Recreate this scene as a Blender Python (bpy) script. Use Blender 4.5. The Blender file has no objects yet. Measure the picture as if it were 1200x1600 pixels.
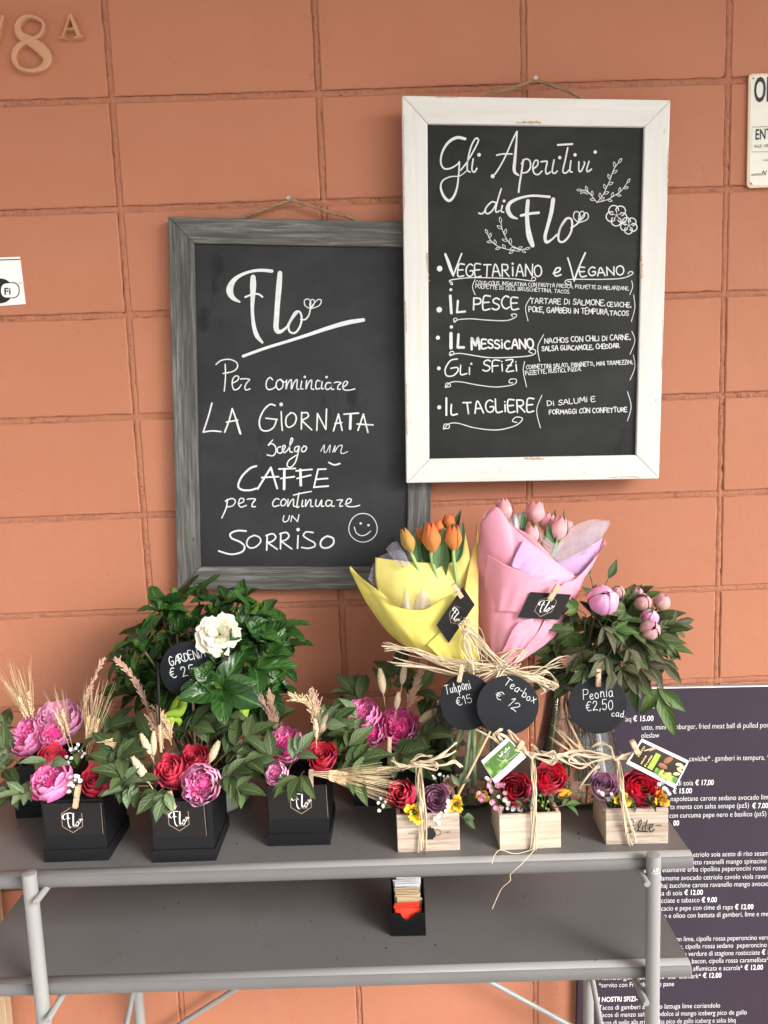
import bpy, math, random
from mathutils import Vector, Matrix
R = math.radians
sc = bpy.context.scene
# ---------------------------------------------------------------- camera
CAM = Vector((0.47812, -1.56957, 1.60604))
PITCH, YAW, ROLL, F = -0.126472, 0.012376, -0.036688, 1190.0
_cy, _sy, _cp, _sp = math.cos(YAW), math.sin(YAW), math.cos(PITCH), math.sin(PITCH)
_w = Vector((_sy*_cp, _cy*_cp, _sp)); _r0 = Vector((_cy, -_sy, 0)); _u0 = _r0.cross(_w)
_c, _s = math.cos(ROLL), math.sin(ROLL)
_r = _r0*_c + _u0*_s; _u = _u0*_c - _r0*_s
cd = bpy.data.cameras.new('camera'); cam = bpy.data.objects.new('camera', cd); sc.collection.objects.link(cam)
cam.matrix_world = Matrix(((_r.x, _u.x, -_w.x, CAM.x), (_r.y, _u.y, -_w.y, CAM.y), (_r.z, _u.z, -_w.z, CAM.z), (0, 0, 0, 1)))
cd.sensor_fit = 'VERTICAL'; cd.sensor_height = 24; cd.lens = F/1600*24
cd.clip_start = 0.02; cd.clip_end = 400
sc.camera = cam
# ---------------------------------------------------------------- world, sun, exposure
SUN_EL, SUN_AZ = R(27), R(52)          # overcast glow in front of the arcade, from the right
wd = bpy.data.worlds.new('World'); sc.world = wd; wd.use_nodes = True
wn = wd.node_tree.nodes; wl = wd.node_tree.links
sky = wn.new('ShaderNodeTexSky'); sky.sky_type = 'NISHITA'; sky.sun_disc = False
sky.sun_elevation = SUN_EL; sky.sun_rotation = math.pi - SUN_AZ
sky.dust_density = 6; sky.air_density = 1.0; sky.ozone_density = 0.6
hs = wn.new('ShaderNodeHueSaturation'); hs.inputs['Saturation'].default_value = 0.22
wl.new(sky.outputs[0], hs.inputs['Color']); wl.new(hs.outputs[0], wn['Background'].inputs['Color'])
wn['Background'].inputs['Strength'].default_value = 0.13
sd = bpy.data.lights.new('sun', 'SUN'); sd.energy = 1.3; sd.angle = R(24); sd.color = (1.0, 0.985, 0.955)
so = bpy.data.objects.new('sun', sd); sc.collection.objects.link(so)
_sdir = Vector((math.sin(SUN_AZ)*math.cos(SUN_EL), -math.cos(SUN_AZ)*math.cos(SUN_EL), math.sin(SUN_EL)))
so.rotation_euler = _sdir.to_track_quat('Z', 'Y').to_euler()
so.location = (2, -4, 4)
sc.view_settings.view_transform = 'Standard'; sc.view_settings.look = 'None'
sc.view_settings.exposure = 1.03; sc.view_settings.gamma = 1.0
sc.cycles.max_bounces = 10; sc.cycles.transparent_max_bounces = 24; sc.cycles.transmission_bounces = 10
sc.cycles.use_denoising = True
sc.cycles.caustics_reflective = False; sc.cycles.caustics_refractive = False

# ---------------------------------------------------------------- helpers
def ray(x, y): return _r*((x-600)/F) - _u*((y-800)/F) + _w
def at(x, y, Y):                      # world point that stands at depth Y
    d = ray(x, y); return CAM + d*((Y-CAM.y)/d.y)
def atz(x, y, Z):
    d = ray(x, y); return CAM + d*((Z-CAM.z)/d.z)
def ppm(x, y, Y): return (at(x+1, y, Y)-at(x, y, Y)).length      # metres per photo pixel there
RNG = random.Random(7)
def catmull(pts, n=6, closed=False):
    P = [Vector(p) for p in pts]
    if len(P) < 3: return P
    out = []; N = len(P)
    rng = range(N if closed else N-1)
    for i in rng:
        if closed: a, b, c, d = P[i-1], P[i], P[(i+1) % N], P[(i+2) % N]
        else: a, b, c, d = P[max(i-1, 0)], P[i], P[i+1], P[min(i+2, N-1)]
        for k in range(n):
            t = k/n
            out.append(0.5*((2*b)+(c-a)*t+(2*a-5*b+4*c-d)*t*t+(3*b-a-3*c+d)*t**3))
    if not closed: out.append(P[-1])
    return out
ROOT = {}
def wroot(o):
    return ROOT.get(o.name, (Vector((0, 0, 0)), None))
class MB:
    def __init__(s): s.v = []; s.f = []; s.p = []; s.off = 0
    def add(s, vs, fs, ps=None):
        n = len(s.v); s.v += [tuple(v) for v in vs]; s.f += [tuple(i+n for i in f) for f in fs]
        s.p += ps if ps else [(0, 0, 0)]*len(vs)
    def grid(s, g, pt=None, closed_u=False):
        nu, nv = len(g), len(g[0]); n = len(s.v)
        for i in range(nu):
            for j in range(nv):
                s.v.append(tuple(g[i][j])); s.p.append(pt(i/(nu-1), j/(nv-1)) if pt else (i/(nu-1), j/(nv-1), 0))
        for i in range(nu if closed_u else nu-1):
            for j in range(nv-1):
                a = n+i*nv+j; b = n+((i+1) % nu)*nv+j
                s.f.append((a, b, b+1, a+1))
    def tube(s, path, rad, k=8, cap=True, rnd=0.0):
        P = [Vector(p) for p in path]; N = len(P)
        rs = rad if isinstance(rad, (list, tuple)) else [rad]*N
        n = len(s.v); up = Vector((0.3, 0.2, 1)); 
        t0 = (P[1]-P[0]).normalized()
        if abs(t0.dot(up.normalized())) > .95: up = Vector((1, 0.1, 0))
        b = t0.cross(up).normalized()
        for i in range(N):
            t = (P[min(i+1, N-1)]-P[max(i-1, 0)]).normalized()
            b = (b - t*b.dot(t)).normalized(); c = t.cross(b)
            for j in range(k):
                a = 2*math.pi*j/k
                s.v.append(tuple(P[i]+(b*math.cos(a)+c*math.sin(a))*rs[i])); s.p.append((j/k, i/max(1, N-1), rnd))
        for i in range(N-1):
            for j in range(k):
                a = n+i*k+j; a2 = n+i*k+(j+1) % k
                s.f.append((a, a2, a2+k, a+k))
        if cap:
            s.f.append(tuple(n+j for j in range(k))[::-1]); s.f.append(tuple(n+(N-1)*k+j for j in range(k)))
    def box(s, o, ax, ay, az):          # corner + three edge vectors
        o, ax, ay, az = map(Vector, (o, ax, ay, az))
        vs = [o, o+ax, o+ax+ay, o+ay, o+az, o+ax+az, o+ax+ay+az, o+ay+az]
        s.add(vs, [(0, 3, 2, 1), (4, 5, 6, 7), (0, 1, 5, 4), (1, 2, 6, 5), (2, 3, 7, 6), (3, 0, 4, 7)])
    def cbox(s, c, sx, sy, sz): s.box((c[0]-sx/2, c[1]-sy/2, c[2]-sz/2), (sx, 0, 0), (0, sy, 0), (0, 0, sz))
    def lathe(s, c, prof, k=40):
        g = [[Vector((c[0]+r*math.cos(2*math.pi*i/k), c[1]+r*math.sin(2*math.pi*i/k), c[2]+z)) for r, z in prof] for i in range(k)]
        s.grid(g, closed_u=True)
    def ribbon(s, path, wid, nrm, rnd=0.0):
        P = [Vector(p) for p in path]; N = len(P); n = len(s.v)
        ws = wid if isinstance(wid, (list, tuple)) else [wid]*N
        for i in range(N):
            t = (P[min(i+1, N-1)]-P[max(i-1, 0)])
            nn = nrm[i] if isinstance(nrm, list) else nrm
            b = t.cross(nn)
            b = b.normalized() if b.length > 1e-9 else Vector((1, 0, 0))
            s.v += [tuple(P[i]-b*ws[i]/2), tuple(P[i]+b*ws[i]/2)]; s.p += [(0, i/max(1, N-1), rnd), (1, i/max(1, N-1), rnd)]
        for i in range(N-1): s.f.append((n+2*i, n+2*i+1, n+2*i+3, n+2*i+2))
    def prism(s, pts, d):               # closed outline extruded by d
        n = len(pts); P = [Vector(p) for p in pts]; d = Vector(d)
        s.add(P+[p+d for p in P], [tuple(range(n))[::-1], tuple(range(n, 2*n))]+[(i, (i+1) % n, n+(i+1) % n, n+i) for i in range(n)])
    def ball(s, c, r, k=7, sq=(1, 1, 1), rnd=0.0):
        n = len(s.v); rings = max(3, k//2+1)
        s.v.append((c[0], c[1], c[2]+r*sq[2])); s.p.append((0, 0, rnd))
        for i in range(1, rings):
            th = math.pi*i/rings
            for j in range(k):
                a = 2*math.pi*j/k
                s.v.append((c[0]+r*sq[0]*math.sin(th)*math.cos(a), c[1]+r*sq[1]*math.sin(th)*math.sin(a), c[2]+r*sq[2]*math.cos(th))); s.p.append((0, i/rings, rnd))
        s.v.append((c[0], c[1], c[2]-r*sq[2])); s.p.append((0, 1, rnd)); e = len(s.v)-1
        for j in range(k):
            s.f.append((n, n+1+j, n+1+(j+1) % k)); s.f.append((e, n+1+(rings-2)*k+(j+1) % k, n+1+(rings-2)*k+j))
            for i in range(rings-2):
                a = n+1+i*k; s.f.append((a+j, a+k+j, a+k+(j+1) % k, a+(j+1) % k))
    def leaf(s, base, d, nrm, L, W, bend=0.3, fold=0.25, n=7, rnd=None, sharp=1.0, wave=0.0, lobes=False):
        # pointed leaf from base along d, upper face towards nrm, tip bending away from nrm
        base = Vector(base); d = Vector(d).normalized(); nrm = Vector(nrm)
        side = d.cross(nrm); side = side.normalized() if side.length > 1e-6 else Vector((1, 0, 0))
        nn = side.cross(d).normalized(); rnd = RNG.random() if rnd is None else rnd
        g = []; cols = 5
        ph = rnd*20
        for i in range(cols):
            u = -1+2*i/(cols-1); row = []
            for j in range(n+1):
                v = j/n; w = (math.sin(math.pi*min(1, v**0.85))**sharp)*W/2*(1+.10*math.sin(v*11+rnd*40))
                if v > .999: w = 0
                bd = bend if abs(bend) > 1e-3 else 1e-3; x = L*math.sin(bd*v)/bd
                z = -L*(1-math.cos(bd*v))/bd
                zz = z + abs(u)*w*fold*1.6 + wave*W*math.sin(v*9+ph+u*2)*abs(u)
                row.append(base + d*x + side*(u*w) + nn*zz)
            g.append(row)
        s.grid(g, pt=lambda a, b: (a*2-1, b, rnd))
def finish(name, me, mat, parent, smooth, local, bevel, solid):
    o = bpy.data.objects.new(name, me); sc.collection.objects.link(o)
    if mat: me.materials.append(mat)
    if parent is not None: o.parent = parent
    if smooth:
        me.polygons.foreach_set('use_smooth', [True]*len(me.polygons))
    if solid:
        m = o.modifiers.new('solid', 'SOLIDIFY'); m.thickness = solid; m.offset = 0
    if bevel:
        m = o.modifiers.new('bevel', 'BEVEL'); m.width = bevel; m.segments = 2; m.limit_method = 'ANGLE'; m.angle_limit = R(40)
    return o
def build(mb, name, mat=None, parent=None, smooth=True, local=False, bevel=0, solid=0, origin=None):
    """one mesh object; world coordinates unless local=True"""
    me = bpy.data.meshes.new(name)
    off = Vector((0, 0, 0)); inv = None
    if parent is not None and not local:
        off, inv = wroot(parent)
    elif parent is None:
        if origin is None:
            xs = [v[0] for v in mb.v]; ys = [v[1] for v in mb.v]; zs = [v[2] for v in mb.v]
            origin = ((min(xs)+max(xs))/2, (min(ys)+max(ys))/2, min(zs))
        off = Vector(origin)
    vs = [Vector(v)-off for v in mb.v]
    if inv is not None: vs = [inv @ v for v in vs]
    me.from_pydata([tuple(v) for v in vs], [], mb.f); me.validate()
    if len(me.vertices) == len(mb.p):
        a = me.attributes.new('pt', 'FLOAT_VECTOR', 'POINT'); a.data.foreach_set('vector', [c for p in mb.p for c in p])
    o = finish(name, me, mat, parent, smooth, local, bevel, solid)
    if parent is None: o.location = off; ROOT[o.name] = (off, None)
    elif parent is not None: ROOT[o.name] = wroot(parent) if not local else (Vector((0, 0, 0)), None)
    return o
def tag(o, label, cat, group=None, kind=None):
    if label: o['label'] = label
    if cat: o['category'] = cat
    if group: o['group'] = group
    if kind: o['kind'] = kind
    return o
def thing(name, label, cat, loc=(0, 0, 0), rot=None, group=None):
    o = bpy.data.objects.new(name, None); sc.collection.objects.link(o); o.empty_display_size = 0.03
    o.location = loc; m = None
    if rot is not None:
        o.rotation_euler = rot.to_euler(); m = rot.transposed()
    ROOT[o.name] = (Vector(loc), m)
    return tag(o, label, cat, group)
def facing(d, spin=0.0):              # rotation whose local z looks along d
    return (Vector(d).to_track_quat('Z', 'Y').to_matrix() @ Matrix.Rotation(spin, 3, 'Z'))
def text_mesh(mb, body, origin, ux, uy, size=None, width=None, bold=0.0, sx=1.0, align='LEFT'):
    cu = bpy.data.curves.new('t', 'FONT'); cu.body = body; cu.size = 1.0; cu.resolution_u = 3; cu.offset = bold
    ob = bpy.data.objects.new('t', cu); sc.collection.objects.link(ob)
    dg = bpy.context.evaluated_depsgraph_get(); me = bpy.data.meshes.new_from_object(ob.evaluated_get(dg))
    xs = [v.co.x for v in me.vertices]; x0, x1 = (min(xs), max(xs)) if xs else (0, 1)
    if width: kx = width/(x1-x0); size = size or kx
    else: kx = size*sx
    ox = {'LEFT': x0, 'CENTER': (x0+x1)/2}[align]
    origin, ux, uy = Vector(origin), Vector(ux), Vector(uy)
    mb.add([origin+ux*((v.co.x-ox)*kx)+uy*(v.co.y*size) for v in me.vertices], [tuple(p.vertices) for p in me.polygons])
    bpy.data.objects.remove(ob); bpy.data.curves.remove(cu); bpy.data.meshes.remove(me)
    return (x1-x0)*kx

# ---------------------------------------------------------------- materials
def new_mat(name):
    m = bpy.data.materials.new(name); m.use_nodes = True
    return m, m.node_tree.nodes, m.node_tree.links, m.node_tree.nodes['Principled BSDF']
def nd(n, t, **k):
    x = n.new(t)
    for a, b in k.items(): setattr(x, a, b)
    return x
def setin(x, **k):
    for a, b in k.items(): x.inputs[a.replace('_', ' ')].default_value = b
def rgb(c): return (c[0], c[1], c[2], 1)
def mixc(n, l, fac, a, b, mode='MIX'):
    x = nd(n, 'ShaderNodeMix', data_type='RGBA', blend_type=mode)
    for sock, v in ((0, fac), (6, a), (7, b)):
        if hasattr(v, 'is_output'): l.new(v, x.inputs[sock])
        else: x.inputs[sock].default_value = v if sock == 0 else rgb(v)
    return x.outputs[2]
def math_(n, l, op, a, b=None, c=None):
    x = nd(n, 'ShaderNodeMath', operation=op)
    for i, v in enumerate((a, b, c)):
        if v is None: continue
        if hasattr(v, 'is_output'): l.new(v, x.inputs[i])
        else: x.inputs[i].default_value = v
    return x.outputs[0]
def ramp(n, l, fac, stops):
    x = nd(n, 'ShaderNodeValToRGB'); l.new(fac, x.inputs[0]); e = x.color_ramp.elements
    while len(e) < len(stops): e.new(0.5)
    for k, (p, c) in zip(e, stops): k.position = p; k.color = rgb(c) if not isinstance(c, (int, float)) else (c, c, c, 1)
    return x.outputs[0]
def noise(n, l, scale, detail=4, rough=.55, coord='Object', stretch=None):
    tc = nd(n, 'ShaderNodeTexCoord'); x = nd(n, 'ShaderNodeTexNoise'); setin(x, Scale=scale, Detail=detail, Roughness=rough)
    o = tc.outputs[coord]
    if stretch:
        mp = nd(n, 'ShaderNodeMapping'); mp.inputs['Scale'].default_value = stretch; l.new(o, mp.inputs[0]); o = mp.outputs[0]
    l.new(o, x.inputs['Vector']); return x.outputs[0]
def bump(n, l, bs, h, dist, strength=1.0):
    b = nd(n, 'ShaderNodeBump'); setin(b, Distance=dist, Strength=strength); l.new(h, b.inputs['Height']); l.new(b.outputs[0], bs.inputs['Normal']); return b
def attr(n, l):
    a = nd(n, 'ShaderNodeAttribute', attribute_name='pt'); s = nd(n, 'ShaderNodeSeparateXYZ'); l.new(a.outputs['Vector'], s.inputs[0])
    return s.outputs[0], s.outputs[1], s.outputs[2]
def simple(name, c, rough=.6, var=.12, scale=20, spec=.4, bmp=0, bscale=200, metal=0, sss=0):
    m, n, l, b = new_mat(name)
    f = noise(n, l, scale, 4)
    l.new(mixc(n, l, f, [x*(1-var) for x in c], [min(1, x*(1+var)) for x in c]), b.inputs['Base Color'])
    setin(b, Roughness=rough, Metallic=metal); b.inputs['Specular IOR Level'].default_value = spec
    if bmp: bump(n, l, b, noise(n, l, bscale, 3), bmp)
    return m
def wall_mat():
    m, n, l, b = new_mat('painted_blocks')
    big = noise(n, l, 1.6, 3); mid = noise(n, l, 9, 5, .6); fine = noise(n, l, 260, 3)
    c = mixc(n, l, big, (.415, .162, .091), (.465, .188, .107))
    c = mixc(n, l, math_(n, l, 'MULTIPLY', ramp(n, l, mid, [(.45, 0), (.75, 1)]), .25), c, (.505, .225, .137))
    pits = ramp(n, l, noise(n, l, 55, 2), [(.70, 0), (.76, 1)])
    c = mixc(n, l, math_(n, l, 'MULTIPLY', pits, .35), c, (.33, .11, .06))
    u_, v_, w_ = attr(n, l); c = mixc(n, l, math_(n, l, 'MULTIPLY', w_, .30), c, (.40, .158, .092))
    st_ = noise(n, l, 5, 6, .7, stretch=(2.5, 1, .35)); c = mixc(n, l, ramp(n, l, st_, [(.56, 0), (.80, .22)]), c, (.34, .15, .10))
    l.new(c, b.inputs['Base Color']); setin(b, Roughness=.62); b.inputs['Specular IOR Level'].default_value = .3
    h = math_(n, l, 'ADD', math_(n, l, 'MULTIPLY', fine, .35), math_(n, l, 'MULTIPLY', noise(n, l, 35, 4), .8))
    h = math_(n, l, 'SUBTRACT', h, math_(n, l, 'MULTIPLY', pits, .6))
    bump(n, l, b, h, .0012)
    return m
def mortar_mat():
    m, n, l, b = new_mat('painted_mortar')
    f = noise(n, l, 30, 5, .65)
    c = ramp(n, l, f, [(.26, (.24, .085, .046)), (.38, (.41, .16, .09)), (.7, (.46, .19, .108))])
    pk = math_(n, l, 'MULTIPLY', ramp(n, l, noise(n, l, 170, 3, .6), [(.56, 0), (.66, 1)]), ramp(n, l, noise(n, l, 4.5, 3), [(.50, 0), (.62, .85)]))
    c = mixc(n, l, pk, c, (.07, .028, .018))
    l.new(c, b.inputs['Base Color']); setin(b, Roughness=.75)
    bump(n, l, b, noise(n, l, 150, 5, .7), .004)
    return m
def wood_mat(name, cols, rough=.7, stretch=(120, 5), bmp=.001, knots=True, worn=None, along=1):
    """grain runs along the pt attribute's second axis (metres)"""
    m, n, l, b = new_mat(name)
    u, v, w = attr(n, l)
    cb = nd(n, 'ShaderNodeCombineXYZ')
    l.new(math_(n, l, 'MULTIPLY', u, stretch[0]), cb.inputs[0]); l.new(math_(n, l, 'MULTIPLY', v, stretch[1]), cb.inputs[1]); l.new(math_(n, l, 'MULTIPLY', w, 37.0), cb.inputs[2])
    x = nd(n, 'ShaderNodeTexNoise'); setin(x, Scale=1.0, Detail=6, Roughness=.65, Distortion=.6); l.new(cb.outputs[0], x.inputs['Vector'])
    c = ramp(n, l, x.outputs[0], [(.25, cols[0]), (.5, cols[1]), (.75, cols[2])])
    y = nd(n, 'ShaderNodeTexNoise'); setin(y, Scale=.35, Detail=3); l.new(cb.outputs[0], y.inputs['Vector'])
    c = mixc(n, l, ramp(n, l, y.outputs[0], [(.42, 0), (.7, .6)]), c, cols[0])
    if worn:
        z = noise(n, l, 26, 6, .7); c = mixc(n, l, ramp(n, l, z, [(worn[1], 0), (worn[1]+.05, 1)]), c, worn[0])
    l.new(c, b.inputs['Base Color']); setin(b, Roughness=rough); b.inputs['Specular IOR Level'].default_value = .3
    bump(n, l, b, x.outputs[0], bmp)
    return m
def board_mat(name, c, smear):
    m, n, l, b = new_mat(name)
    f = noise(n, l, 3.2, 6, .6, stretch=(1, 1, 2)); g = noise(n, l, 14, 5, .6)
    k = math_(n, l, 'MULTIPLY', ramp(n, l, f, [(.4, 0), (.68, 1)]), ramp(n, l, g, [(.3, .3), (.7, 1)]))
    wet = math_(n, l, 'MULTIPLY', ramp(n, l, noise(n, l, 9.5, 4, .55, stretch=(1, 1, .7)), [(.60, 0), (.645, 1)]), ramp(n, l, noise(n, l, 30, 3, .5, stretch=(1.6, 1, .5)), [(.42, 0), (.56, 1)]))
    cc = mixc(n, l, math_(n, l, 'MULTIPLY', k, smear), c, (.075, .078, .08))
    l.new(mixc(n, l, math_(n, l, 'MULTIPLY', wet, .7), cc, [x*.35 for x in c]), b.inputs['Base Color'])
    dk = ramp(n, l, wet, [(0, .60), (1, .36)])
    l.new(dk, b.inputs['Roughness']); b.inputs['Specular IOR Level'].default_value = .25
    bump(n, l, b, noise(n, l, 500, 2), .0003)
    return m
def chalk_mat():
    m, n, l, b = new_mat('chalk_marker')
    l.new(mixc(n, l, noise(n, l, 90, 5, .7), (.46, .49, .52), (.86, .88, .88)), b.inputs['Base Color']); setin(b, Roughness=.8)
    return m
def petal_mat(name, base, tip, rough=.5, pw=1.0, edge=None, sheen=.25, trans=.12, streak=.12):
    m, n, l, b = new_mat(name)
    u, v, w = attr(n, l)
    c = mixc(n, l, math_(n, l, 'POWER', v, pw), base, tip)
    c = mixc(n, l, math_(n, l, 'MULTIPLY', w, .35), c, [x*.82 for x in tip])
    if edge:
        e = math_(n, l, 'MULTIPLY', ramp(n, l, v, [(.75, 0), (1, 1)]), .8); c = mixc(n, l, e, c, edge)
    s = nd(n, 'ShaderNodeTexNoise'); setin(s, Scale=1, Detail=3)
    cb = nd(n, 'ShaderNodeCombineXYZ'); l.new(math_(n, l, 'MULTIPLY', u, 16), cb.inputs[0]); l.new(math_(n, l, 'MULTIPLY', v, 2), cb.inputs[1]); l.new(math_(n, l, 'MULTIPLY', w, 50), cb.inputs[2]); l.new(cb.outputs[0], s.inputs['Vector'])
    c = mixc(n, l, math_(n, l, 'MULTIPLY', ramp(n, l, s.outputs[0], [(.4, 0), (.7, 1)]), streak*2), c, [x*.85 for x in base])
    l.new(c, b.inputs['Base Color']); setin(b, Roughness=rough); b.inputs['Specular IOR Level'].default_value = .25
    b.inputs['Sheen Weight'].default_value = sheen*.3
    b.inputs['Subsurface Weight'].default_value = .6; b.inputs['Subsurface Scale'].default_value = .010; b.inputs['Subsurface Radius'].default_value = (1, .6, .7)
    bump(n, l, b, s.outputs[0], .0006)
    return m
def leaf_mat(name, c1, c2, rib, rough=.4, spec=.4, veins=9, vb=.0008, under=None):
    m, n, l, b = new_mat(name)
    u, v, w = attr(n, l)
    au = math_(n, l, 'ABSOLUTE', u)
    c = mixc(n, l, w, c1, c2)
    c = mixc(n, l, math_(n, l, 'MULTIPLY', noise(n, l, 60, 3), .35), c, [x*.6 for x in c1])
    mr = math_(n, l, 'LESS_THAN', au, .09)
    ph = math_(n, l, 'SUBTRACT', math_(n, l, 'MULTIPLY', v, veins), math_(n, l, 'MULTIPLY', au, 2.0))
    vein = math_(n, l, 'SINE', math_(n, l, 'MULTIPLY', ph, 6.283))
    vm = ramp(n, l, vein, [(.82, 0), (1, 1)])
    c = mixc(n, l, math_(n, l, 'MAXIMUM', math_(n, l, 'MULTIPLY', mr, .75), math_(n, l, 'MULTIPLY', vm, .10)), c, rib)
    if under:
        gm = nd(n, 'ShaderNodeNewGeometry'); c = mixc(n, l, gm.outputs['Backfacing'], c, under)
    l.new(c, b.inputs['Base Color']); setin(b, Roughness=rough); b.inputs['Specular IOR Level'].default_value = spec
    bump(n, l, b, vein, vb)
    return m
def straw_mat(name, c1, c2, rough=.6):
    m, n, l, b = new_mat(name)
    u, v, w = attr(n, l)
    s = nd(n, 'ShaderNodeTexNoise'); setin(s, Scale=1, Detail=3)
    cb = nd(n, 'ShaderNodeCombineXYZ'); l.new(math_(n, l, 'MULTIPLY', u, 6), cb.inputs[0]); l.new(math_(n, l, 'MULTIPLY', v, 3), cb.inputs[1]); l.new(math_(n, l, 'MULTIPLY', w, 90), cb.inputs[2]); l.new(cb.outputs[0], s.inputs['Vector'])
    f = math_(n, l, 'ADD', math_(n, l, 'MULTIPLY', w, .5), math_(n, l, 'MULTIPLY', s.outputs[0], .5))
    l.new(mixc(n, l, f, c1, c2), b.inputs['Base Color']); setin(b, Roughness=rough)
    return m
def paper_mat(name, c, rough=.62):
    m, n, l, b = new_mat(name); f = noise(n, l, 6, 3)
    l.new(mixc(n, l, f, [x*.95 for x in c], [min(.9, x*1.04) for x in c]), b.inputs['Base Color']); setin(b, Roughness=rough); b.inputs['Specular IOR Level'].default_value = .25
    bump(n, l, b, math_(n, l, 'ADD', math_(n, l, 'MULTIPLY', noise(n, l, 700, 2), .03), noise(n, l, 16, 3, .5, stretch=(1, 1, .5))), .0035)
    return m
def sheer_mat(name, c, alpha, weave=900):
    m, n, l, b = new_mat(name)
    setin(b, Base_Color=rgb(c), Roughness=.7)
    f = noise(n, l, weave, 1); 
    a = math_(n, l, 'ADD', alpha, math_(n, l, 'MULTIPLY', math_(n, l, 'SUBTRACT', f, .5), .2))
    l.new(a, b.inputs['Alpha']); return m
def glass_mat(name, tint=(.985, .99, .985), fres=1.5, tintlayer=.03):
    m, n, l, b = new_mat(name); n.remove(b)
    out = n['Material Output']; fr = nd(n, 'ShaderNodeFresnel'); fr.inputs[0].default_value = fres
    tr = nd(n, 'ShaderNodeBsdfTransparent'); tr.inputs[0].default_value = rgb(tint)
    gl = nd(n, 'ShaderNodeBsdfGlossy'); gl.inputs['Roughness'].default_value = .02
    df = nd(n, 'ShaderNodeBsdfDiffuse'); df.inputs[0].default_value = (.6, .63, .62, 1)
    m0 = nd(n, 'ShaderNodeMixShader'); m0.inputs[0].default_value = tintlayer; l.new(tr.outputs[0], m0.inputs[1]); l.new(df.outputs[0], m0.inputs[2])
    m1 = nd(n, 'ShaderNodeMixShader'); l.new(math_(n, l, 'MINIMUM', math_(n, l, 'MULTIPLY', fr.outputs[0], 1.4), .9), m1.inputs[0]); l.new(m0.outputs[0], m1.inputs[1]); l.new(gl.outputs[0], m1.inputs[2])
    l.new(m1.outputs[0], out.inputs[0]); return m
def lumber(mb, p0, p1, p2, p3, depth, rnd):
    """mitred rail: p0..p1 outer edge, p3..p2 inner edge on the front plane, extruded back by depth; pt = metres across / along"""
    p0, p1, p2, p3 = map(Vector, (p0, p1, p2, p3)); d = Vector((0, depth, 0))
    L = (p1-p0).normalized(); W = ((p3-p0)-L*(p3-p0).dot(L)).normalized()
    N = 12; fr = []
    for i in range(N+1):
        t = i/N; fr.append((p0.lerp(p1, t), p3.lerp(p2, t)))
    n = len(mb.v)
    for a, b in fr:
        for q, dd in ((a, 0), (b, 0), (a, 1), (b, 1)):
            pos = q+d*dd; mb.v.append(tuple(pos)); r = pos-p0; mb.p.append((r.dot(W)+dd*depth, r.dot(L), rnd))
    for i in range(N):
        a = n+4*i; e = a+4
        mb.f += [(a, a+1, e+1, e), (a+2, e+2, e+3, a+3), (a, e, e+2, a+2), (a+1, a+3, e+3, e+1)]
    mb.f += [(n, n+2, n+3, n+1), (n+4*N, n+4*N+1, n+4*N+3, n+4*N+2)]

M = {}
M['wall'] = wall_mat(); M['mortar'] = mortar_mat()
M['pave'] = simple('stone_paving', (.60, .58, .55), .8, .2, 4, bmp=.002, bscale=60)
M['plaster'] = simple('arcade_plaster', (.42, .37, .32), .85, .08, 2)
M['greywood'] = wood_mat('weathered_grey_wood', ((.040, .039, .036), (.115, .113, .106), (.27, .265, .255)), stretch=(170, 9), bmp=.0018)
M['whitewood'] = wood_mat('white_painted_wood', ((.63, .62, .59), (.70, .69, .66), (.74, .73, .70)), rough=.5, stretch=(60, 4), bmp=.0004, worn=((.50, .33, .20), .735))
M['wornedge'] = simple('bare_worn_wood', (.50, .36, .24), .8, .25, 80, bmp=.002)
M['board_grey'] = board_mat('grey_blackboard', (.021, .022, .025), .42)
M['board_black'] = board_mat('dark_blackboard', (.011, .0125, .012), .35)
M['chalk'] = chalk_mat()
M['jute'] = straw_mat('jute_cord', (.20, .12, .06), (.44, .30, .17), .9)
M['raffia'] = straw_mat('raffia', (.50, .38, .24), (.80, .68, .49), .6)
M['straw'] = straw_mat('dry_straw', (.55, .38, .20), (.86, .70, .46), .6)
M['bunny'] = straw_mat('bunny_tail_fluff', (.62, .48, .31), (.85, .74, .56), .9)
M['plume'] = straw_mat('dry_pink_plume', (.45, .26, .18), (.72, .50, .38), .8)
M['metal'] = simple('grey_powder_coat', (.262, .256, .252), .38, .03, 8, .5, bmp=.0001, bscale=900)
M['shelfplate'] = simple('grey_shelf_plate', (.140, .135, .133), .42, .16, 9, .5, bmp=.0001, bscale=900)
M['box'] = simple('black_card', (.0075, .008, .010), .5, .12, 30, .25, bmp=.00025, bscale=700)
M['card'] = simple('black_print_card', (.009, .008, .009), .42, .05, 20, .3)
M['cardedge'] = simple('tan_print', (.46, .34, .24), .5, .05)
M['slate'] = simple('black_tag_board', (.009, .011, .015), .6, .15, 25, .25, bmp=.0002, bscale=300)
M['white'] = simple('white_print', (.82, .82, .82), .55, .02)
M['peg'] = wood_mat('peg_wood', ((.48, .32, .19), (.62, .45, .29), (.72, .56, .38)), stretch=(400, 20), bmp=.0003)
M['steel'] = simple('steel_wire', (.45, .44, .42), .3, .05, metal=1)
M['crate'] = wood_mat('whitewashed_crate_wood', ((.30, .21, .15), (.52, .43, .35), (.68, .61, .53)), stretch=(430, 16), bmp=.0012)
M['cratepale'] = wood_mat('pale_crate_wood', ((.42, .34, .25), (.58, .50, .40), (.66, .59, .49)), stretch=(330, 12), bmp=.0006)
M['stemgreen'] = simple('fresh_stem', (.13, .24, .05), .45, .2, 40)
M['stempale'] = simple('pale_stem', (.32, .47, .16), .4, .2, 40)
M['stembrown'] = simple('brown_stem', (.10, .09, .035), .6, .2, 40)
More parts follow.
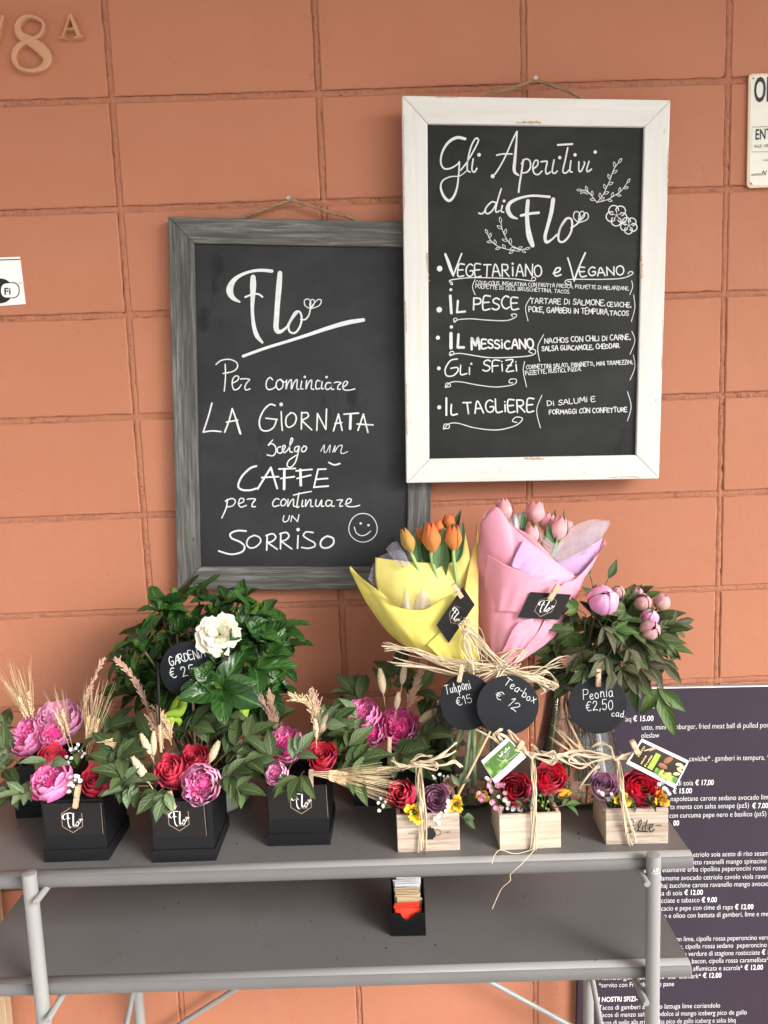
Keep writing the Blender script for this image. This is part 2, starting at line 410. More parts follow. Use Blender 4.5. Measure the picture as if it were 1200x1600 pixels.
M['redrose'] = petal_mat('red_rose', (.58, .007, .040), (.86, .026, .095), edge=(.90, .08, .16), rough=.45)
M['pinkred'] = petal_mat('bright_red_rose', (.62, .012, .055), (.86, .035, .11), edge=(.90, .08, .15), rough=.45)
M['purplerose'] = petal_mat('lilac_rose', (.60, .26, .48), (.74, .42, .62), edge=(.82, .54, .70), streak=.05)
M['peachrose'] = petal_mat('peach_rose', (.80, .42, .30), (.84, .70, .52))
M['peony'] = petal_mat('pink_peony', (.86, .06, .34), (.95, .22, .54), pw=.7, edge=(.97, .44, .68), streak=.14)
M['peonypale'] = petal_mat('pale_peony', (.92, .20, .50), (.95, .38, .64), pw=.6, edge=(.97, .58, .76), streak=.08)
M['peonycore'] = petal_mat('magenta_peony_core', (.70, .02, .22), (.90, .10, .38), edge=(.95, .32, .58))
M['gardenia'] = petal_mat('gardenia_petal', (.80, .74, .50), (.86, .82, .66), rough=.5, streak=.03)
M['tulipo'] = petal_mat('orange_tulip', (.62, .28, .07), (.80, .13, .035), pw=1.4, streak=.2)
M['tulipy'] = petal_mat('green_orange_tulip', (.48, .36, .10), (.62, .26, .06), pw=2, streak=.2)
M['tulipp'] = petal_mat('pink_tulip', (.82, .50, .48), (.82, .27, .34), pw=1.2, streak=.25)
M['budpink'] = petal_mat('peony_bud', (.42, .42, .16), (.86, .34, .50), pw=1.1, streak=.3)
M['freesia'] = petal_mat('yellow_freesia', (.80, .42, .01), (.85, .58, .03), edge=(.85, .62, .06))
M['orangey'] = petal_mat('orange_freesia', (.78, .32, .01), (.85, .45, .03))
M['gyps'] = simple('tiny_white_blossom', (.82, .82, .80), .7, .05)
M['wax'] = simple('pink_waxflower', (.80, .40, .52), .6, .2, 60)
M['berry'] = simple('green_berry', (.30, .42, .12), .5, .2, 60)
M['leaf'] = leaf_mat('peony_leaf', (.030, .058, .018), (.090, .130, .048), (.13, .17, .07), .5, .28, 5, .00018, under=(.15, .20, .12))
M['sage'] = leaf_mat('sage_leaf', (.10, .15, .075), (.20, .27, .15), (.25, .31, .18), .55, .25, 5, .0002)
M['bronze'] = leaf_mat('bronze_peony_leaf', (.042, .056, .022), (.105, .088, .048), (.14, .15, .07), .52, .28, 5, .00018, under=(.16, .17, .10))
M['vivid'] = leaf_mat('bright_peony_leaf', (.055, .115, .025), (.095, .165, .04), (.14, .21, .06), .48, .3, 5, .00018)
M['gleaf'] = leaf_mat('gardenia_leaf', (.012, .042, .011), (.042, .120, .022), (.07, .16, .038), .27, .42, 5, .0003)
M['gyoung'] = leaf_mat('young_gardenia_leaf', (.09, .20, .03), (.14, .27, .05), (.20, .34, .10), .28, .5, 8, .0008)
M['tleaf'] = leaf_mat('tulip_leaf', (.05, .12, .045), (.10, .19, .075), (.11, .20, .09), .45, .35, 2, .0003)
M['yellow'] = paper_mat('yellow_paper', (.82, .72, .17))
M['yellowin'] = paper_mat('yellow_paper_inner', (.80, .70, .22))
M['orangepaper'] = paper_mat('warm_yellow_paper', (.82, .60, .18))
M['pink'] = paper_mat('pink_paper', (.80, .345, .455))
M['lilac'] = paper_mat('lilac_paper', (.58, .36, .60))
M['tulle'] = sheer_mat('grey_tulle', (.50, .48, .60), .36)
M['tullepink'] = sheer_mat('lilac_tulle', (.66, .56, .66), .40)
M['glass'] = glass_mat('clear_glass')
M['water'] = glass_mat('water', (.95, .94, .90), 1.2, .015)
M['ribbon'] = simple('lime_ribbon', (.36, .56, .06), .28, .1, 30, .5)
M['pot'] = simple('white_pot', (.72, .72, .70), .45, .04)
M['soil'] = simple('potting_soil', (.03, .022, .016), .9, .3, 60, bmp=.004, bscale=120)
M['poster'] = simple('aubergine_poster', (.034, .024, .040), .42, .3, 3, .3)
M['tin'] = simple('enamelled_tin', (.74, .74, .66), .4, .05, 7)
M['rust'] = simple('rusty_cream_edge', (.74, .58, .42), .6, .2, 30)
M['ink'] = simple('black_ink', (.012, .012, .012), .5, .05)
M['ink2'] = simple('dark_grey_print', (.035, .032, .03), .6, .2, 40)
M['plastic'] = simple('black_plastic', (.005, .005, .006), .2, .05, 20, .35)
M['sugarw'] = simple('white_paper', (.80, .80, .84), .6, .05, 40)
M['sugart'] = simple('tan_paper', (.60, .45, .28), .65, .12, 60)
M['sugarr'] = simple('red_paper', (.80, .05, .025), .45, .08, 40)
M['terracotta'] = simple('painted_numeral', (.52, .27, .15), .6, .1, 30, bmp=.0006, bscale=120)
M['tanwood'] = wood_mat('tan_frame_wood', ((.30, .20, .12), (.46, .33, .21), (.55, .41, .27)), stretch=(140, 6))
M['greenpack'] = None

# ================================================================= SETTING
def plane_xy(name, x0, x1, y0, y1, z, mat, flip=False):
    mb = MB(); mb.add([(x0, y0, z), (x1, y0, z), (x1, y1, z), (x0, y1, z)], [(0, 3, 2, 1) if flip else (0, 1, 2, 3)])
    return tag(build(mb, name, mat, smooth=False, origin=(0, 0, z)), None, None, kind='structure')
plane_xy('pavement', -120, 120, -240, 0.2, 0, M['pave'])
mb = MB(); mb.box((-5, -2.3, 3.15), (11, 0, 0), (0, 2.45, 0), (0, 0, .35))
tag(build(mb, 'arcade_ceiling', M['plaster'], smooth=False, origin=(0, -1.3, 3.15)), None, None, kind='structure')

BW, BH, Z0, JW = 0.4, 0.202955, 2.23, 0.0115
def block_wall():
    rnd = random.Random(3)
    root = thing('block_wall', 'terracotta painted block wall of stacked square-jointed courses behind the flower stand', 'wall', (0.4, 0, 0))
    body = MB(); body.box((-1.6, .010, 0), (4.4, 0, 0), (0, .14, 0), (0, 0, 3.149)); 
    mb = MB()
    for i in range(-4, 7):
        for j in range(-5, 12):
            x0 = BW*i+JW/2; x1 = BW*(i+1)-JW/2; z1 = Z0-BH*j-JW/2; z0 = Z0-BH*(j+1)+JW/2
            z0 = max(z0, 0.0); z1 = min(z1, 3.149)
            if z1-z0 < .02: continue
            ys = rnd.uniform(-.0012, .0006); n1, n2 = 26, 13
            per = [(x0+(x1-x0)*k/n1, z0) for k in range(n1)]+[(x1, z0+(z1-z0)*k/n2) for k in range(n2)]+[(x1-(x1-x0)*k/n1, z1) for k in range(n1)]+[(x0, z1-(z1-z0)*k/n2) for k in range(n2)]
            cx, cz = (x0+x1)/2, (z0+z1)/2; rings = []
            jit = [(rnd.gauss(0, .0005), rnd.gauss(0, .0005)) for _ in per]
            if rnd.random() < .4:
                kk = rnd.randrange(len(per)); jit[kk] = (jit[kk][0]*3, jit[kk][1]*3+.002)
            for ins, y in ((0, .0105), (.0004, .0016), (.0028, 0)):
                rg = []
                for (px, pz), (jx, jz) in zip(per, jit):
                    sx = 1 if px < cx else -1; sz = 1 if pz < cz else -1
                    ex = ins if (abs(px-x0) < 1e-6 or abs(px-x1) < 1e-6) else 0; ez = ins if (abs(pz-z0) < 1e-6 or abs(pz-z1) < 1e-6) else 0
                    k = 1 if ins < .002 else .5
                    rg.append((px+sx*ex+jx*k*(1 if ex or ins == 0 else .2), y+ys, pz+sz*ez+jz*k))
                rings.append(rg)
            n = len(per); vs = [p for rg in rings for p in rg]; fs = []
            for a in range(2):
                for k in range(n): fs.append((a*n+k, a*n+(k+1) % n, (a+1)*n+(k+1) % n, (a+1)*n+k))
            fs.append(tuple(range(2*n, 3*n)))
            mb.add(vs, fs, [(0, 0, rnd.random())]*len(vs))
    build(body, 'backing', M['mortar'], root, smooth=False)
    bl = build(mb, 'blocks', M['wall'], root, smooth=False)
    mt = MB()
    def strip(p, d, s, L, jw, seed):
        n = int(L/.006); g = []
        r2 = random.Random(seed)
        offs = [[r2.gauss(0, .0005) for _ in range(n+1)] for _ in range(5)]
        for a in range(5):
            t = a/4-.5; row = []
            prof = .0030-.0016*math.cos(t*math.pi)+ (.0016 if a == 0 else 0)
            for k in range(n+1):
                o = offs[a][k]+.5*offs[a][max(0, k-1)]
                if r2.random() < .02: o += .003
                if r2.random() < .006: o -= .002
                q = Vector(p)+Vector(d)*(L*k/n)+Vector(s)*(t*jw*1.12); row.append((q.x, max(.0005, prof+o), q.z))
            g.append(row)
        mt.grid(g)
    for j in range(-4, 11): strip((-1.2, 0, Z0-BH*j), (1, 0, 0), (0, 0, -1), 3.4, JW, 100+j)
    for i in range(-2, 6): strip((BW*i, 0, 3.1), (0, 0, -1), (1, 0, 0), 3.0, JW, 300+i)
    build(mt, 'mortar_joints', M['mortar'], root)
block_wall()

# ================================================================= LETTERING
GL = {
'A': (8, '0,0 4,10 8,0', '1.5,3.8 6.6,3.8'), 'B': (7, '0,0 0,10', '0,10 4.5,9.6 5,7.5 3.8,5.6 0,5.4', '0,5.4 5.6,5 6.4,2.6 4.6,.2 0,0'),
'C': (7, '6.6,9 4,10 1.2,8 0,5 1.2,1.6 4,0 6.8,1.2'), 'D': (7.5, '0,0 0,10', '0,10 5,9 7,5.4 5.4,1.4 0,0'),
'E': (6, '5.8,10 0,9.8 0,0 6,.2', '0,5.2 4.8,5.4'), 'F': (6, '0,0 0,9.9 6,10', '0,5.2 4.8,5.4'),
'G': (7.6, '6.8,8.8 4,10 1,8 0,4.6 1.4,1 4.2,0 7,1.4 7.2,4.4 4.2,4.4'), 'H': (7, '0,0 0,10', '7,0 7,10', '0,5 7,5.2'),
'I': (1, '.5,0 .5,10'), 'i': (1.5, '.6,0 .6,6.4', '.5,9 .7,9.1'), 'L': (5.6, '0,10 0,0 5.6,.2'),
'M': (9, '0,0 1,10 4.5,3 8,10 9,0'), 'N': (7.6, '0,0 0,10', '0,10 7.4,0', '7.4,0 7.6,10'),
'O': (8, '4,10 1,8.4 0,5 1.2,1.4 4,0 7,1.6 8,5 6.8,8.6 4,10'), 'P': (6.4, '0,0 0,10', '0,10 5,9.6 6.4,7.4 5,5 0,4.6'),
'R': (7, '0,0 0,10', '0,10 5,9.6 6,7.4 4.6,5.4 0,5', '2,5 7,0'), 'S': (6.4, '6.2,8.8 3.6,10 .8,8.6 1,6.4 3.4,5.2 5.8,3.8 6,1.6 3.4,0 0,1.2'),
'T': (7.4, '0,10 7.4,10', '3.7,10 3.6,0'), 'U': (7, '0,10 .2,3 2,.2 4.8,.2 6.6,2.6 7,10'), 'V': (7.6, '0,10 3.8,0 7.6,10'),
'Z': (6.6, '0,10 6.4,10 .2,0 6.8,0', '1.6,5 5,5'), 'K': (6.4, '0,0 0,10', '6,10 0,4.4 6.4,0'),
'a': (5, '4.6,5.6 2,6.2 .2,4 .4,1 2.2,0 4.2,2 4.6,5.6', '4.6,6 4.5,1 5.2,.2'), 'b': (4.8, '0,11 .2,0', '.2,3 2.4,6 4.6,4.4 4.4,1.2 2.4,0 .2,.8'),
'c': (4.4, '4.2,5.4 2.4,6.2 .3,4.2 .3,1.6 2,0 4.4,1'), 'd': (5, '4.4,5.4 2,6 .2,3.6 .6,.6 2.4,.2 4.4,3', '4.6,11 4.5,1 5.2,.2'),
'e': (4.8, '.3,2.8 3.2,3.6 4.2,5 2.6,6.2 .5,4.4 .4,1.4 2.2,0 4.8,1.2'), 'l': (1.6, '.6,11 .4,2 1.4,.2'), 'n': (5, '.2,6 .2,0', '.2,3.4 2.6,6 4.2,4.4 4.3,.6 5,.2'),
'o': (5, '2.6,6 .5,4.6 .3,1.8 2,0 4,1 4.6,3.8 2.6,6'), 'p': (5, '.4,6 .2,-4', '.3,3.6 2.6,6.2 4.6,4.2 4,.8 2,0 .4,1.4'), 't': (4, '2.2,9 1.8,1.4 3,0 4,.8', '.2,6.2 4,6.4'),
'u': (5, '.2,6 .3,1.4 1.8,0 4,2.2 4.2,6', '4.2,6 4.2,.8 5,.2'), 'x': (5, '0,6 4.6,0', '4.8,6.2 0,0'),
'1': (3, '0,7.4 2.4,10 2.2,0'), '2': (6, '.4,7.6 2,10 4.8,9.4 5,7 2.4,3.4 0,.2 3,.8 6,0'), '5': (5.6, '5.4,10 1.2,10 .6,5.6 3.4,6.2 5.4,4 4.4,.8 2,0 0,1.4'),
'0': (5.4, '2.8,10 .6,8 0,4.6 1,.8 3,0 5,2 5.4,6 4.2,9.4 2.8,10'), '\u20ac': (6.4, '6,9 3.4,9.8 1,7 .8,3 3,.2 6.2,1', '-.6,6 4,6.4', '-.6,3.6 3.6,4'),
',': (1.4, '.8,1 .2,-1.6'), '.': (1.2, '.4,.2 .8,.3'), '-': (3.6, '.2,4.4 3.2,4.8'), ':': (1.2, '.4,1 .6,1.1', '.4,5 .6,5.1')}
class Ink:
    """hand-drawn strokes laid on a real surface; fn maps drawing units to the surface, nrm is its outward normal"""
    def __init__(s, fn, nrm, unit): s.mb = MB(); s.fn = fn; s.n = Vector(nrm).normalized(); s.unit = unit; s.k = 0
    def stroke(s, w, pts, closed=False, straight=False):
        s.k += 1; off = s.n*(.00025+.00002*(s.k % 50))
        P = [s.fn(*p) for p in pts]
        if isinstance(w, (list, tuple)):
            q = [Vector((a, 0, 0)) for a in w]; W = [v.x for v in catmull(q, 6)] if len(P) > 2 else list(w)
        if len(P) > 2 and not straight: P = catmull(P, 6, closed)
        if closed: P.append(P[0]); 
        if not isinstance(w, (list, tuple)): W = [w]*len(P)
        W = [x*s.unit*.9 for x in (W+[W[-1]]*len(P))[:len(P)]]
        P = [p+off for p in P]
        s.mb.ribbon(P, W, s.n)
        if not closed:
            for e in (0, -1): s.disc(P[e]+s.n*(.000004*e), W[e]/2, raw=True)
    def disc(s, p, r, raw=False):
        if not raw: s.k += 1; p = s.fn(*p)+s.n*(.00025+.00002*(s.k % 50)); r = r*s.unit
        p = p + s.n*.000007
        a = s.n.orthogonal().normalized(); b = s.n.cross(a); n = 12
        s.mb.add([p+(a*math.cos(2*math.pi*i/n)+b*math.sin(2*math.pi*i/n))*r for i in range(n)], [tuple(range(n))])
    def text(s, body, p0, p1, h, w, rnd=None, jit=.06, fit=True):
        rnd = rnd or random.Random(len(body)*7+int(p0[0])); adv = 0; lay = []
        for ch in body:
            g = GL.get(ch) or GL.get(ch.upper())
            if not g: adv += 5; continue
            lay.append((adv, g)); adv += g[0]+2.2
        adv -= 2.2
        dx, dy = p1[0]-p0[0], p1[1]-p0[1]; L = math.hypot(dx, dy); ux, uy = dx/L, dy/L
        kx = L/adv if fit else h/10*.8
        for a, g in lay:
            sc_ = 1+rnd.gauss(0, jit); oy = rnd.gauss(0, jit*h*.6); sk = rnd.gauss(0, jit)
            for st in g[1:]:
                pts = []
                for t in st.split():
                    X, Y = map(float, t.split(',')); X = (a+X+sk*Y)*kx; Y = Y/10*h*sc_+oy
                    pts.append((p0[0]+ux*X+uy*Y, p0[1]+uy*X-ux*Y))
                s.stroke(w, pts, straight=(len(pts) < 3))
    def out(s, name, mat, parent, local=False): return build(s.mb, name, mat, parent, smooth=False, local=local)
def crop_ink(ox, oy, sc_, Y):
    return Ink(lambda x, y: at(ox+x/sc_, oy+y/sc_, Y), (0, -1, 0), ppm(ox+200/sc_, oy+200/sc_, Y)/sc_)

FLO = [([12, 28, 42, 30, 20, 16, 18, 20], [(262, 288), (225, 265), (208, 225), (225, 178), (262, 145), (320, 122), (380, 114), (440, 119)]),
 ([30, 38, 28, 20, 24, 27, 14], [(337, 152), (337, 200), (335, 260), (333, 340), (341, 420), (358, 475), (388, 512)]),
 (11, [(294, 262), (330, 248), (365, 245), (388, 261)]),
 ([28, 34, 32, 32, 32, 28, 18, 12], [(485, 130), (480, 200), (472, 290), (466, 380), (464, 432), (476, 452), (497, 448), (525, 425)]),
 (12, [(525, 425), (545, 385), (570, 345), (595, 345), (605, 380), (595, 425), (570, 458), (542, 455), (532, 425), (550, 385), (578, 350)]),
 (9, [(600, 385), (625, 385), (645, 360), (652, 330)]),
 (6, [(652, 325), (625, 310), (620, 282), (640, 272), (655, 290), (652, 325)]), (6, [(652, 325), (650, 295), (662, 275), (676, 285), (668, 310), (652, 325)]),
 (6, [(652, 325), (670, 300), (695, 276), (713, 281), (700, 310), (652, 327)])]

# ---------------------------------------------------------------- framed chalkboards
def chalkboard(name, label, outer, inner, Y, thick, wood, panelmat, rail_label=None):
    """outer / inner: TL TR BR BL photo corners of a board whose front face stands at depth Y"""
    O = [at(*p, Y) for p in outer]; I = [at(*p, Y) for p in inner]
    root = thing(name, label, 'chalkboard', ((O[2]+O[3])/2+Vector((0, thick/2, 0)))[:])
    for k in range(4):
        mb = MB(); a, b = k, (k+1) % 4
        lumber(mb, O[a], O[b], I[b], I[a], thick, k*.13+.1)
        build(mb, 'frame_rail', wood, root, smooth=False, bevel=.0022)
    mb = MB(); ext = [I[k]+(O[k]-I[k])*.25+Vector((0, .007, 0)) for k in range(4)]
    mb.prism(ext, (0, .006, 0)); panel = build(mb, 'blackboard', panelmat, root, smooth=False)
    return root, O, I
def cord(root, pts, Y0, r=.0026):
    P = catmull([at(x, y, Y) for x, y, Y in pts], 8); mb = MB()
    n = len(P); k = 3
    for s in range(k):
        path = []
        for i, p in enumerate(P):
            a = i*.9+s*2*math.pi/k; path.append(p+Vector((0, math.cos(a), math.sin(a)))*r*.62)
        mb.tube(path, r*.72, 6, rnd=s*.3)
    build(mb, 'hanging_cord', M['jute'], root)
def nail(x, y, label, grp=None):
    mb = MB(); p = at(x, y, 0); mb.tube([p+Vector((0, .01, 0)), p+Vector((0, -.016, 0)), p+Vector((0, -.017, 0)), p+Vector((0, -.0185, 0))], [.0016, .0016, .0042, .0038], 10)
    tag(build(mb, 'wall_nail', M['steel'], smooth=False), label, 'nail')
GY, WY = -.030, -.058
gb, gO, gI = chalkboard('framed_chalkboard', 'chalkboard in weathered grey wooden frame with coffee and smile message', [(262, 338), (680, 347), (671, 921), (277, 922)], [(303, 380), (641, 386), (636, 886), (313, 886)], GY, .024, M['greywood'], M['board_grey'])
cord(gb, [(374, 346, -.012), (384, 338, -.016), (415, 326, -.017), (451, 314, -.018), (470, 317, -.018), (510, 330, -.017), (552, 342, -.014), (560, 350, -.012)], 0)
nail(452, 313, 'small nail holding the jute cord of the grey framed chalkboard')
wb, wO, wI = chalkboard('framed_chalkboard', 'chalkboard in chipped white wooden frame listing five kinds of aperitivi', [(628, 149), (1048, 156), (1030, 748), (635, 755)], [(668, 193), (1007, 198), (994, 711), (671, 717)], WY, .024, M['whitewood'], M['board_black'])
cord(wb, [(752, 156, -.040), (762, 149, -.040), (800, 138, -.034), (834, 127, -.02), (860, 133, -.03), (895, 146, -.040), (908, 155, -.040)], 0)
nail(834, 128, 'small nail holding the jute cord of the white framed chalkboard')
# chipped bare-wood patches on the white frame
cr = random.Random(5)
def chip(path, w):
    mb = MB()
    P = [at(x, y, WY-.0006) for x, y in path]; n = max(6, int((P[-1]-P[0]).length/.004)); Q = [P[0].lerp(P[-1], i/n) for i in range(n+1)]
    mb.ribbon([q+Vector((cr.gauss(0, .0006), 0, cr.gauss(0, .0006))) for q in Q], [w*(.25+cr.random()) for _ in Q], Vector((0, -1, 0))); build(mb, 'chipped_patch', M['wornedge'], wb, smooth=False)
for pth, w in (([(808, 190.5), (845, 191.5)], .004), ([(680, 151), (716, 152)], .003), ([(667, 395), (668, 425)], .004), ([(669, 425), (670, 440)], .002), ([(1003, 400), (1002, 435)], .004), ([(820, 717), (850, 717)], .004),
               ([(631, 180), (632, 330)], .0012), ([(634, 470), (635, 520)], .002), ([(635, 600), (636, 680)], .0016), ([(1044, 230), (1043, 300)], .0014), ([(1036, 500), (1034, 580)], .0012), ([(950, 746), (1000, 745)], .0016)):
    chip(pth, w)

for sx_, sy_ in ((783, 735), (915, 737), (1040, 205), (1027, 625), (643, 660)):
    mb = MB(); p = at(sx_, sy_, WY-.0002); mb.tube([p+Vector((0, .002, 0)), p, p+Vector((0, -.0006, 0))], [.0042, .0042, .0034], 14); build(mb, 'filled_screw_hole', M['whitewood'], wb, smooth=False)
for sx_, sy_ in ((289, 593), (302, 842)):
    mb = MB(); p = at(sx_, sy_, GY-.0002); mb.tube([p+Vector((0, .002, 0)), p, p+Vector((0, -.0008, 0))], [.0034, .0034, .0026], 12); build(mb, 'screw_head', M['greywood'], gb, smooth=False)
def dots(k, lst):
    for x, y, r in lst: k.disc((x, y), r)
k = crop_ink(300, 390, 3.529, GY+.0065)
for w, p in FLO: k.stroke(w, p)
k.stroke([17, 17, 17, 20, 24, 27, 22], [(282, 588), (400, 545), (520, 508), (640, 470), (760, 430), (860, 402), (945, 388)])
for p in ([(183, 632), (185, 700), (178, 780)], [(132, 634), (160, 612), (205, 605), (245, 622), (250, 650), (225, 672), (172, 683)], [(222, 737), (250, 722), (258, 702), (240, 697), (225, 715), (222, 745), (232, 772), (255, 767), (272, 745)],
          [(268, 714), (285, 712), (318, 716), (302, 735), (292, 758), (298, 774), (320, 768)], [(445, 718), (430, 705), (412, 725), (410, 758), (425, 772), (450, 765), (466, 750)],
          [(490, 715), (470, 725), (464, 752), (478, 772), (498, 760), (502, 735), (490, 718), (508, 730), (522, 728)], [(522, 720), (518, 770), (530, 735), (548, 718), (548, 770), (562, 735), (580, 718), (578, 765), (590, 770)],
          [(605, 725), (600, 765), (612, 768)], [(632, 722), (628, 770), (642, 735), (660, 720), (658, 765), (672, 770)], [(705, 725), (690, 722), (682, 745), (686, 768), (705, 765)], [(718, 728), (714, 765), (726, 766)],
          [(765, 735), (745, 735), (735, 755), (745, 772), (765, 760), (772, 738), (768, 768), (782, 770)], [(785, 735), (800, 730), (822, 735), (808, 748), (803, 768), (818, 770)], [(830, 758), (850, 748), (858, 730), (842, 728), (832, 750), (838, 772), (865, 775), (898, 768)]):
    k.stroke(7.5, p)
dots(k, [(622, 702, 7), (742, 703, 7)])
k.out('chalk_lettering', M['chalk'], gb)
k = crop_ink(300, 620, 3.529, GY+.0065)
S = lambda w, *ps: [k.stroke(w, p, straight=len(p) < 3) for p in ps]
S(9, [(110, 35), (90, 110), (62, 195)], [(62, 195), (110, 188), (160, 192)], [(222, 65), (205, 130), (180, 195)], [(222, 65), (245, 130), (268, 205)], [(190, 140), (252, 128)],
  [(458, 48), (430, 42), (395, 75), (372, 130), (380, 178), (415, 188), (450, 168), (466, 127)], [(408, 118), (470, 125)], [(492, 82), (494, 135), (498, 185)], [(548, 88), (522, 110), (518, 150), (535, 168), (565, 150), (575, 115), (562, 92), (542, 88)],
  [(605, 85), (603, 178)], [(605, 90), (635, 88), (640, 110), (605, 130)], [(605, 130), (660, 182)], [(688, 185), (692, 92)], [(692, 92), (738, 180)], [(738, 180), (742, 68)], [(808, 95), (780, 188)], [(808, 95), (828, 185)], [(788, 148), (826, 142)],
  [(838, 96), (918, 90)], [(945, 95), (915, 185)], [(945, 95), (970, 196)], [(910, 150), (998, 155)])
S(16, [(875, 95), (872, 176)]); S(13, [(245, 130), (266, 200)])
S(7.5, [(445, 238), (420, 268), (440, 258), (460, 275), (462, 305), (445, 325), (415, 320)], [(490, 275), (475, 280), (470, 300), (485, 312), (500, 300), (515, 275), (505, 268), (498, 290), (510, 308), (530, 290)],
  [(530, 290), (555, 240), (548, 228), (540, 260), (540, 300), (555, 305)], [(588, 272), (570, 278), (566, 298), (580, 300), (592, 272), (585, 310), (570, 360), (545, 388), (525, 378), (535, 350), (575, 322)], [(622, 272), (605, 285), (608, 302), (625, 298), (632, 278), (616, 270)])
S(5, [(710, 300), (730, 265), (728, 300), (740, 305), (762, 265), (758, 305)], [(775, 305), (790, 268), (785, 305), (805, 275), (828, 268), (820, 305), (835, 312), (858, 302)])
S(12, [(355, 382), (320, 395), (275, 440), (255, 490), (275, 512), (320, 515), (355, 505)], [(435, 390), (362, 508)], [(435, 390), (470, 505)])
S(10, [(385, 445), (478, 440)], [(480, 398), (570, 395)], [(490, 450), (565, 440)], [(575, 408), (662, 400)], [(580, 450), (655, 432)], [(695, 400), (672, 500)], [(695, 400), (738, 398)], [(685, 455), (748, 450)], [(672, 498), (752, 492)], [(755, 362), (785, 375), (815, 368)])
S(16, [(510, 400), (508, 508)], [(598, 402), (600, 488)])
S(7.5, [(195, 565), (190, 610), (165, 668)], [(185, 575), (220, 560), (240, 575), (225, 600), (190, 608)], [(255, 590), (282, 580), (285, 562), (265, 562), (258, 590), (270, 608), (300, 598)], [(305, 565), (325, 562), (350, 565), (335, 585), (332, 605), (350, 605)],
  [(480, 565), (462, 562), (445, 585), (452, 605), (480, 598)], [(508, 562), (492, 575), (492, 598), (510, 598), (520, 575), (506, 562)], [(530, 565), (528, 605), (545, 575), (560, 565), (560, 600), (572, 605)], [(590, 530), (578, 605), (590, 605)], [(560, 542), (610, 530), (658, 522)],
  [(610, 570), (606, 603), (616, 603)], [(628, 568), (626, 605), (642, 575), (655, 568), (655, 602), (668, 604)], [(685, 568), (682, 598), (698, 602), (715, 568), (714, 602), (728, 602)], [(765, 572), (745, 572), (738, 592), (750, 604), (768, 590), (772, 572), (770, 602), (785, 602)],
  [(800, 570), (830, 568), (818, 585), (815, 603), (830, 602)], [(845, 592), (872, 582), (878, 566), (862, 562), (850, 580), (855, 602), (890, 606), (925, 598)])
S(6.5, [(508, 655), (502, 680), (512, 690), (530, 680), (538, 655)], [(545, 688), (552, 655)], [(552, 655), (582, 688)], [(582, 688), (590, 650)])
S(11, [(298, 740), (250, 738), (212, 755), (220, 780), (265, 800), (290, 825), (275, 855), (215, 868), (148, 850)], [(745, 768), (718, 785), (708, 812), (722, 832), (755, 830), (780, 808), (778, 780), (748, 768)])
S(9.5, [(340, 765), (312, 780), (302, 810), (318, 832), (350, 828), (378, 800), (372, 775), (343, 763)], [(415, 762), (412, 845)], [(408, 765), (445, 755), (462, 775), (440, 798), (412, 802)], [(415, 802), (470, 840)], [(490, 752), (488, 838)], [(485, 755), (520, 748), (535, 768), (515, 790), (488, 795)], [(490, 795), (550, 838)],
  [(585, 765), (582, 835)], [(668, 748), (630, 745), (615, 765), (640, 785), (675, 805), (675, 825), (640, 835), (605, 830)])
dots(k, [(492, 42, 10), (585, 732, 10)]); k.out('chalk_lettering', M['chalk'], gb); k = crop_ink(300, 620, 3.529, GY+.0065)
k.stroke(5, [(943+(78+2*math.sin(3*a))*math.cos(a), 722+79*math.sin(a)) for a in [i*.3927 for i in range(16)]], closed=True)
S(6, [(895, 718), (905, 748), (930, 765), (960, 760), (985, 740)])
dots(k, [(930, 698, 7), (973, 708, 7)])
k.out('smiley_drawing', M['chalk'], gb)

# white board
k = crop_ink(660, 180, 3.4286, WY+.0065)
S = lambda w, *ps: [k.stroke(w, p, straight=len(p) < 3) for p in ps]
k.stroke([16, 17, 15, 12, 10, 9, 9, 8, 8], [(228, 127), (185, 120), (140, 145), (108, 195), (98, 250), (115, 285), (150, 285), (185, 265), (198, 250)])
k.stroke([9, 9, 11, 14, 16, 15, 11, 8, 7, 6, 6], [(198, 250), (195, 310), (185, 390), (165, 440), (140, 458), (112, 430), (98, 385), (110, 350), (150, 330), (200, 325), (235, 300)])
S(9, [(205, 295), (240, 250), (280, 180), (300, 135), (285, 125), (262, 165), (245, 230), (240, 290), (255, 305)], [(272, 235), (265, 290), (278, 305), (292, 285)], [(375, 330), (400, 300), (440, 230), (480, 140), (505, 88)], [(398, 215), (430, 208), (480, 208)],
  [(530, 260), (552, 235), (575, 245), (578, 280), (560, 305), (532, 310)], [(590, 290), (615, 270), (618, 245), (602, 245), (592, 275), (598, 310), (620, 318), (640, 300)], [(635, 250), (650, 248), (668, 250), (660, 290), (665, 315), (685, 305)], [(705, 240), (695, 300), (708, 312), (722, 300)],
  [(778, 175), (765, 240), (752, 300), (768, 310), (785, 295)], [(795, 245), (790, 298), (802, 305)], [(838, 250), (838, 295), (850, 300), (868, 262), (866, 250)], [(892, 248), (880, 290), (885, 303), (905, 290)], [(302, 525), (320, 528), (338, 510)], [(395, 470), (372, 465), (345, 490), (335, 515), (350, 528), (375, 510), (395, 475)], [(422, 395), (405, 450), (392, 505), (398, 520), (412, 512)], [(428, 485), (422, 515), (435, 520)])
S(11, [(540, 240), (530, 310), (520, 370), (515, 412)], [(725, 160), (803, 155)])
k.stroke([8, 12, 18, 18, 10], [(507, 88), (502, 160), (495, 240), (492, 300), (515, 322)])
k.stroke([8, 22, 26, 20, 15, 13, 15], [(508, 555), (475, 540), (457, 505), (470, 470), (520, 445), (590, 432), (680, 438)])
k.stroke([22, 24, 26, 34, 24], [(565, 460), (560, 520), (563, 590), (573, 650), (590, 698)])
S(15, [(528, 538), (575, 528), (622, 523)])
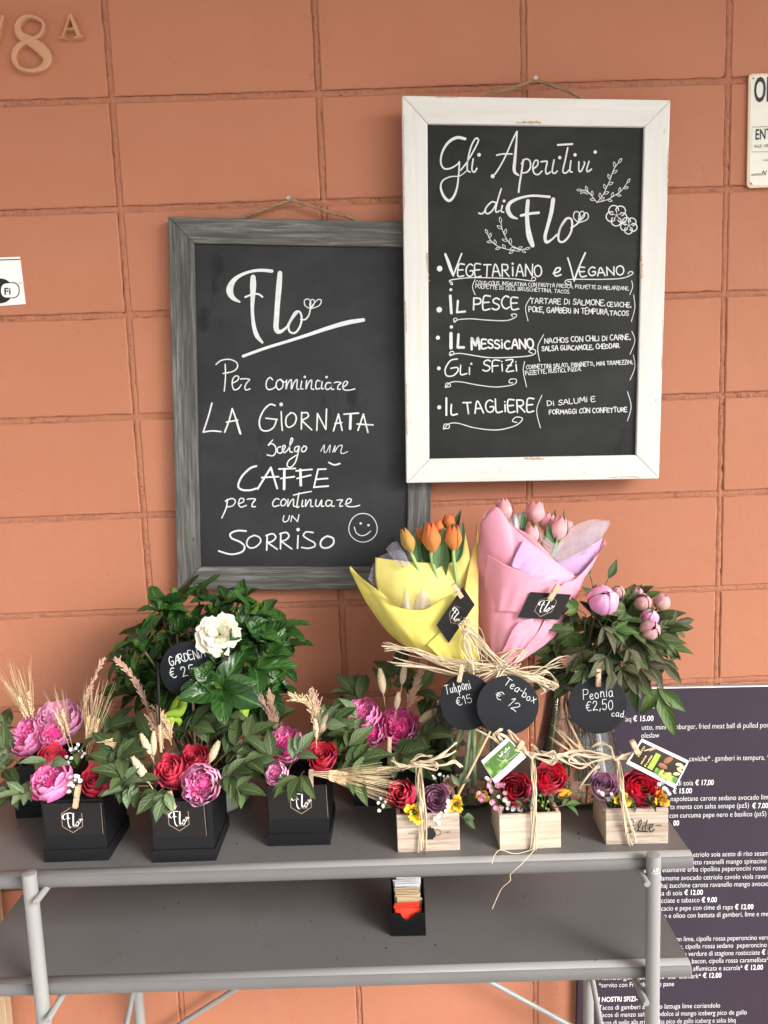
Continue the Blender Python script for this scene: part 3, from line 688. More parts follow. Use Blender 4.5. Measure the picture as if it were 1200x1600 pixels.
k.stroke([24, 24, 20, 20, 18, 12, 10], [(700, 452), (690, 520), (672, 590), (657, 648), (664, 680), (690, 668), (720, 640)])
S(12, [(725, 650), (740, 600), (770, 555), (798, 560), (800, 610), (780, 655), (750, 680), (728, 665), (738, 605), (770, 558)]); S(9, [(795, 605), (820, 590), (835, 575)])
S(6, [(835, 575), (810, 550), (815, 520), (835, 520), (845, 545), (835, 575)], [(835, 575), (840, 530), (858, 515), (868, 540), (835, 575)], [(835, 575), (870, 525), (888, 535), (880, 560), (837, 577)])
dots(k, [(303, 213, 10), (735, 228, 9), (817, 213, 9), (925, 198, 9), (437, 460, 8), (376, 328, 11)])
def sprig2d(pts, n, L, w=4):
    P = catmull(pts, 10); k.stroke(w, pts); N = len(P)
    for i in range(n):
        a = P[int((i+1)*(N-2)/n)]; b = P[min(N-1, int((i+1)*(N-2)/n)+1)]; d = (b-a).normalized() if (b-a).length else Vector((1, 0))
        sg = 1 if i % 2 else -1; ang = .75*sg if i < n-1 else 0
        d2 = Vector((d.x*math.cos(ang)-d.y*math.sin(ang), d.x*math.sin(ang)+d.y*math.cos(ang))); q = Vector((-d2.y, d2.x))
        k.stroke(3.6, [tuple(a), tuple(a+d2*L*.45+q*L*.22), tuple(a+d2*L), tuple(a+d2*L*.5-q*L*.2), tuple(a)])
sprig2d([(935, 468), (965, 430), (985, 390), (1005, 345), (1025, 290), (1050, 255)], 8, 30); sprig2d([(935, 468), (985, 455), (1030, 430), (1065, 405), (1098, 360)], 7, 27); sprig2d([(935, 468), (905, 430), (880, 405), (852, 402)], 6, 27)
sprig2d([(525, 725), (480, 700), (455, 670), (430, 620), (420, 575)], 6, 32); sprig2d([(520, 730), (450, 718), (400, 700), (365, 670), (348, 635)], 7, 28); sprig2d([(490, 705), (525, 720), (552, 716)], 3, 26)
for cx, cy, r in ((1040, 537, 56), (1106, 591, 45)):
    for q in range(5):
        a = q*1.2566+.4; c = (cx+r*.55*math.cos(a), cy+r*.55*math.sin(a)); rr = r*.5
        for e in (0, 3): k.stroke(3.4, [(c[0]+(rr-e)*math.cos(a+t), c[1]+(rr-e)*math.sin(a+t)) for t in (-2.2, -1.5, -.8, 0, .8, 1.5, 2.2)])
        k.stroke(3, [(cx, cy), (cx+r*.35*math.cos(a+.5), cy+r*.35*math.sin(a+.5))]); k.disc((cx+r*.38*math.cos(a+.5), cy+r*.38*math.sin(a+.5)), 4)
k.out('chalk_lettering', M['chalk'], wb)
k = crop_ink(660, 390, 3.4286, WY+.0065)
S = lambda w, *ps: [k.stroke(w, p, straight=len(p) < 3) for p in ps]
dots(k, [(92, 102, 15), (90, 322, 15), (83, 472, 11), (88, 636, 10), (90, 845, 11), (152, 215, 8), (155, 415, 9), (262, 612, 6)])
k.stroke([12, 18, 18, 12], [(122, 24), (138, 65), (152, 105), (165, 138)]); S(9, [(165, 140), (210, 22)])
k.text('EGETAR', (190, 143), (464, 143), 62, 8); S(9, [(483, 94), (484, 140)]); k.disc((483, 76), 6); k.text('ANO', (502, 142), (638, 142), 58, 8)
S(9, [(700, 128), (730, 118), (738, 100), (718, 100), (705, 125), (715, 142), (742, 135)], [(778, 45), (795, 100), (812, 168)]); S(10, [(812, 168), (840, 90), (872, 18)])
k.text('EGANO', (848, 143), (1078, 137), 48, 8)
S(5.5, [(150, 184), (160, 188), (158, 176), (146, 174), (150, 164), (200, 156), (260, 151), (380, 152), (500, 158), (590, 168), (606, 156), (594, 147), (584, 158)], [(778, 172), (794, 174), (792, 188), (774, 186), (764, 170), (800, 160), (950, 160), (1060, 155), (1110, 140), (1128, 125), (1112, 118), (1100, 130)])
k.text('COUS-COUS, INSALATINA CON FRUTTA FRESCA, POLPETTE Di MELANZANE,', (286, 186), (1106, 218), 19, 3.4); k.text('POLPETTE Di CECI, BRUSCHETTINA, TACOS.', (284, 206), (790, 236), 19, 3.4)
S(4.5, [(282, 160), (268, 200), (282, 242)], [(1120, 168), (1125, 200), (1110, 242)], [(580, 255), (552, 310), (565, 382)], [(1130, 242), (1137, 310), (1118, 385)], [(650, 455), (618, 520), (628, 598)], [(1122, 438), (1138, 490), (1112, 560)], [(548, 600), (540, 650), (558, 735)], [(1130, 565), (1138, 630), (1112, 698)], [(640, 780), (612, 860), (632, 955)], [(1098, 760), (1118, 840), (1098, 918)])
S(16, [(149, 248), (155, 340)]); S(12, [(190, 275), (185, 335)], [(185, 336), (228, 332)]); k.text('PESCE', (274, 322), (515, 318), 62, 9)
k.text('TARTARE Di SALMONE,', (578, 288), (978, 300), 28, 5); k.text('CEViCHE,', (988, 304), (1118, 308), 24, 5); k.text('POKE, GAMBERi iN TEMPURA,', (570, 334), (998, 348), 27, 5); k.text('TACOS', (1004, 352), (1104, 354), 24, 5)
S(5.5, [(172, 383), (186, 380), (182, 368), (168, 372), (172, 390), (190, 376), (260, 371), (350, 378), (450, 380), (498, 362), (502, 346), (476, 348), (484, 360)])
S(20, [(153, 450), (153, 526)]); S(15, [(193, 455), (189, 522)], [(189, 524), (222, 524)]); k.text('M', (264, 535), (306, 533), 66, 13); k.text('ESSiCANO', (318, 531), (596, 528), 48, 10)
S(6, [(150, 562), (168, 560), (164, 546), (148, 550), (150, 568), (200, 556), (350, 578), (500, 576), (590, 565), (606, 542), (586, 533), (570, 546), (588, 556)])
k.text('NACHOS CON CHiLi Di CARNE,', (655, 502), (1115, 480), 27, 5.2); k.text('SALSA GUACAMOLE, CHEDDAR', (640, 544), (1055, 527), 25, 5.2)
S(8, [(187, 586), (150, 595), (122, 640), (130, 675), (165, 675), (190, 650), (186, 632), (152, 636)], [(205, 620), (205, 668), (238, 664)], [(252, 632), (252, 668)]); k.text('SFiZi', (322, 656), (510, 650), 56, 8)
S(5, [(130, 736), (150, 733), (146, 718), (128, 716), (124, 740), (150, 712), (200, 708), (300, 726), (400, 736), (490, 722), (502, 696), (472, 694), (464, 712), (484, 714)])
k.text('CORNETTiNi SALATi, PANiNETTi, MiNi TRAMEZZiNi,', (556, 640), (1128, 612), 21, 3.8); k.text('PiZZETTE, RUSTiCi, PiZZA.', (553, 672), (850, 648), 21, 3.8)
S(12, [(128, 796), (128, 886)]); S(10, [(155, 830), (155, 883), (186, 881)]); k.text('TAGLiERE', (226, 875), (596, 866), 64, 9)
S(5.5, [(122, 958), (142, 956), (142, 938), (118, 936), (114, 962), (140, 934), (190, 930), (280, 955), (400, 966), (500, 942), (536, 906), (502, 897), (482, 918), (506, 926)])
k.text('Di SALUMi E', (670, 838), (925, 812), 27, 5); k.text('FORMAGGi CON CONFETTURE', (680, 882), (1096, 868), 24, 5)
k.out('chalk_lettering', M['chalk'], wb)

# ---------------------------------------------------------------- things on the wall
def numeral(strokes, label, wid):
    mb = MB()
    for w, pts, closed in strokes:
        P = catmull([at(x, y, -.012) for x, y in pts], 8, closed); n = len(P)
        W = [a.x for a in catmull([Vector((q, 0, 0)) for q in w], 8, closed)] if isinstance(w, list) else [w]*n
        if closed: P.append(P[0]); W.append(W[0])
        u = ppm(50, 60, 0); nrm = Vector((0, -1, 0)); L, Rr = [], []
        for i in range(len(P)):
            t = P[(i+1) % n if closed else min(i+1, n-1)]-P[i-1 if (i or closed) else 0]; b = t.cross(nrm).normalized(); h = W[i]*u/2
            L.append(P[i]-b*h); Rr.append(P[i]+b*h)
        for i in range(len(P)): L[i] = L[i]+Vector((0, -.0012*i/len(P), 0)); Rr[i] = Rr[i]+Vector((0, -.0012*i/len(P), 0))
        d = Vector((0, .013, 0)); g = [[L[i]+d, L[i]+Vector((0, .0022, 0)), L[i].lerp(Rr[i], .18), L[i].lerp(Rr[i], .82), Rr[i]+Vector((0, .0022, 0)), Rr[i]+d] for i in range(len(P))]
        mb.grid(g)
        if not closed:
            n0 = len(mb.v); mb.add(g[0]+g[-1], [(0, 1, 2, 3, 4, 5), (11, 10, 9, 8, 7, 6)])
    return tag(build(mb, 'house_number', M['terracotta'], smooth=False), label, 'house number')
numeral([([5, 8, 10, 13, 16, 17, 14, 9, 6, 7, 9, 8, 5, 5], [(47, 25), (30, 32), (24, 47), (31, 58), (50, 65), (68, 80), (71, 95), (62, 106), (45, 109), (26, 101), (20, 86), (32, 68), (58, 58), (68, 43)][:0] or [(47, 25), (33, 29), (26, 42), (32, 55), (50, 65), (66, 78), (73, 92), (65, 105), (47, 110), (28, 104), (21, 88), (30, 70), (62, 54), (66, 34)], True)], 'terracotta numeral eight, the large figure on the wall', 1)
numeral([([2.4, 2.4], [(109, 23), (97, 57)], False), ([6, 6], [(109, 22), (123, 57)], False), ([2.6, 2.6], [(101, 45), (117, 44)], False), ([2.6, 2.6], [(92, 58), (103, 58)], False), ([2.6, 2.6], [(115, 58), (129, 57)], False)], 'small terracotta letter A beside the numeral eight', 1)
numeral([([3, 3], [(-42, 31), (6, 25)], False), ([4, 9], [(3, 26), (-20, 112)], False), ([3, 4], [(-42, 30), (-44, 42)], False)], 'terracotta numeral seven cut off by the left edge', 1)

def flat_sheet(name, corners, Y, th, mat, root=None, bevel=.001):
    mb = MB(); mb.prism([at(x, y, Y) for x, y in corners], (0, th, 0)); return build(mb, name, mat, root, smooth=False, bevel=bevel)
r = thing('wifi_sticker', 'white wireless internet sticker with black rounded logo on the wall', 'sticker', at(0, 476, 0))
flat_sheet('sticker_sheet', [(-60, 405), (31, 401), (40, 475), (-55, 482)], -.0022, .002, M['white'], r, 0)
k = Ink(lambda x, y: at(x, y, -.0024), (0, -1, 0), ppm(10, 440, 0))
k.stroke(1.6, [(-58, 409), (-20, 407), (31, 405.2)], straight=True)
def rrect(x0, y0, x1, y1, rad, sl): return [(cx+rad*math.cos(a), cy+sl*(cx-x0)+rad*math.sin(a)) for cx, cy, a0 in ((x1-rad, y1-rad, 0), (x0+rad, y1-rad, 1.571), (x0+rad, y0+rad, 3.142), (x1-rad, y0+rad, 4.712)) for a in [a0+q*.262 for q in range(7)]]
def poly(fn, pts, name, mat, root):
    mb = MB(); mb.add([fn(*p) for p in pts], [tuple(range(len(pts)))]); build(mb, name, mat, root, smooth=False)
k.out('border_line', M['ink'], r)
poly(lambda x, y: at(x, y, -.0025), rrect(-42, 435, 20, 474, 19, 0), 'black_emblem', M['ink'], r)
poly(lambda x, y: at(x, y, -.0029), rrect(0, 441.6, 30.6, 466.6, 10, -.03), 'black_bubble_edge', M['ink'], r)
poly(lambda x, y: at(x, y, -.0033), rrect(1.6, 443, 29, 465.2, 9, -.03), 'white_bubble', M['white'], r)
mb = MB(); text_mesh(mb, 'Fi', at(7, 460.5, -.0038), (1, 0, .03), (.06, 0, 1), size=.0185, sx=1.1, bold=.02)
build(mb, 'black_lettering', M['ink'], r, smooth=False)
mb = MB(); text_mesh(mb, 'TM', at(30, 443.5, -.0030), (1, 0, .03), (0, 0, 1), size=.004); build(mb, 'trademark_letters', M['ink'], r, smooth=False)

r = thing('tin_sign', 'cream enamelled tin opening-hours sign with rusty rim, cut off at the right', 'sign', at(1190, 293, 0))
def rounded(c, rr=6):
    out = []; n = len(c)
    for i in range(n):
        p, a, b = Vector(c[i]), Vector(c[i-1]), Vector(c[(i+1) % n])
        for t in (0, .5, 1):
            q = p+(a-p).normalized()*rr*(1-t)+(b-p).normalized()*rr*t; out.append(tuple(q.lerp(p, .35 if t == .5 else 0)))
    return out
flat_sheet('rim', rounded([(1170, 115), (1300, 112), (1298, 288), (1167, 294)]), -.006, .004, M['rust'], r, .0008)
flat_sheet('enamel_face', rounded([(1173, 118), (1297, 115), (1295, 285), (1171, 290)], 8), -.0066, .003, M['tin'], r, 0)
mb = MB(); sg = Vector((1, 0, .022))
text_mesh(mb, 'OP', at(1178, 159, -.0072), sg, (0, 0, 1), size=.064, sx=.46, bold=.02)
text_mesh(mb, 'ENT', at(1180.5, 218, -.0072), sg, (0, 0, 1), size=.0275, sx=.62, bold=.015)
text_mesh(mb, 'ALLE  ORE', at(1178.5, 231, -.0072), sg, (0, 0, 1), size=.0085, sx=.8)
text_mesh(mb, 'CHIAMATE', at(1192, 252, -.0072), sg, (0, 0, 1), size=.005, sx=.8); text_mesh(mb, 'AZIENDA', at(1173.5, 275, -.0072), sg, (0, 0, 1), size=.006, sx=.8)
text_mesh(mb, 'N', at(1190, 274, -.0072), sg, (.3, 0, 1), size=.013, sx=.9, bold=.01)
build(mb, 'black_lettering', M['ink'], r, smooth=False)
k = Ink(lambda x, y: at(x, y, -.0068), (0, -1, 0), ppm(1180, 200, 0))
k.stroke(.7, [(1290, 196), (1175, 198.5), (1174.3, 237.5), (1290, 236)], straight=True); k.disc((1177, 122.5), 1.3); k.disc((1173.5, 287), 1.3)
k.out('border_line', M['ink'], r)

# menu poster behind the stand
PY = -.016
r = thing('menu_poster', 'large dark aubergine menu poster with white printed dishes', 'poster', at(1060, 1590, PY))
tl, tr = at(912, 1076.5, PY), at(1330, 1068.5, PY); dn = Vector((tr-tl)); ux = dn.normalized(); dz = Vector((ux.z, 0, -ux.x)).normalized()
mb = MB(); mb.prism([tl, tr, tr+dz*.82, tl+dz*.82], (0, .012, 0)); build(mb, 'poster_panel', M['poster'], r, smooth=False, bevel=.0008)
mb = MB(); e = Vector((0, -.0006, 0)); mb.prism([tl+e, tr+e, tr+dz*.0022+e, tl+dz*.0022+e], (0, .011, 0)); build(mb, 'white_edge', M['white'], r, smooth=False)
mb = MB()
LINES = [('C .', 1005, 1107, 1022, 1, .0), ('aq', 977, 1127.5, 986, 0, 0), ('\u20ac 15.00', 989, 1127, 1021, 1, 0), ('utto, mini hamburger, fried meat ball di pulled pork', 1003, 1140.5, 1206, 0, 0), ('oleslaw', 1002, 1153, 1030, 0, 0),
 ('ceviche* . gamberi in tempura, *', 1077, 1189.5, 1202, 0, 0), ('di soia', 1058, 1227.5, 1083, 0, 0), ('\u20ac 17,00', 1086, 1227, 1115, 1, 0), ('\u20ac 15.00', 1051, 1240, 1081, 1, 0), ('napoletane carote sedano avocado lime', 1048, 1252, 1205, 0, 0),
 ('ta menta con salsa senape (pz5)', 1047, 1264.5, 1170, 0, 0), ('\u20ac 7.00', 1175, 1263, 1200, 1, 0), ('con curcuma pepe nero e basilico (pz5)', 1046, 1278, 1197, 0, 0), ('00', 1052, 1290, 1061, 1, 0),
 ('etriolo soia aceto di riso sesamo', 1083, 1339, 1206, 0, 0), ('otto ravanelli mango spinacino', 1080, 1351, 1198, 0, 0), ('gamberi edamame erba cipollina peperoncini rosso', 1001, 1363.5, 1197, 0, 0), ('edamame avocado cetriolo cavolo viola ravan', 1025, 1376, 1200, 0, 0), ('thaj zucchine carote ravanello mango avocado', 1029, 1387.5, 1206, 0, 0),
 ('alsa di soia', 1024, 1399.5, 1066, 0, 0), ('\u20ac 12.00', 1069, 1398.5, 1098, 1, 0), ('sticciate e tabasco', 1024, 1411, 1093, 0, 0), ('\u20ac 9.00', 1096, 1410, 1120, 1, 0), ('cacio e pepe con cime di rapa', 1033, 1423, 1145, 0, 0), ('\u20ac 12.00', 1148, 1421, 1177, 1, 0), ('o e olioo con battuta di gamberi, lime e me', 1037, 1434.5, 1200, 0, 0),
 ('on lime, cipolla rossa peperoncino verde', 1056, 1471, 1206, 0, 0), ('e, cipolla rossa sedano  peperoncino', 1062, 1482.5, 1198, 0, 0), ('n verdure di stagione rosticciate', 1069, 1494, 1187, 0, 0), ('\u20ac 1', 1190, 1491.5, 1201, 1, 0), ('r, bacon, cipolla rossa caramellata*', 1073, 1505.5, 1201, 0, 0), ('affumicata e scarola*', 1083, 1517, 1160, 0, 0), ('\u20ac 12.00', 1163, 1515.5, 1192, 1, 0),
 ('Hamburger con', 935, 1531.5, 1010, 0, 0), ('gr.200  alla  bismark*', 1014, 1530, 1095, 0, 0), ('\u20ac 12.00', 1098, 1528, 1127, 1, 0), ('*servito con French fries e pane', 935.5, 1543, 1053, 0, 0), ('I NOSTRI SFIZI-', 935.5, 1565.5, 996, 1, 0), ('Tacos di gamberi avocado lattuga lime coriandolo', 935.5, 1578, 1125, 0, 0), ('Tacos di manzo salsa agrodolce al mango iceberg pico de gallo', 935.5, 1589.5, 1166.5, 0, 0), ('Tacos di pollo alla griglia, salsa pico de gallo iceberg e salsa bbq', 935.5, 1601.5, 1149, 0, 0)]
for body, x0, yb, x1, bold, _ in LINES:
    a = at(x0, yb, PY-.0007); b = at(x1, yb-(x1-x0)*.0195, PY-.0007); v = (b-a)
    text_mesh(mb, body, a, v.normalized(), (-v.normalized().z, 0, v.normalized().x), size=.0172 if not bold else .0172, width=v.length, bold=.016 if bold else -.009)
build(mb, 'white_lettering', M['white'], r, smooth=False)

# framed board leaning at the far left under the shelf
r = thing('framed_board', 'dark framed board standing against the wall at far left behind the shelf legs', 'board', (-.60, -.06, 0))
def lbox(a, b, c, d, th, nm, mt):
    mb = MB(); mb.prism([a, b, c, d], (0, th, 0)); build(mb, nm, mt, r, smooth=False, bevel=.002)
P = lambda X, Z, y=0: Vector((X, -.055+.03*Z+y, Z))
lbox(P(-.95, .0), P(-.385, .0), P(-.385, .64), P(-.95, .64), .012, 'dark_panel', M['ink2'])
mb = MB(); lumber(mb, P(-.362, 0, -.012), P(-.362, .66, -.012), P(-.386, .66, -.012), P(-.386, 0, -.012), .028, .3); build(mb, 'frame_rail', M['tanwood'], r, smooth=False, bevel=.0015)
mb = MB(); lumber(mb, P(-.974, .66, -.012), P(-.362, .66, -.012), P(-.362, .684, -.012), P(-.974, .684, -.012), .028, .5); build(mb, 'frame_rail', M['tanwood'], r, smooth=False, bevel=.0015)

# ================================================================= SHELF STAND
SHELF_Z, LOW_Z = 0.90, 0.712
sh = thing('shelf_stand', 'grey metal two-tier folding shelf stand carrying the flowers', 'shelf', (-.087, -.430, 0), Matrix.Rotation(R(-1.36), 3, 'Z'))
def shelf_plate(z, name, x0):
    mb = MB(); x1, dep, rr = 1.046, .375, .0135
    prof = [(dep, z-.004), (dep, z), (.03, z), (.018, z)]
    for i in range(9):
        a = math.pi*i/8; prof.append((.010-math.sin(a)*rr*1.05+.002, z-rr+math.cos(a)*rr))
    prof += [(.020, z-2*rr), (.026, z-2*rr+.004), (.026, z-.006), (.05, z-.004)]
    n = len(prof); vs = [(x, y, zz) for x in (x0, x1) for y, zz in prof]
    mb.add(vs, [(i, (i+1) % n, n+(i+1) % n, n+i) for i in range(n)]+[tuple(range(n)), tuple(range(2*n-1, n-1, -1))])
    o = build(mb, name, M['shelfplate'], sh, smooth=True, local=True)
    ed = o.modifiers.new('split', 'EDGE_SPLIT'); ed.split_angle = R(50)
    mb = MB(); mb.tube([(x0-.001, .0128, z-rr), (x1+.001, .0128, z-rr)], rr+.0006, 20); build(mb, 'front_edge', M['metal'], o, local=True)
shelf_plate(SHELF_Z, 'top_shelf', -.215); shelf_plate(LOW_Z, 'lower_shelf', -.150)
for X in (0.0, .98):
    for Y, top in ((-.012, .912), (.385, .905)):
        mb = MB(); mb.tube([(X, Y, 0), (X, Y, top-.003), (X, Y, top-.0008), (X, Y, top)], [.0112, .0112, .0108, .0092], 24); leg = build(mb, 'leg', M['metal'], sh, local=True)
        ed = leg.modifiers.new('split', 'EDGE_SPLIT'); ed.split_angle = R(40)
        mb = MB(); mb.tube([(X, Y, -.0), (X, Y, .02)], [.0135, .0125], 16); build(mb, 'foot_cap', M['ink'], leg, local=True)
        if X > .5 and Y < 0:
            k = Ink(lambda a, b: Vector((X+.0118*math.sin(a/11.8), Y-.0118*math.cos(a/11.8), .886+b/1000)), (0, -1, 0), .001)
            for st in ([(-2, 8), (-4, 5), (-1, 4), (1.5, 5), (1, 8)], [(0, 9), (3, 9), (4, 6), (1.5, 4.5)]): k.stroke(1.1, st)
            for q in range(8): k.stroke(.9, [(-7+q*1.9, 0), (-6.4+q*1.9, 2.2 if q % 2 else 1.6)]); 
            k.out('white_maker_mark', M['white'], leg, local=True)
def rod(a, b, rr, nm='cross_brace'):
    mb = MB(); a, b = Vector(a), Vector(b); d = (b-a).normalized()
    mb.tube([a, a+d*.0012, b-d*.0012, b], [rr*.82, rr, rr, rr*.82], 14); o = build(mb, nm, M['metal'], sh, local=True)
    ed = o.modifiers.new('split', 'EDGE_SPLIT'); ed.split_angle = R(40)
for X, s in ((0.0, 1), (.98, -1)):
    for z in (.874, .672):
        rod((X+s*.0168, -.034, z+.002), (X+s*.0175, .38, z-.012), .0052, 'support_rod')
    rod((X-s*.004, .372, .395), (X-s*.004, -.0, .12), .0058, 'side_brace')
rod((.26, .398, .40), (.00, .398, .235), .0058); rod((.72, .398, .40), (.98, .398, .235), .0058)

# ---------------------------------------------------------------- sugar packets
sp = atz(640, 1463.5, LOW_Z)
r = thing('sugar_holder', 'small black plastic holder with notched front on the lower shelf', 'holder', (sp.x, sp.y+.042, LOW_Z), Matrix.Rotation(R(-2), 3, 'Z'))
mb = MB(); w, d, h, t = .0300, .041, .043, .0022
def wallbox(x0, x1, y0, y1, z0, z1): mb.box((x0, y0, z0), (x1-x0, 0, 0), (0, y1-y0, 0), (0, 0, z1-z0))
wallbox(-w, w, -d, d, 0, t); wallbox(-w, -w+t, -d+t, d-t, t, h+.006); wallbox(w-t, w, -d+t, d-t, t, h+.006); wallbox(-w, w, d-t, d, t, h+.012)
notch = [(-w, t), (w, t), (w, h), (.0125, h), (.011, h-.006), (.006, h-.012), (0, h-.0135), (-.006, h-.012), (-.011, h-.006), (-.0125, h), (-w, h)]
mb.prism([(x, -d, z) for x, z in notch], (0, t, 0)); build(mb, 'tray', M['plastic'], r, smooth=False, local=True, bevel=.0007)
rn = random.Random(2)
def packet(i, name, mat, label, grp, y, z, tilt):
    o = thing(name, label, 'sugar packet', (sp.x+rn.gauss(0, .0012), sp.y+.042+y, LOW_Z+.004), Matrix.Rotation(R(rn.gauss(-2, 1.5)), 3, 'Z') @ Matrix.Rotation(R(tilt), 3, 'X') @ Matrix.Rotation(R(rn.gauss(0, 2)), 3, 'Y'), grp)
    mb = MB(); W, H, n = .0222, z, 8
    for sgn in (1, -1):
        g = [[(-W+2*W*a/n, sgn*.0018*math.sin(math.pi*a/n)**.5*math.sin(math.pi*b/n)**.4+rn.gauss(0, .00022), H*b/n) for b in range(n+1)] for a in range(n+1)]
        mb.grid(g)
    build(mb, 'sachet', mat, o, local=True)
    mb = MB(); mb.box((-W, -.0006, H), (2*W, 0, 0), (0, .0012, 0), (0, 0, .003)); build(mb, 'crimped_edge', mat, o, local=True, smooth=False)
for i in range(4): packet(i, 'sugar_packet', M['sugarw'], 'white paper sugar sachet at the back of the black holder', 'white sugar sachets in the holder', .030-.005*i, .0525-.001*i, -8)
for i in range(5): packet(i, 'sugar_packet', M['sugart'], 'tan brown sugar sachet in the middle of the black holder', 'tan sugar sachets in the holder', .008-.0056*i, .0475-.0009*i, -8)
for i in range(3): packet(i, 'sweetener_packet', M['sugarr'], 'red sweetener sachet at the front notch of the black holder', 'red sachets in the holder', -.024-.0045*i, .0415-.002*i, -6)

# ================================================================= FLOWER BUILDERS
def petal(mb, ang, r_in, half, prof, H, rnd, lip=0.0, nu=7, nv=7, ruffle=0.0, spiral=0.0, z0=0.0, tip=0.0):
    """one petal wrapped round the z axis: prof(v) gives radius factor, lip bends the rim outward"""
    g = []; ph = rnd*30
    for i in range(nu):
        u = -1+2*i/(nu-1); row = []
        for j in range(nv):
            v = j/(nv-1)
            wv = half*(.55+.45*math.sin(math.pi*min(1, .2+v*.75)))
            a = ang+u*wv
            r = r_in*prof(v)*(1+spiral*u) + lip*max(0, v-.62)**1.6*r_in*2.2*(1-.3*abs(u)) 
            z = z0+H*(v*(1-.16*abs(u)**2.4)) - lip*max(0, v-.72)**1.5*H*1.1 + tip*H*v**4*(1-abs(u))
            rf = ruffle*v*v
            r += rf*r_in*math.sin(u*5.5+ph)+rf*.4*r_in*math.sin(u*11+ph*2); z += rf*H*.35*math.sin(u*7+ph*1.7)
            row.append((r*math.cos(a), r*math.sin(a), z))
        g.append(row)
    mb.grid(g, pt=lambda a, b: (a*2-1, b, rnd))
def stem_part(root, mat, length, r=.0022, curve=0.0):
    mb = MB(); mb.tube([(curve*(t*t), 0, -length*t) for t in (0, .3, .6, 1)], [r*1.2, r, r, r*.9], 7); return build(mb, 'stem', mat, root, local=True)
def rose(pos, size, d, mat, label, group=None, spin=0.0, openness=.5, n=30, H=None, stem=.03, seed=0, name='rose'):
    rn = random.Random(seed+int(size*1e5)); root = thing(name, label, 'rose', pos, facing(d, spin), group)
    H = H or size*1.45; mb = MB()
    for k in range(n):
        t = k/(n-1); r = size*(.10+.78*t**.9); half = 1.9-1.1*t**.5
        lp = 0 if t < .5 else (t-.5)*openness*1.25
        h = H*(1.0-.02*t-.10*t*t) ; z0 = -H*.72
        h2 = h*(.93+.07*rn.random())-(H*.10*(1-t) if t < .3 else 0)
        petal(mb, k*2.4+rn.gauss(0, .15), r, half, (lambda t: lambda v: .42+.56*math.sin(min(1, v*1.7)*math.pi/2)-.12*v*v*(1-.4*t))(t), h2, rn.random(), lp, 9, 9, .02+.03*t, .07, z0, .02)
    build(mb, 'bloom', mat, root, local=True)
    mb = MB()
    for k in range(5): mb.leaf((0, 0, -H*.72), (math.cos(k*1.257), math.sin(k*1.257), .5), (0, 0, 1), size*.9, size*.3, .9, .2, 5)
    build(mb, 'sepals', M['leaf'], root, local=True); stem_part(root, M['stemgreen'], H*.72+stem)
    return root
def peony(pos, size, d, label, group=None, spin=0.0, seed=0, mats=('peony', 'peonycore'), openness=.35, core=1.0, stem=.03, dense=34, lo=.8):
    rn = random.Random(seed); size *= 1.17; root = thing('peony', label, 'peony', pos, facing(d, spin), group); H = size*1.30
    mb = MB()
    for k in range(15):
        t = k/14; r = size*(.66+.32*t)
        petal(mb, k*2.4+rn.gauss(0, .2), r, .92, lambda v: .25+.78*math.sin(min(1, v*1.15)*math.pi/2)-.20*v**3*(1-openness), H*(1.0-.22*t+.05*rn.random()), rn.random(), openness*t*.5, 9, 9, .035+.03*rn.random(), .04, -H*.62, -.03)
    build(mb, 'outer_petals', M[mats[0]], root, local=True)
    mb = MB()
    for k in range(dense):
        t = (k+.5)/dense; r = size*(.06+.60*t**.75)*core
        petal(mb, k*2.4+rn.gauss(0, .5), r, .55+.5*(1-t), lambda v: .5+.5*v, H*(lo+.10*rn.random()-.08*t), rn.random(), .15, 7, 7, .10+.10*rn.random(), .15*rn.choice((-1, 1)), -H*.55, 0)
    mb.ball((0, 0, -H*.12), size*.60*core, 14, (1, 1, .72), .5)
    build(mb, 'inner_petals', M[mats[1]], root, local=True)
    mb = MB()
    for k in range(4): mb.leaf((0, 0, -H*.6), (math.cos(k*1.57), math.sin(k*1.57), .6), (0, 0, 1), size*.8, size*.45, .8, .2, 5)
    build(mb, 'sepals', M['leaf'], root, local=True); stem_part(root, M['stemgreen'], H*.6+stem, .0028)
    return root
def sprig(base, tip, n, L, W, label, mat='leaf', group=None, spread=.9, seed=0, up=(0, -.45, .9), stemmat='stembrown', name='leaf_sprig', tipleaf=True, droop=.35, stemr=.0011):
    rn = random.Random(seed); base, tip = Vector(base), Vector(tip); ax = tip-base; root = thing(name, label, 'foliage', base, None, group); up = Vector(up).normalized()
    mid = base.lerp(tip, .5)+up*ax.length*.08; path = catmull([base, mid, tip], 6)
    mb = MB(); mb.tube(path, [stemr*(1-.5*i/(len(path)-1)) for i in range(len(path))], 6); build(mb, 'stem', M[stemmat], root)
    mb = MB(); d = ax.normalized(); side = d.cross(up); side = side.normalized() if side.length > .05 else Vector((1, 0, 0))
    for i in range(n):
        t = .35+.65*(i+1)/n; p = path[min(len(path)-1, int(t*(len(path)-1)))]; sg = 1 if i % 2 else -1
        a = spread*(.75+.4*rn.random())
        dd = d*math.cos(a)+side*sg*math.sin(a)+up*rn.gauss(.05, .18); k = .75+.4*rn.random()
        mb.leaf(p, dd, up+Vector((rn.gauss(0, .25), rn.gauss(0, .25), rn.gauss(0, .25))), L*k, W*k, droop+rn.random()*.5, .12+rn.random()*.3, 7, rn.random())
    if tipleaf: mb.leaf(path[-1], d+up*rn.gauss(0, .1), up+Vector((rn.gauss(0, .2), 0, 0)), L*1.15, W*1.1, droop+.2, .2, 8, rn.random())
    build(mb, 'leaves', M[mat], root)
    return root
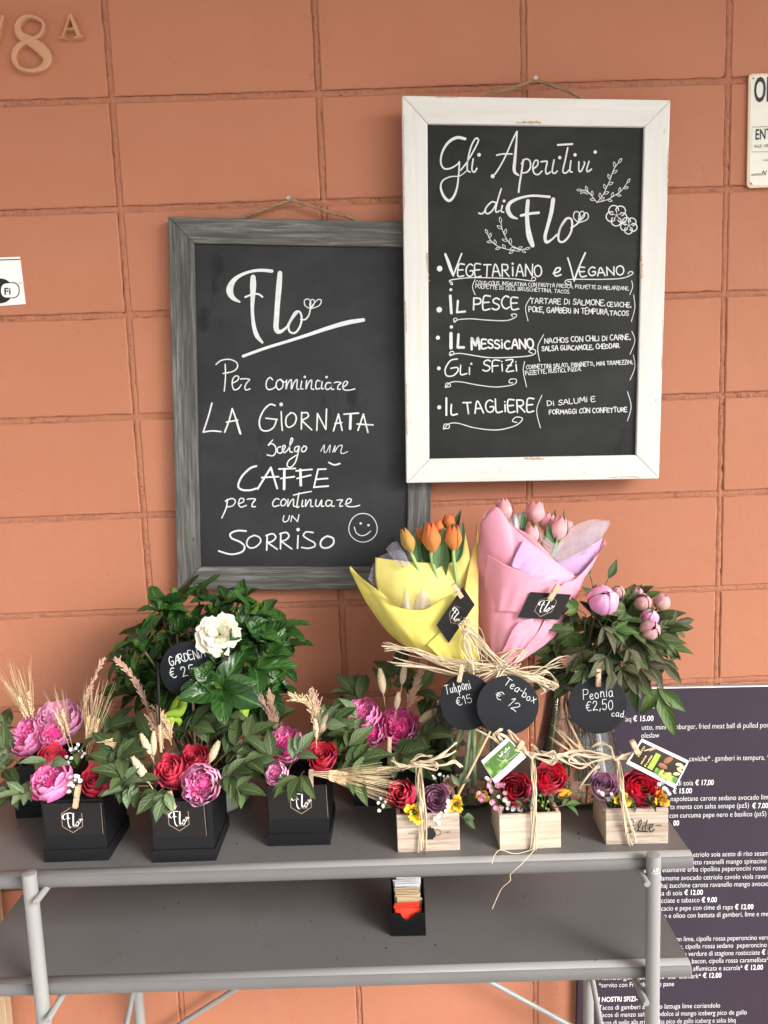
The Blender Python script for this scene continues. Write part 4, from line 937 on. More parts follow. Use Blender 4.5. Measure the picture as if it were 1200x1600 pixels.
def spx(b, t, Y0, Y1, n, L, label, **k):       # sprig between two photo points standing at depths Y0 -> Y1; L in photo pixels
    m = ppm(b[0], b[1], Y0); W = k.pop('W', .36)*1.14; L *= 1.10
    return sprig(at(*b, Y0), at(*t, Y1), n, L*m, L*m*W, label, **k)
def bunny(bx, by, tx, ty, Y, w, label, group, seed=0, sx=None, sy=None):
    rn = random.Random(seed); b, t = at(bx, by, Y), at(tx, ty, Y); root = thing('bunny_tail', label, 'dried grass', b, None, group)
    ax = t-b; L = ax.length; d = ax.normalized(); q = d.to_track_quat('Z', 'Y').to_matrix(); r = w*ppm(bx, by, Y)/2
    mb = MB(); rings = 12; k = 12; g = []
    for j in range(k):
        row = []
        for i in range(rings+1):
            v = i/rings; rr = r*math.sin(math.pi*min(1, .06+v*.92))**.7*(1.12-.35*v)
            a = 2*math.pi*j/k; row.append(b+q @ Vector((rr*.8*math.cos(a), rr*.8*math.sin(a), L*v)))
        g.append(row)
    mb.grid(g, closed_u=True)
    for i in range(700):
        v = rn.random(); rr = r*math.sin(math.pi*min(1, .06+v*.92))**.7*(1.12-.35*v)*.75; a = rn.random()*6.283
        p = b+q @ Vector((rr*math.cos(a), rr*math.sin(a), L*v)); dd = q @ Vector((math.cos(a)*.45, math.sin(a)*.45, 1+rn.gauss(0, .15)))
        mb.ribbon([p, p+dd.normalized()*r*(.28+.35*rn.random())], [.0005, .0001], (p-CAM).normalized(), rn.random())
    build(mb, 'seed_head', M['bunny'], root)
    mb = MB(); mb.tube([b+d*.004, b-d*.02, (b-d*.05)+Vector((0, .01, -.01))], .0008, 5); build(mb, 'stalk', M['straw'], root); return root
def wheat(bx, by, tx, ty, Y, label, group, n=3, awn=.07, seed=0, spread=.12, ear=.045):
    rn = random.Random(seed); b, t = at(bx, by, Y), at(tx, ty, Y); ax = (t-b); d = ax.normalized(); side = d.cross(Vector((0, -1, 0))).normalized(); root = thing('wheat_ear', label, 'dried wheat', b, None, group)
    st, ea, aw = MB(), MB(), MB()
    for q in range(n):
        o = (q-(n-1)/2)*spread; dd = (d+side*o+Vector((0, rn.gauss(0, .08), 0))).normalized(); p0 = b+side*o*.05
        st.tube([p0-dd*.03, p0, p0+dd*ear*.2], .0008, 5, rnd=rn.random())
        for k in range(16):
            v = k/15; p = p0+dd*ear*v; s2 = side*(1 if k % 2 else -1)
            e = (dd+s2*.35+Vector((0, rn.gauss(0, .3), 0))).normalized()
            ea.leaf(p, e, Vector((0, -1, .3)), .0095, .0033, .3, .6, 4, rn.random())
            a = (dd+s2*(.10+.10*rn.random())+Vector((0, rn.gauss(0, .10), 0))).normalized()
            aw.tube([p+e*.008, p+e*.008+a*awn*.5, p+e*.008+a*awn*(.8+.3*rn.random())], [.00034, .00024, .0001], 4, rnd=rn.random())
    build(st, 'stalk', M['straw'], root); build(ea, 'grain_head', M['straw'], root); build(aw, 'awns', M['straw'], root); return root
def plume(pts, Y, w, label, mat='plume', group=None, seed=0, dens=90, kind=.5):
    rn = random.Random(seed); P = catmull([at(x, y, Y) for x, y in pts], 8); root = thing('dry_plume', label, 'dried grass', P[0], None, group)
    m = ppm(*pts[0], Y); mb = MB(); mb.tube(P, [.0009*(1-.6*i/(len(P)-1)) for i in range(len(P))], 5); build(mb, 'stalk', M['straw'], root)
    mb = MB(); N = len(P)
    for i in range(dens):
        v = .12+.88*rn.random(); j = min(N-2, int(v*(N-1))); p = P[j].lerp(P[j+1], rn.random()); d = (P[j+1]-P[j]).normalized(); side = d.cross(Vector((0, -1, 0))).normalized()
        sp = rn.gauss(0, 1); e = (d+side*sp*kind+Vector((0, rn.gauss(0, .35), 0))).normalized(); L = w*m*(.5+.8*rn.random())*(1-.45*v)
        mb.tube([p, p+e*L*.5+d*L*.1, p+e*L+d*L*.35], [.0005, .0005, .0002], 4, rnd=rn.random())
        for q in range(3): mb.leaf(p+e*L*(.4+.25*q)+d*L*.1*q, (e+d*.4+side*rn.gauss(0, .4)), Vector((0, -1, .2)), .0058, .0019, .3, .5, 3, rn.random())
    build(mb, 'seed_spikes', M[mat], root); return root
def blossoms(pts, Y, r, label, name='baby_breath', mat='gyps', group=None, seed=0, cat='small flowers', base=None):
    """a spray: each tiny blossom is five petals round a centre, on a thread-thin branching stem"""
    rn = random.Random(seed); m = ppm(*pts[0], Y); C0 = [at(x, y, Y+rn.gauss(0, .004)) for x, y in pts]
    b = base and at(*base, Y+.01) or (sum(C0, Vector())/len(C0)+Vector((0, .012, -.03))); root = thing(name, label, cat, b, None, group)
    st, bl = MB(), MB()
    for c in C0:
        st.tube([b, b.lerp(c, .6)+Vector((0, 0, .003)), c], .0005, 4); R_ = r*m*(.75+.5*rn.random()); d = (CAM-c).normalized()+Vector((rn.gauss(0, .4), rn.gauss(0, .4), rn.gauss(0, .4))); q = d.to_track_quat('Z', 'Y').to_matrix()
        for k in range(7):
            a = k*.898; dd = q @ Vector((math.cos(a), math.sin(a), .35+rn.random()*.5)); bl.leaf(c, dd, q @ Vector((0, 0, 1)), R_*1.05, R_*.95, -.5, .3, 4, rn.random(), sharp=.6)
        bl.ball(c+q @ Vector((0, 0, R_*.3)), R_*.45, 6)
    build(st, 'stems', M['stemgreen'], root); build(bl, 'blossoms', M[mat], root); return root
def freesia(x, y, r, Y, label, mat='freesia', d=(0, -.9, .4), seed=0):
    rn = random.Random(seed); p = at(x, y, Y); s = r*ppm(x, y, Y); root = thing('yellow_flower', label, 'flower', p, facing(d, rn.random()*6)); mb = MB()
    for k in range(8):
        t = k/7; petal(mb, k*2.4, s*(.42+.5*t), .75, lambda v: .3+.75*v**.7, s*(1.25-.35*t), rn.random(), .3+.7*t, 7, 7, .10, .04, -s*.7)
    build(mb, 'petals', M[mat], root, local=True)
    mb = MB()
    for k in range(4): mb.leaf((0, 0, -s*.6), (math.cos(k*1.57+.4), math.sin(k*1.57+.4), .2), (0, 0, 1), s*1.2, s*.5, .6, .2, 5)
    build(mb, 'sepals', M['vivid'], root, local=True); stem_part(root, M['stemgreen'], s*2, .0012); return root
def clothespin(x0, y0, x1, y1, Y, label, dY=0.0, w=7.0):
    """wooden peg whose visible prong runs between two photo points"""
    a, b = at(x0, y0, Y+dY), at(x1, y1, Y); root = thing('clothespin', label, 'clothespin', b); d = (b-a); L = d.length; d.normalize()
    out = Vector((0, -1, .15)); side = d.cross(out).normalized(); out = side.cross(d).normalized(); wm = w*ppm(x0, y0, Y)
    for s, tp in ((0, 0), (1, 1)):
        mb = MB(); prof = [(0, .0022), (L*.25, .0030), (L*.45, .0026), (L*.5, .0018), (L*.55, .0026), (L*.9, .0028), (L, .0012)]
        o = a-side*wm/2 - out*(.0028*s)
        top = [o+d*t+out*(h if not s else 0) for t, h in prof]; bot = [o+d*t-out*(0 if not s else h) for t, h in prof]
        n = len(prof); vs = [p for p in top]+[p for p in bot]; ws = [p+side*wm for p in vs]; n0 = len(mb.v)
        pts = vs+ws; pt = [((i >= 2*n)*wm+.001*(i % 3), (i % n)/n*L, s*.4) for i in range(4*n)]
        fs = []
        for i in range(n-1): fs += [(i, i+1, 2*n+i+1, 2*n+i), (n+i, 3*n+i, 3*n+i+1, n+i+1), (i, n+i, n+i+1, i+1), (2*n+i, 2*n+i+1, 3*n+i+1, 3*n+i)]
        fs += [(0, 2*n, 3*n, n), (n-1, 2*n-1, 4*n-1, 3*n-1)]
        mb.add(pts, fs, pt); build(mb, 'prong', M['peg'], root, smooth=False, bevel=.0003)
    mb = MB(); c = a+d*L*.5-out*.0005
    mb.tube([c-side*wm*.62+out*.002, c+side*wm*.62+out*.002], .0013, 8); build(mb, 'spring', M['steel'], root); return root
def flo_logo(root, fn, nrm, unit, sc_=1.0):
    k = Ink(fn, nrm, unit); hexa = [(440+250*math.sin(i*math.pi/3), 300-290*math.cos(i*math.pi/3)) for i in range(6)]
    k.stroke(13, hexa+[hexa[0], hexa[1]], straight=True); k.out('hexagon_outline', M['cardedge'], root)
    k = Ink(fn, nrm, unit)
    for w, p in FLO: k.stroke([x*1.0 for x in w] if isinstance(w, list) else w*1.4, [(x*.84+70, y*.86+42) for x, y in p])
    k.out('logo_lettering', M['white'], root)
    mb = MB(); o = fn(390, 470)+Vector(nrm).normalized()*.0006; ux = (fn(400, 470)-fn(390, 470)).normalized(); uy = (fn(390, 460)-fn(390, 470)).normalized()
    text_mesh(mb, 'FLOWER BAR', o, ux, uy, size=32*unit, width=190*unit, bold=.01); build(mb, 'small_lettering', M['cardedge'], root, smooth=False)
def card(tl, tr, bl, Y, label, cx=.5, cy=.5, k=1.0, lift=(0, 0, 0), edge=True):
    """printed card with its three corners at photo points (x, y, extra depth)"""
    A, B, C = [at(p[0], p[1], Y+(p[2] if len(p) > 2 else 0)) for p in (tl, tr, bl)]
    ux, uy = B-A, C-A; nrm = uy.cross(ux).normalized()
    if nrm.y > 0: nrm = -nrm
    root = thing('business_card', label, 'card', (A+(ux+uy)/2)[:]); mb = MB(); mb.box(A, ux, uy, nrm*-.0008); build(mb, 'card_sheet', M['card'], root, smooth=False)
    L = ux.length; H = uy.length; X, Yv = ux.normalized(), uy.normalized(); unit = min(L, H)*.86/580*k
    fn = lambda x, y: A+ux*cx+uy*cy+X*((x-440)*unit)+Yv*((y-300)*unit)
    flo_logo(root, fn, nrm, unit)
    if edge:
        kk = Ink(lambda x, y: A+ux*x+uy*y, nrm, .001); kk.stroke(.45, [(.993, .02), (.993, .98)]); kk.out('pale_edge', M['cardedge'], root)
    return root
def price_tag(x, y, rx, ry, Y, label, rot=0.0, tilt=(0, -1, .12), lines=()):
    c = at(x, y, Y); m = ppm(x, y, Y); n = Vector(tilt).normalized(); X = Vector((1, 0, 0)); X = (X-n*X.dot(n)).normalized(); Z = n.cross(X); Z = -Z if Z.z < 0 else Z
    root = thing('price_tag', label, 'price tag', c); mb = MB(); N = 48
    mb.prism([c+X*(rx*m*math.cos(2*math.pi*i/N))+Z*(ry*m*math.sin(2*math.pi*i/N)) for i in range(N)], n*-.0026); build(mb, 'tag_disc', M['slate'], root, smooth=False, bevel=.0005)
    k = Ink(lambda a, b: c+X*((a-x)*m)-Z*((b-y)*m), n, m)
    for body, p0, p1, h, w in lines: k.text(body, p0, p1, h, w*.85, jit=.08)
    if lines: k.out('chalk_lettering', M['chalk'], root)
    return root
def raffia(paths, label, wid=3.0, cat='raffia tie', seed=0, jig=.003, copies=3, threads=()):
    """bundles of raffia strands; every path is a list of (x, y, depth)"""
    rn = random.Random(seed); allp = [[at(*q) for q in p] for p in paths]; root = thing('raffia_bow', label, cat, allp[0][0]); mb = MB()
    for p in allp:
        for c in range(copies):
            q = [v+Vector((rn.gauss(0, jig), rn.gauss(0, jig*.6), rn.gauss(0, jig))) for v in p]; Q = catmull(q, 8); N = len(Q); tw = rn.random()*6; tr = rn.gauss(0, 4)
            ws = wid*ppm(600, 1150, -.3)*(.45+.6*rn.random()); nn = [Vector((math.sin(tw+tr*i/N)*.5, -1, math.cos(tw+tr*i/N)*.5)) for i in range(N)]
            mb.ribbon(Q, [ws*(.8+.3*math.sin(i*.7+tw)) for i in range(N)], nn, rn.random())
    build(mb, 'strands', M['raffia'], root, solid=.00018)
    for t in threads:
        mb = MB(); mb.tube(catmull([at(*q) for q in t], 8), .00055, 5, rnd=.9); build(mb, 'loose_thread', M['raffia'], root)
    return root

# ================================================================= BLACK FLOWER BOXES
def black_box(fl, fr, depth, h, label, group=None, lid=.021, off=.0022):
    """base corners fl, fr are photo points on the shelf top"""
    a, b = atz(*fl, SHELF_Z), atz(*fr, SHELF_Z); ux = (b-a); w = ux.length; ang = math.atan2(ux.y, ux.x)
    root = thing('flower_box', label, 'flower box', (a+b)/2, Matrix.Rotation(ang, 3, 'Z'), group)
    def shell(name, hw, y0, y1, z0, z1, t, bottom):
        mb = MB()
        mb.box((-hw, y0, z0), (2*hw, 0, 0), (0, t, 0), (0, 0, z1-z0)); mb.box((-hw, y1-t, z0), (2*hw, 0, 0), (0, t, 0), (0, 0, z1-z0))
        mb.box((-hw, y0+t, z0), (t, 0, 0), (0, y1-y0-2*t, 0), (0, 0, z1-z0)); mb.box((hw-t, y0+t, z0), (t, 0, 0), (0, y1-y0-2*t, 0), (0, 0, z1-z0))
        mb.box((-hw+t, y0+t, z0+.001), (2*hw-2*t, 0, 0), (0, y1-y0-2*t, 0), (0, 0, bottom)); return build(mb, name, M['box'], root, smooth=False, local=True, bevel=.0006)
    hw = w/2; shell('box_lid_base', hw, 0, depth, 0, lid, .0018, .004); shell('box_body', hw-off, off, depth-off, .0055, h, .0018, h-.02)
    return root, at
A_, rA = black_box((69.6, 1348), (170.2, 1344.4), .105, .106, 'square black flower box at front left holding a pink peony and two red roses')
B_, rB = black_box((238.3, 1348.4), (338, 1345), .108, .108, 'square black flower box in front of the gardenia pot, card clipped at its left edge')
C_, rC = black_box((419, 1322.7), (516.7, 1320.3), .105, .106, 'square black flower box in front of the two dusky peonies, wheat lying over its edge')
D_, rD = black_box((25, 1279), (112, 1276), .10, .098, 'black flower box in the back row at far left, half hidden')
E_, rE = black_box((553, 1260.5), (715, 1256), .10, .062, 'wide low black flower box in the back row behind the teapot crate')
YA, YB, YC = -.398, -.413, -.381
card((66.5, 1256), (158, 1254), (71, 1306), YA, 'black logo card clipped to the black box at front left', .48, .52, .92)
card((234.5, 1253), (318.5, 1251), (240, 1309), YB, 'black logo card clipped to the black box in front of the gardenia', .5, .47, .82)
card((417, 1228), (510, 1226), (421, 1281), YC, 'black logo card clipped to the box with the wheat lying over it', .55, .46, .88)
clothespin(122, 1228, 117, 1263, YA-.004, 'wooden clothespin on the front-left black box beside white blossoms')
clothespin(263, 1238, 271, 1265, YB-.004, 'wooden clothespin on the black box before the gardenia, half under a leaf', w=8)
clothespin(486, 1204, 486, 1239, YC-.004, 'wooden clothespin on the box below the single red rose')
clothespin(609, 1153, 608, 1196, -.262, 'wooden clothespin in front of the dusky peony at the back', w=6)
UPF = (0, -.62, .8)
# front-left box
peony(at(81, 1221, -.375), .034, (-.15, -.45, .9), 'large pink peony with magenta heart in the front-left black box', seed=3, core=.82, openness=.25, lo=.72)
rose(at(147, 1218, -.372), .0290, (.1, -.62, .78), M['redrose'], 'deep red rose facing up at the right of the front-left box', seed=1, stem=.03, H=0.05)
rose(at(82, 1180, -.315), .027, (.55, -.35, .75), M['redrose'], 'red rose tipped on its side behind the large pink peony', seed=2, H=0.05, stem=.05)
blossoms([(112, 1172), (118, 1170), (125, 1173), (134, 1176), (121, 1164), (107, 1190), (101, 1195), (112, 1186), (128, 1181), (104, 1185), (97, 1193)], -.335, 4.2, 'white baby breath between the peonies and the red rose in the front-left box', seed=1)
blossoms([(112, 1216), (118, 1212), (108, 1224), (115, 1228), (108, 1234), (124, 1221), (117, 1219), (121, 1214), (112, 1222)], -.405, 4.6, 'white baby breath beside the clothespin of the front-left box', seed=2, base=(116, 1245))
# back-left box
peony(at(44, 1151, -.235), .034, (-.35, -.65, .65), 'mid pink peony with striped heart at far left', seed=5, openness=.3, core=.95)
peony(at(92, 1126, -.215), .040, (.1, -.5, .85), 'pale pink peony, palest and rearmost of the left boxes', seed=6, mats=('peonypale', 'peonypale'), openness=.35)
peony(at(85, 1148, -.255), .025, (.3, -.5, .75), 'small magenta peony tucked under the pale pink one', seed=7, mats=('peony', 'peonycore'), openness=.3)
WG = 'wheat ears in the left boxes'
wheat(47, 1124, 24, 1062, -.215, 'dry wheat ears at far left standing behind the mid pink peony', WG, 3, .066, 1, .13)
wheat(106, 1152, 86, 1098, -.262, 'thin wheat ears leaning left before the pale pink peony', WG, 2, .045, 2, .14)
wheat(140, 1163, 152, 1088, -.30, 'tall golden wheat bunch rising right of the left peonies', WG, 3, .072, 3, .09)
plume([(127, 1122), (135, 1090), (147, 1060), (158, 1036)], -.29, 12, 'thin reddish dry grass spike among the tall golden wheat', seed=4, dens=40, kind=.25)
plume([(150, 1160), (168, 1160), (179, 1170), (178, 1184), (164, 1190)], -.33, 12, 'curled golden dry grass beside the left red rose', mat='straw', seed=5, dens=90)
LG = 'leaf sprigs of the left boxes'; ll = 'dark green peony leaf sprig sticking out of a left black box'
for i, (b, t, y0, y1, n, L) in enumerate([((40, 1205), (8, 1172), -.24, -.26, 4, 40), ((30, 1200), (2, 1205), -.26, -.30, 4, 42), ((60, 1215), (22, 1238), -.35, -.40, 4, 44), ((40, 1150), (6, 1128), -.20, -.20, 4, 36), ((140, 1180), (168, 1140), -.29, -.27, 4, 44),
   ((150, 1190), (196, 1150), -.28, -.25, 4, 44), ((155, 1205), (188, 1185), -.36, -.38, 4, 44), ((120, 1190), (128, 1172), -.36, -.38, 3, 34), ((165, 1235), (205, 1222), -.375, -.40, 4, 44), ]):
    spx(b, t, y0, y1, n, L, ll, group=LG, seed=i+10, mat='leaf')
for i, (b, t, y0, y1, n, L) in enumerate([((60, 1240), (32, 1240), -.385, -.41, 3, 38), ((95, 1195), (75, 1192), -.35, -.39, 2, 36), ((155, 1245), (190, 1228), -.39, -.42, 3, 40), ((35, 1180), (5, 1180), -.25, -.27, 3, 34)]):
    spx(b, t, y0, y1, n, L, 'pale sage green leaf sprig hanging over a left black box edge', group='pale leaf sprigs of the left boxes', seed=i+40, mat='sage')
# front-middle box
rose(at(266, 1203, -.385), .0310, (-.1, -.70, .70), M['pinkred'], 'bright red rose with furled petals, front of the pair before the gardenia', seed=4, openness=.6, H=0.066)
rose(at(304, 1183, -.345), .0275, (.05, -.72, .70), M['redrose'], 'darker red rose, rear of the pair before the gardenia', seed=5, H=0.048)
peony(at(314, 1226, -.405), .031, (.05, -.95, .35), 'pink peony facing forward over the front edge of the gardenia-side box', seed=8, openness=.2, core=.9, mats=('peonypale', 'peony'), lo=.95)
BG = 'bunny tails of the box before the gardenia'
bunny(232, 1222, 208, 1184, -.40, 15, 'bunny tail grass leaning left, lowest in the box before the gardenia', BG, 1)
bunny(235, 1178, 221, 1148, -.36, 12, 'bunny tail grass, left one of the upright pair before the gardenia', BG, 2)
bunny(240, 1180, 240, 1143, -.35, 11, 'bunny tail grass, right one of the upright pair before the gardenia', BG, 3)
bunny(328, 1190, 341, 1160, -.37, 14, 'bunny tail grass leaning right above the forward-facing pink peony', BG, 4)
mb = MB(); mb.tube([at(252, 1175, -.35), at(247, 1102, -.34)], .0022, 6); tag(build(mb, 'wooden_skewer', M['peg'], smooth=False), 'short wooden skewer standing behind the red roses before the gardenia', 'skewer')
plume([(256, 1170), (249, 1145), (240, 1128)], -.33, 22, 'reddish dry plume beside the skewer behind the red roses', seed=6, dens=80, kind=.3)
plume([(268, 1165), (262, 1140), (250, 1115)], -.32, 22, 'small pale dry plume right of the skewer behind the red roses', seed=7, dens=70, kind=.4, mat='straw')
plume([(236, 1125), (222, 1085), (203, 1052), (187, 1034)], -.30, 12, 'long pinkish plume in front of the gardenia leaves at left', seed=8, dens=130, kind=.25)
plume([(433, 1160), (424, 1120), (408, 1095), (396, 1082)], -.28, 18, 'pinkish plume right of the gardenia, left of its pair', seed=9, dens=90, kind=.4)
plume([(436, 1160), (430, 1118), (422, 1088)], -.28, 14, 'pinkish plume right of the gardenia, right of its pair', seed=10, dens=80, kind=.3)
LG = 'leaf sprigs of the box before the gardenia'; ll = 'green peony leaf sprig around the box in front of the gardenia'
for i, (b, t, y0, y1, n, L) in enumerate([((240, 1225), (195, 1212), -.39, -.41, 5, 44), ((235, 1210), (190, 1195), -.36, -.36, 4, 44), ((245, 1200), (215, 1170), -.33, -.31, 4, 40), ((330, 1200), (385, 1155), -.35, -.33, 5, 46), ((330, 1210), (390, 1185), -.36, -.36, 5, 46), ((335, 1225), (360, 1212), -.38, -.41, 4, 40), ((300, 1170), (350, 1120), -.31, -.29, 4, 46), ((280, 1160), (300, 1135), -.31, -.31, 4, 42), ((320, 1180), (330, 1145), -.32, -.32, 4, 42),
   ((335, 1190), (410, 1135), -.30, -.27, 5, 48), ((250, 1190), (232, 1150), -.31, -.29, 3, 40), ((340, 1220), (405, 1200), -.34, -.33, 5, 44), ((345, 1230), (372, 1232), -.37, -.38, 4, 38), ((225, 1220), (180, 1175), -.35, -.33, 4, 42), ((230, 1240), (195, 1238), -.39, -.42, 3, 36), ((255, 1232), (245, 1240), -.40, -.415, 3, 36), ((300, 1175), (278, 1120), -.29, -.27, 3, 40)]):
    spx(b, t, y0, y1, n, L, ll, group=LG, seed=i+60, mat='leaf', W=.40)
spx((262, 1236), (258, 1244), -.42, -.428, 3, 34, 'pale sage leaves drooping over the clothespin of the box before the gardenia', mat='sage', seed=90, droop=.9)
spx((232, 1228), (200, 1232), -.40, -.425, 3, 36, 'pale sage leaf sprig reaching left of the box before the gardenia', mat='sage', seed=91)
# middle box
peony(at(448, 1166, -.33), .030, (-.1, -.7, .7), 'dusky pink peony left of the single red rose in the middle box', seed=9, core=1.0, openness=.35)
rose(at(503, 1182, -.358), .0300, (.05, -.72, .68), M['redrose'], 'single red rose above the clothespin of the middle box', seed=6, H=0.052)
peony(at(432, 1209, -.375), .019, (-.2, -.75, .6), 'half-open pale pink peony bud low in the middle box', seed=10, mats=('peonypale', 'peony'), core=.7, openness=.1, dense=16)
plume([(496, 1145), (492, 1118), (482, 1100), (465, 1092)], -.33, 20, 'straw coloured plume curling left above the middle box', seed=11, mat='straw', dens=130, kind=.5)
plume([(500, 1140), (497, 1112), (490, 1090)], -.325, 18, 'tan plume standing right above the middle box', seed=12, dens=100, kind=.4)
bunny(500, 1145, 519, 1108, -.34, 15, 'bunny tail grass, larger one above the red rose of the middle box', 'bunny tails of the middle box', 5)
bunny(494, 1152, 493, 1124, -.35, 10, 'bunny tail grass, smaller one above the red rose of the middle box', 'bunny tails of the middle box', 6)
wheat(512, 1211, 560, 1217, -.405, 'long wheat ears lying sideways from the middle box towards the teapot crate', None, 4, .085, 7, .07, ear=.026)
LG = 'leaf sprigs of the middle box'; ll = 'green leaf sprig around the middle black box with the single red rose'
for i, (b, t, y0, y1, n, L) in enumerate([((440, 1200), (420, 1180), -.36, -.36, 3, 38), ((490, 1160), (520, 1130), -.32, -.30, 4, 42), ((520, 1205), (560, 1190), -.36, -.36, 4, 46), ((515, 1190), (545, 1165), -.33, -.32, 4, 42), ((470, 1220), (455, 1225), -.375, -.395, 3, 32), ((510, 1210), (555, 1212), -.37, -.385, 4, 44), ((520, 1180), (540, 1180), -.33, -.33, 3, 40), ((475, 1205), (468, 1215), -.37, -.39, 2, 40)]):
    spx(b, t, y0, y1, n, L, ll, group=LG, seed=i+100, mat='leaf')
spx((450, 1205), (466, 1176), -.372, -.375, 3, 36, 'pale sage leaves between dusky peony and single red rose', mat='sage', seed=120)
spx((500, 1150), (508, 1132), -.342, -.345, 2, 34, 'pale sage leaves below the bunny tails of the middle box', mat='sage', seed=121)
# back-middle box
peony(at(567, 1118, -.205), .032, (-.25, -.55, .75), 'dusky pink peony at the rear left of the wide back box', seed=11, mats=('peony', 'peony'))
peony(at(624, 1136, -.225), .036, (.05, -.8, .55), 'large dusky pink peony with magenta heart in the wide back box', seed=12, core=.75, openness=.2, lo=.75)
peony(at(581, 1146, -.23), .024, (-.15, -.75, .55), 'small dusky peony low left in the wide back box', seed=13)
BG = 'bunny tails of the wide back box'
bunny(599, 1083, 594, 1046, -.20, 14, 'bunny tail grass, tallest left one above the dusky peonies', BG, 7); bunny(628, 1069, 633, 1035, -.18, 12, 'bunny tail grass against the wall above the dusky peonies', BG, 8)
bunny(619, 1108, 623, 1083, -.22, 11, 'short bunny tail grass between the two dusky peonies', BG, 9); bunny(655, 1128, 680, 1110, -.22, 14, 'bunny tail grass lying right of the large dusky peony', BG, 10)
plume([(630, 1118), (643, 1090), (654, 1060), (662, 1040)], -.19, 18, 'pinkish plume fanning right above the dusky peonies', seed=13, dens=140, kind=.35)
LG = 'leaf sprigs of the wide back box'; ll = 'dark leaf sprig around the dusky peonies at the back'
for i, (b, t, y0, y1, n, L) in enumerate([((600, 1110), (618, 1055), -.17, -.15, 4, 44), ((640, 1130), (675, 1110), -.17, -.16, 4, 46), ((645, 1160), (680, 1155), -.21, -.21, 5, 46), ((560, 1160), (538, 1160), -.24, -.25, 4, 44), ((610, 1170), (625, 1180), -.245, -.265, 5, 44), ((560, 1140), (530, 1120), -.19, -.17, 4, 42), ((575, 1110), (555, 1085), -.16, -.14, 4, 40), ((590, 1165), (570, 1175), -.25, -.27, 4, 44), ((640, 1150), (662, 1148), -.24, -.26, 3, 46), ((635, 1100), (650, 1080), -.16, -.15, 3, 40), ((590, 1180), (575, 1190), -.255, -.27, 5, 40), ((560, 1180), (540, 1190), -.26, -.28, 4, 40), ((640, 1185), (660, 1188), -.25, -.265, 4, 40), ((580, 1160), (555, 1150), -.24, -.26, 3, 40)]):
    spx(b, t, y0, y1, n, L, ll, group=LG, seed=i+130, mat='leaf', W=.42)
spx((580, 1130), (558, 1122), -.245, -.26, 2, 38, 'pale leaf pair lying on the small dusky peony', mat='sage', seed=150)

# ================================================================= WHITEWASHED CRATES
def crate(fl, fr, depth, h, label, mat):
    a, b = atz(*fl, SHELF_Z), atz(*fr, SHELF_Z); ux = b-a; w = ux.length; root = thing('wooden_crate', label, 'crate', (a+b)/2, Matrix.Rotation(math.atan2(ux.y, ux.x), 3, 'Z')); t = .006; hw = w/2
    def plank(o, L, W, T, vert, rnd, nm='side_board'):
        mb = MB(); o, L, W, T = map(Vector, (o, L, W, T)); mb.box(o, L, W, T); n = len(mb.v)
        mb.p = [((Vector(v)-o).dot(W.normalized())+(Vector(v)-o).dot(T.normalized()), (Vector(v)-o).dot(L.normalized()), rnd) for v in mb.v]; return build(mb, nm, mat, root, smooth=False, local=True, bevel=.0009)
    plank((-hw, 0, 0), (w, 0, 0), (0, 0, h), (0, t, 0), 0, .1, 'front_board'); plank((-hw, depth-t, 0), (w, 0, 0), (0, 0, h), (0, t, 0), 0, .4)
    plank((-hw+.0003, t, 0), (0, depth-2*t, 0), (0, 0, h-.0006), (t, 0, 0), 0, .6); plank((hw-t-.0003, t, 0), (0, depth-2*t, 0), (0, 0, h-.0006), (t, 0, 0), 0, .8)
    plank((-hw+t, t, .001), (w-2*t, 0, 0), (0, depth-2*t, 0), (0, 0, .005), 0, .9, 'bottom_board')
    mb = MB(); n = 10
    mb.grid([[(-hw+t+(w-2*t)*i/n, t+(depth-2*t)*j/n, h-.012+RNG.gauss(0, .002)) for j in range(n+1)] for i in range(n+1)]); build(mb, 'flower_foam', M['soil'], root, local=True)
    return root
cD = crate((621.7, 1332.3), (719, 1328.3), .085, .064, 'whitewashed wooden crate printed with a black teapot', M['crate'])
cE = crate((781, 1329), (876.7, 1324.5), .085, .060, 'plain pale wooden crate without print, middle one of the crates', M['cratepale'])
cF = crate((946.7, 1320), (1044, 1318), .085, .060, 'whitewashed wooden crate printed with a curly script word', M['crate'])
YD, YE, YF = -.4135, -.4195, -.4195
k = Ink(lambda x, y: at(580+x/7.5, 1160+y/7.5, YD), (0, -1, 0), ppm(670, 1300, YD)/7.5); mb = k.mb
mb.add([at(580+x/7.5, 1160+y/7.5, YD-.0004) for x, y in [(640, 1050), (655, 1016), (676, 1004), (680, 988), (690, 984), (700, 990), (704, 1002), (735, 1006), (745, 1040), (760, 1068), (755, 1105), (732, 1115), (726, 1138), (640, 1140), (628, 1100)]], [tuple(range(15))])
k.stroke(7, [(752, 1030), (772, 1018), (798, 1024), (815, 1052), (800, 1085), (764, 1092)]); k.out('teapot_print', M['ink'], cD)
mb = MB(); text_mesh(mb, 'SINCE', at(637.8, 1303.5, YD-.0004), (1, 0, .03), (0, 0, 1), size=.0032, width=.0107, bold=.01); text_mesh(mb, '1888', at(695, 1301.5, YD-.0004), (1, 0, .03), (0, 0, 1), size=.0032, width=.0087, bold=.01); build(mb, 'print_lettering', M['ink2'], cD, smooth=False)
k = Ink(lambda x, y: at(850+x/5, 1130+y/5, YF), (0, -1, 0), ppm(1000, 1290, YF)/5)
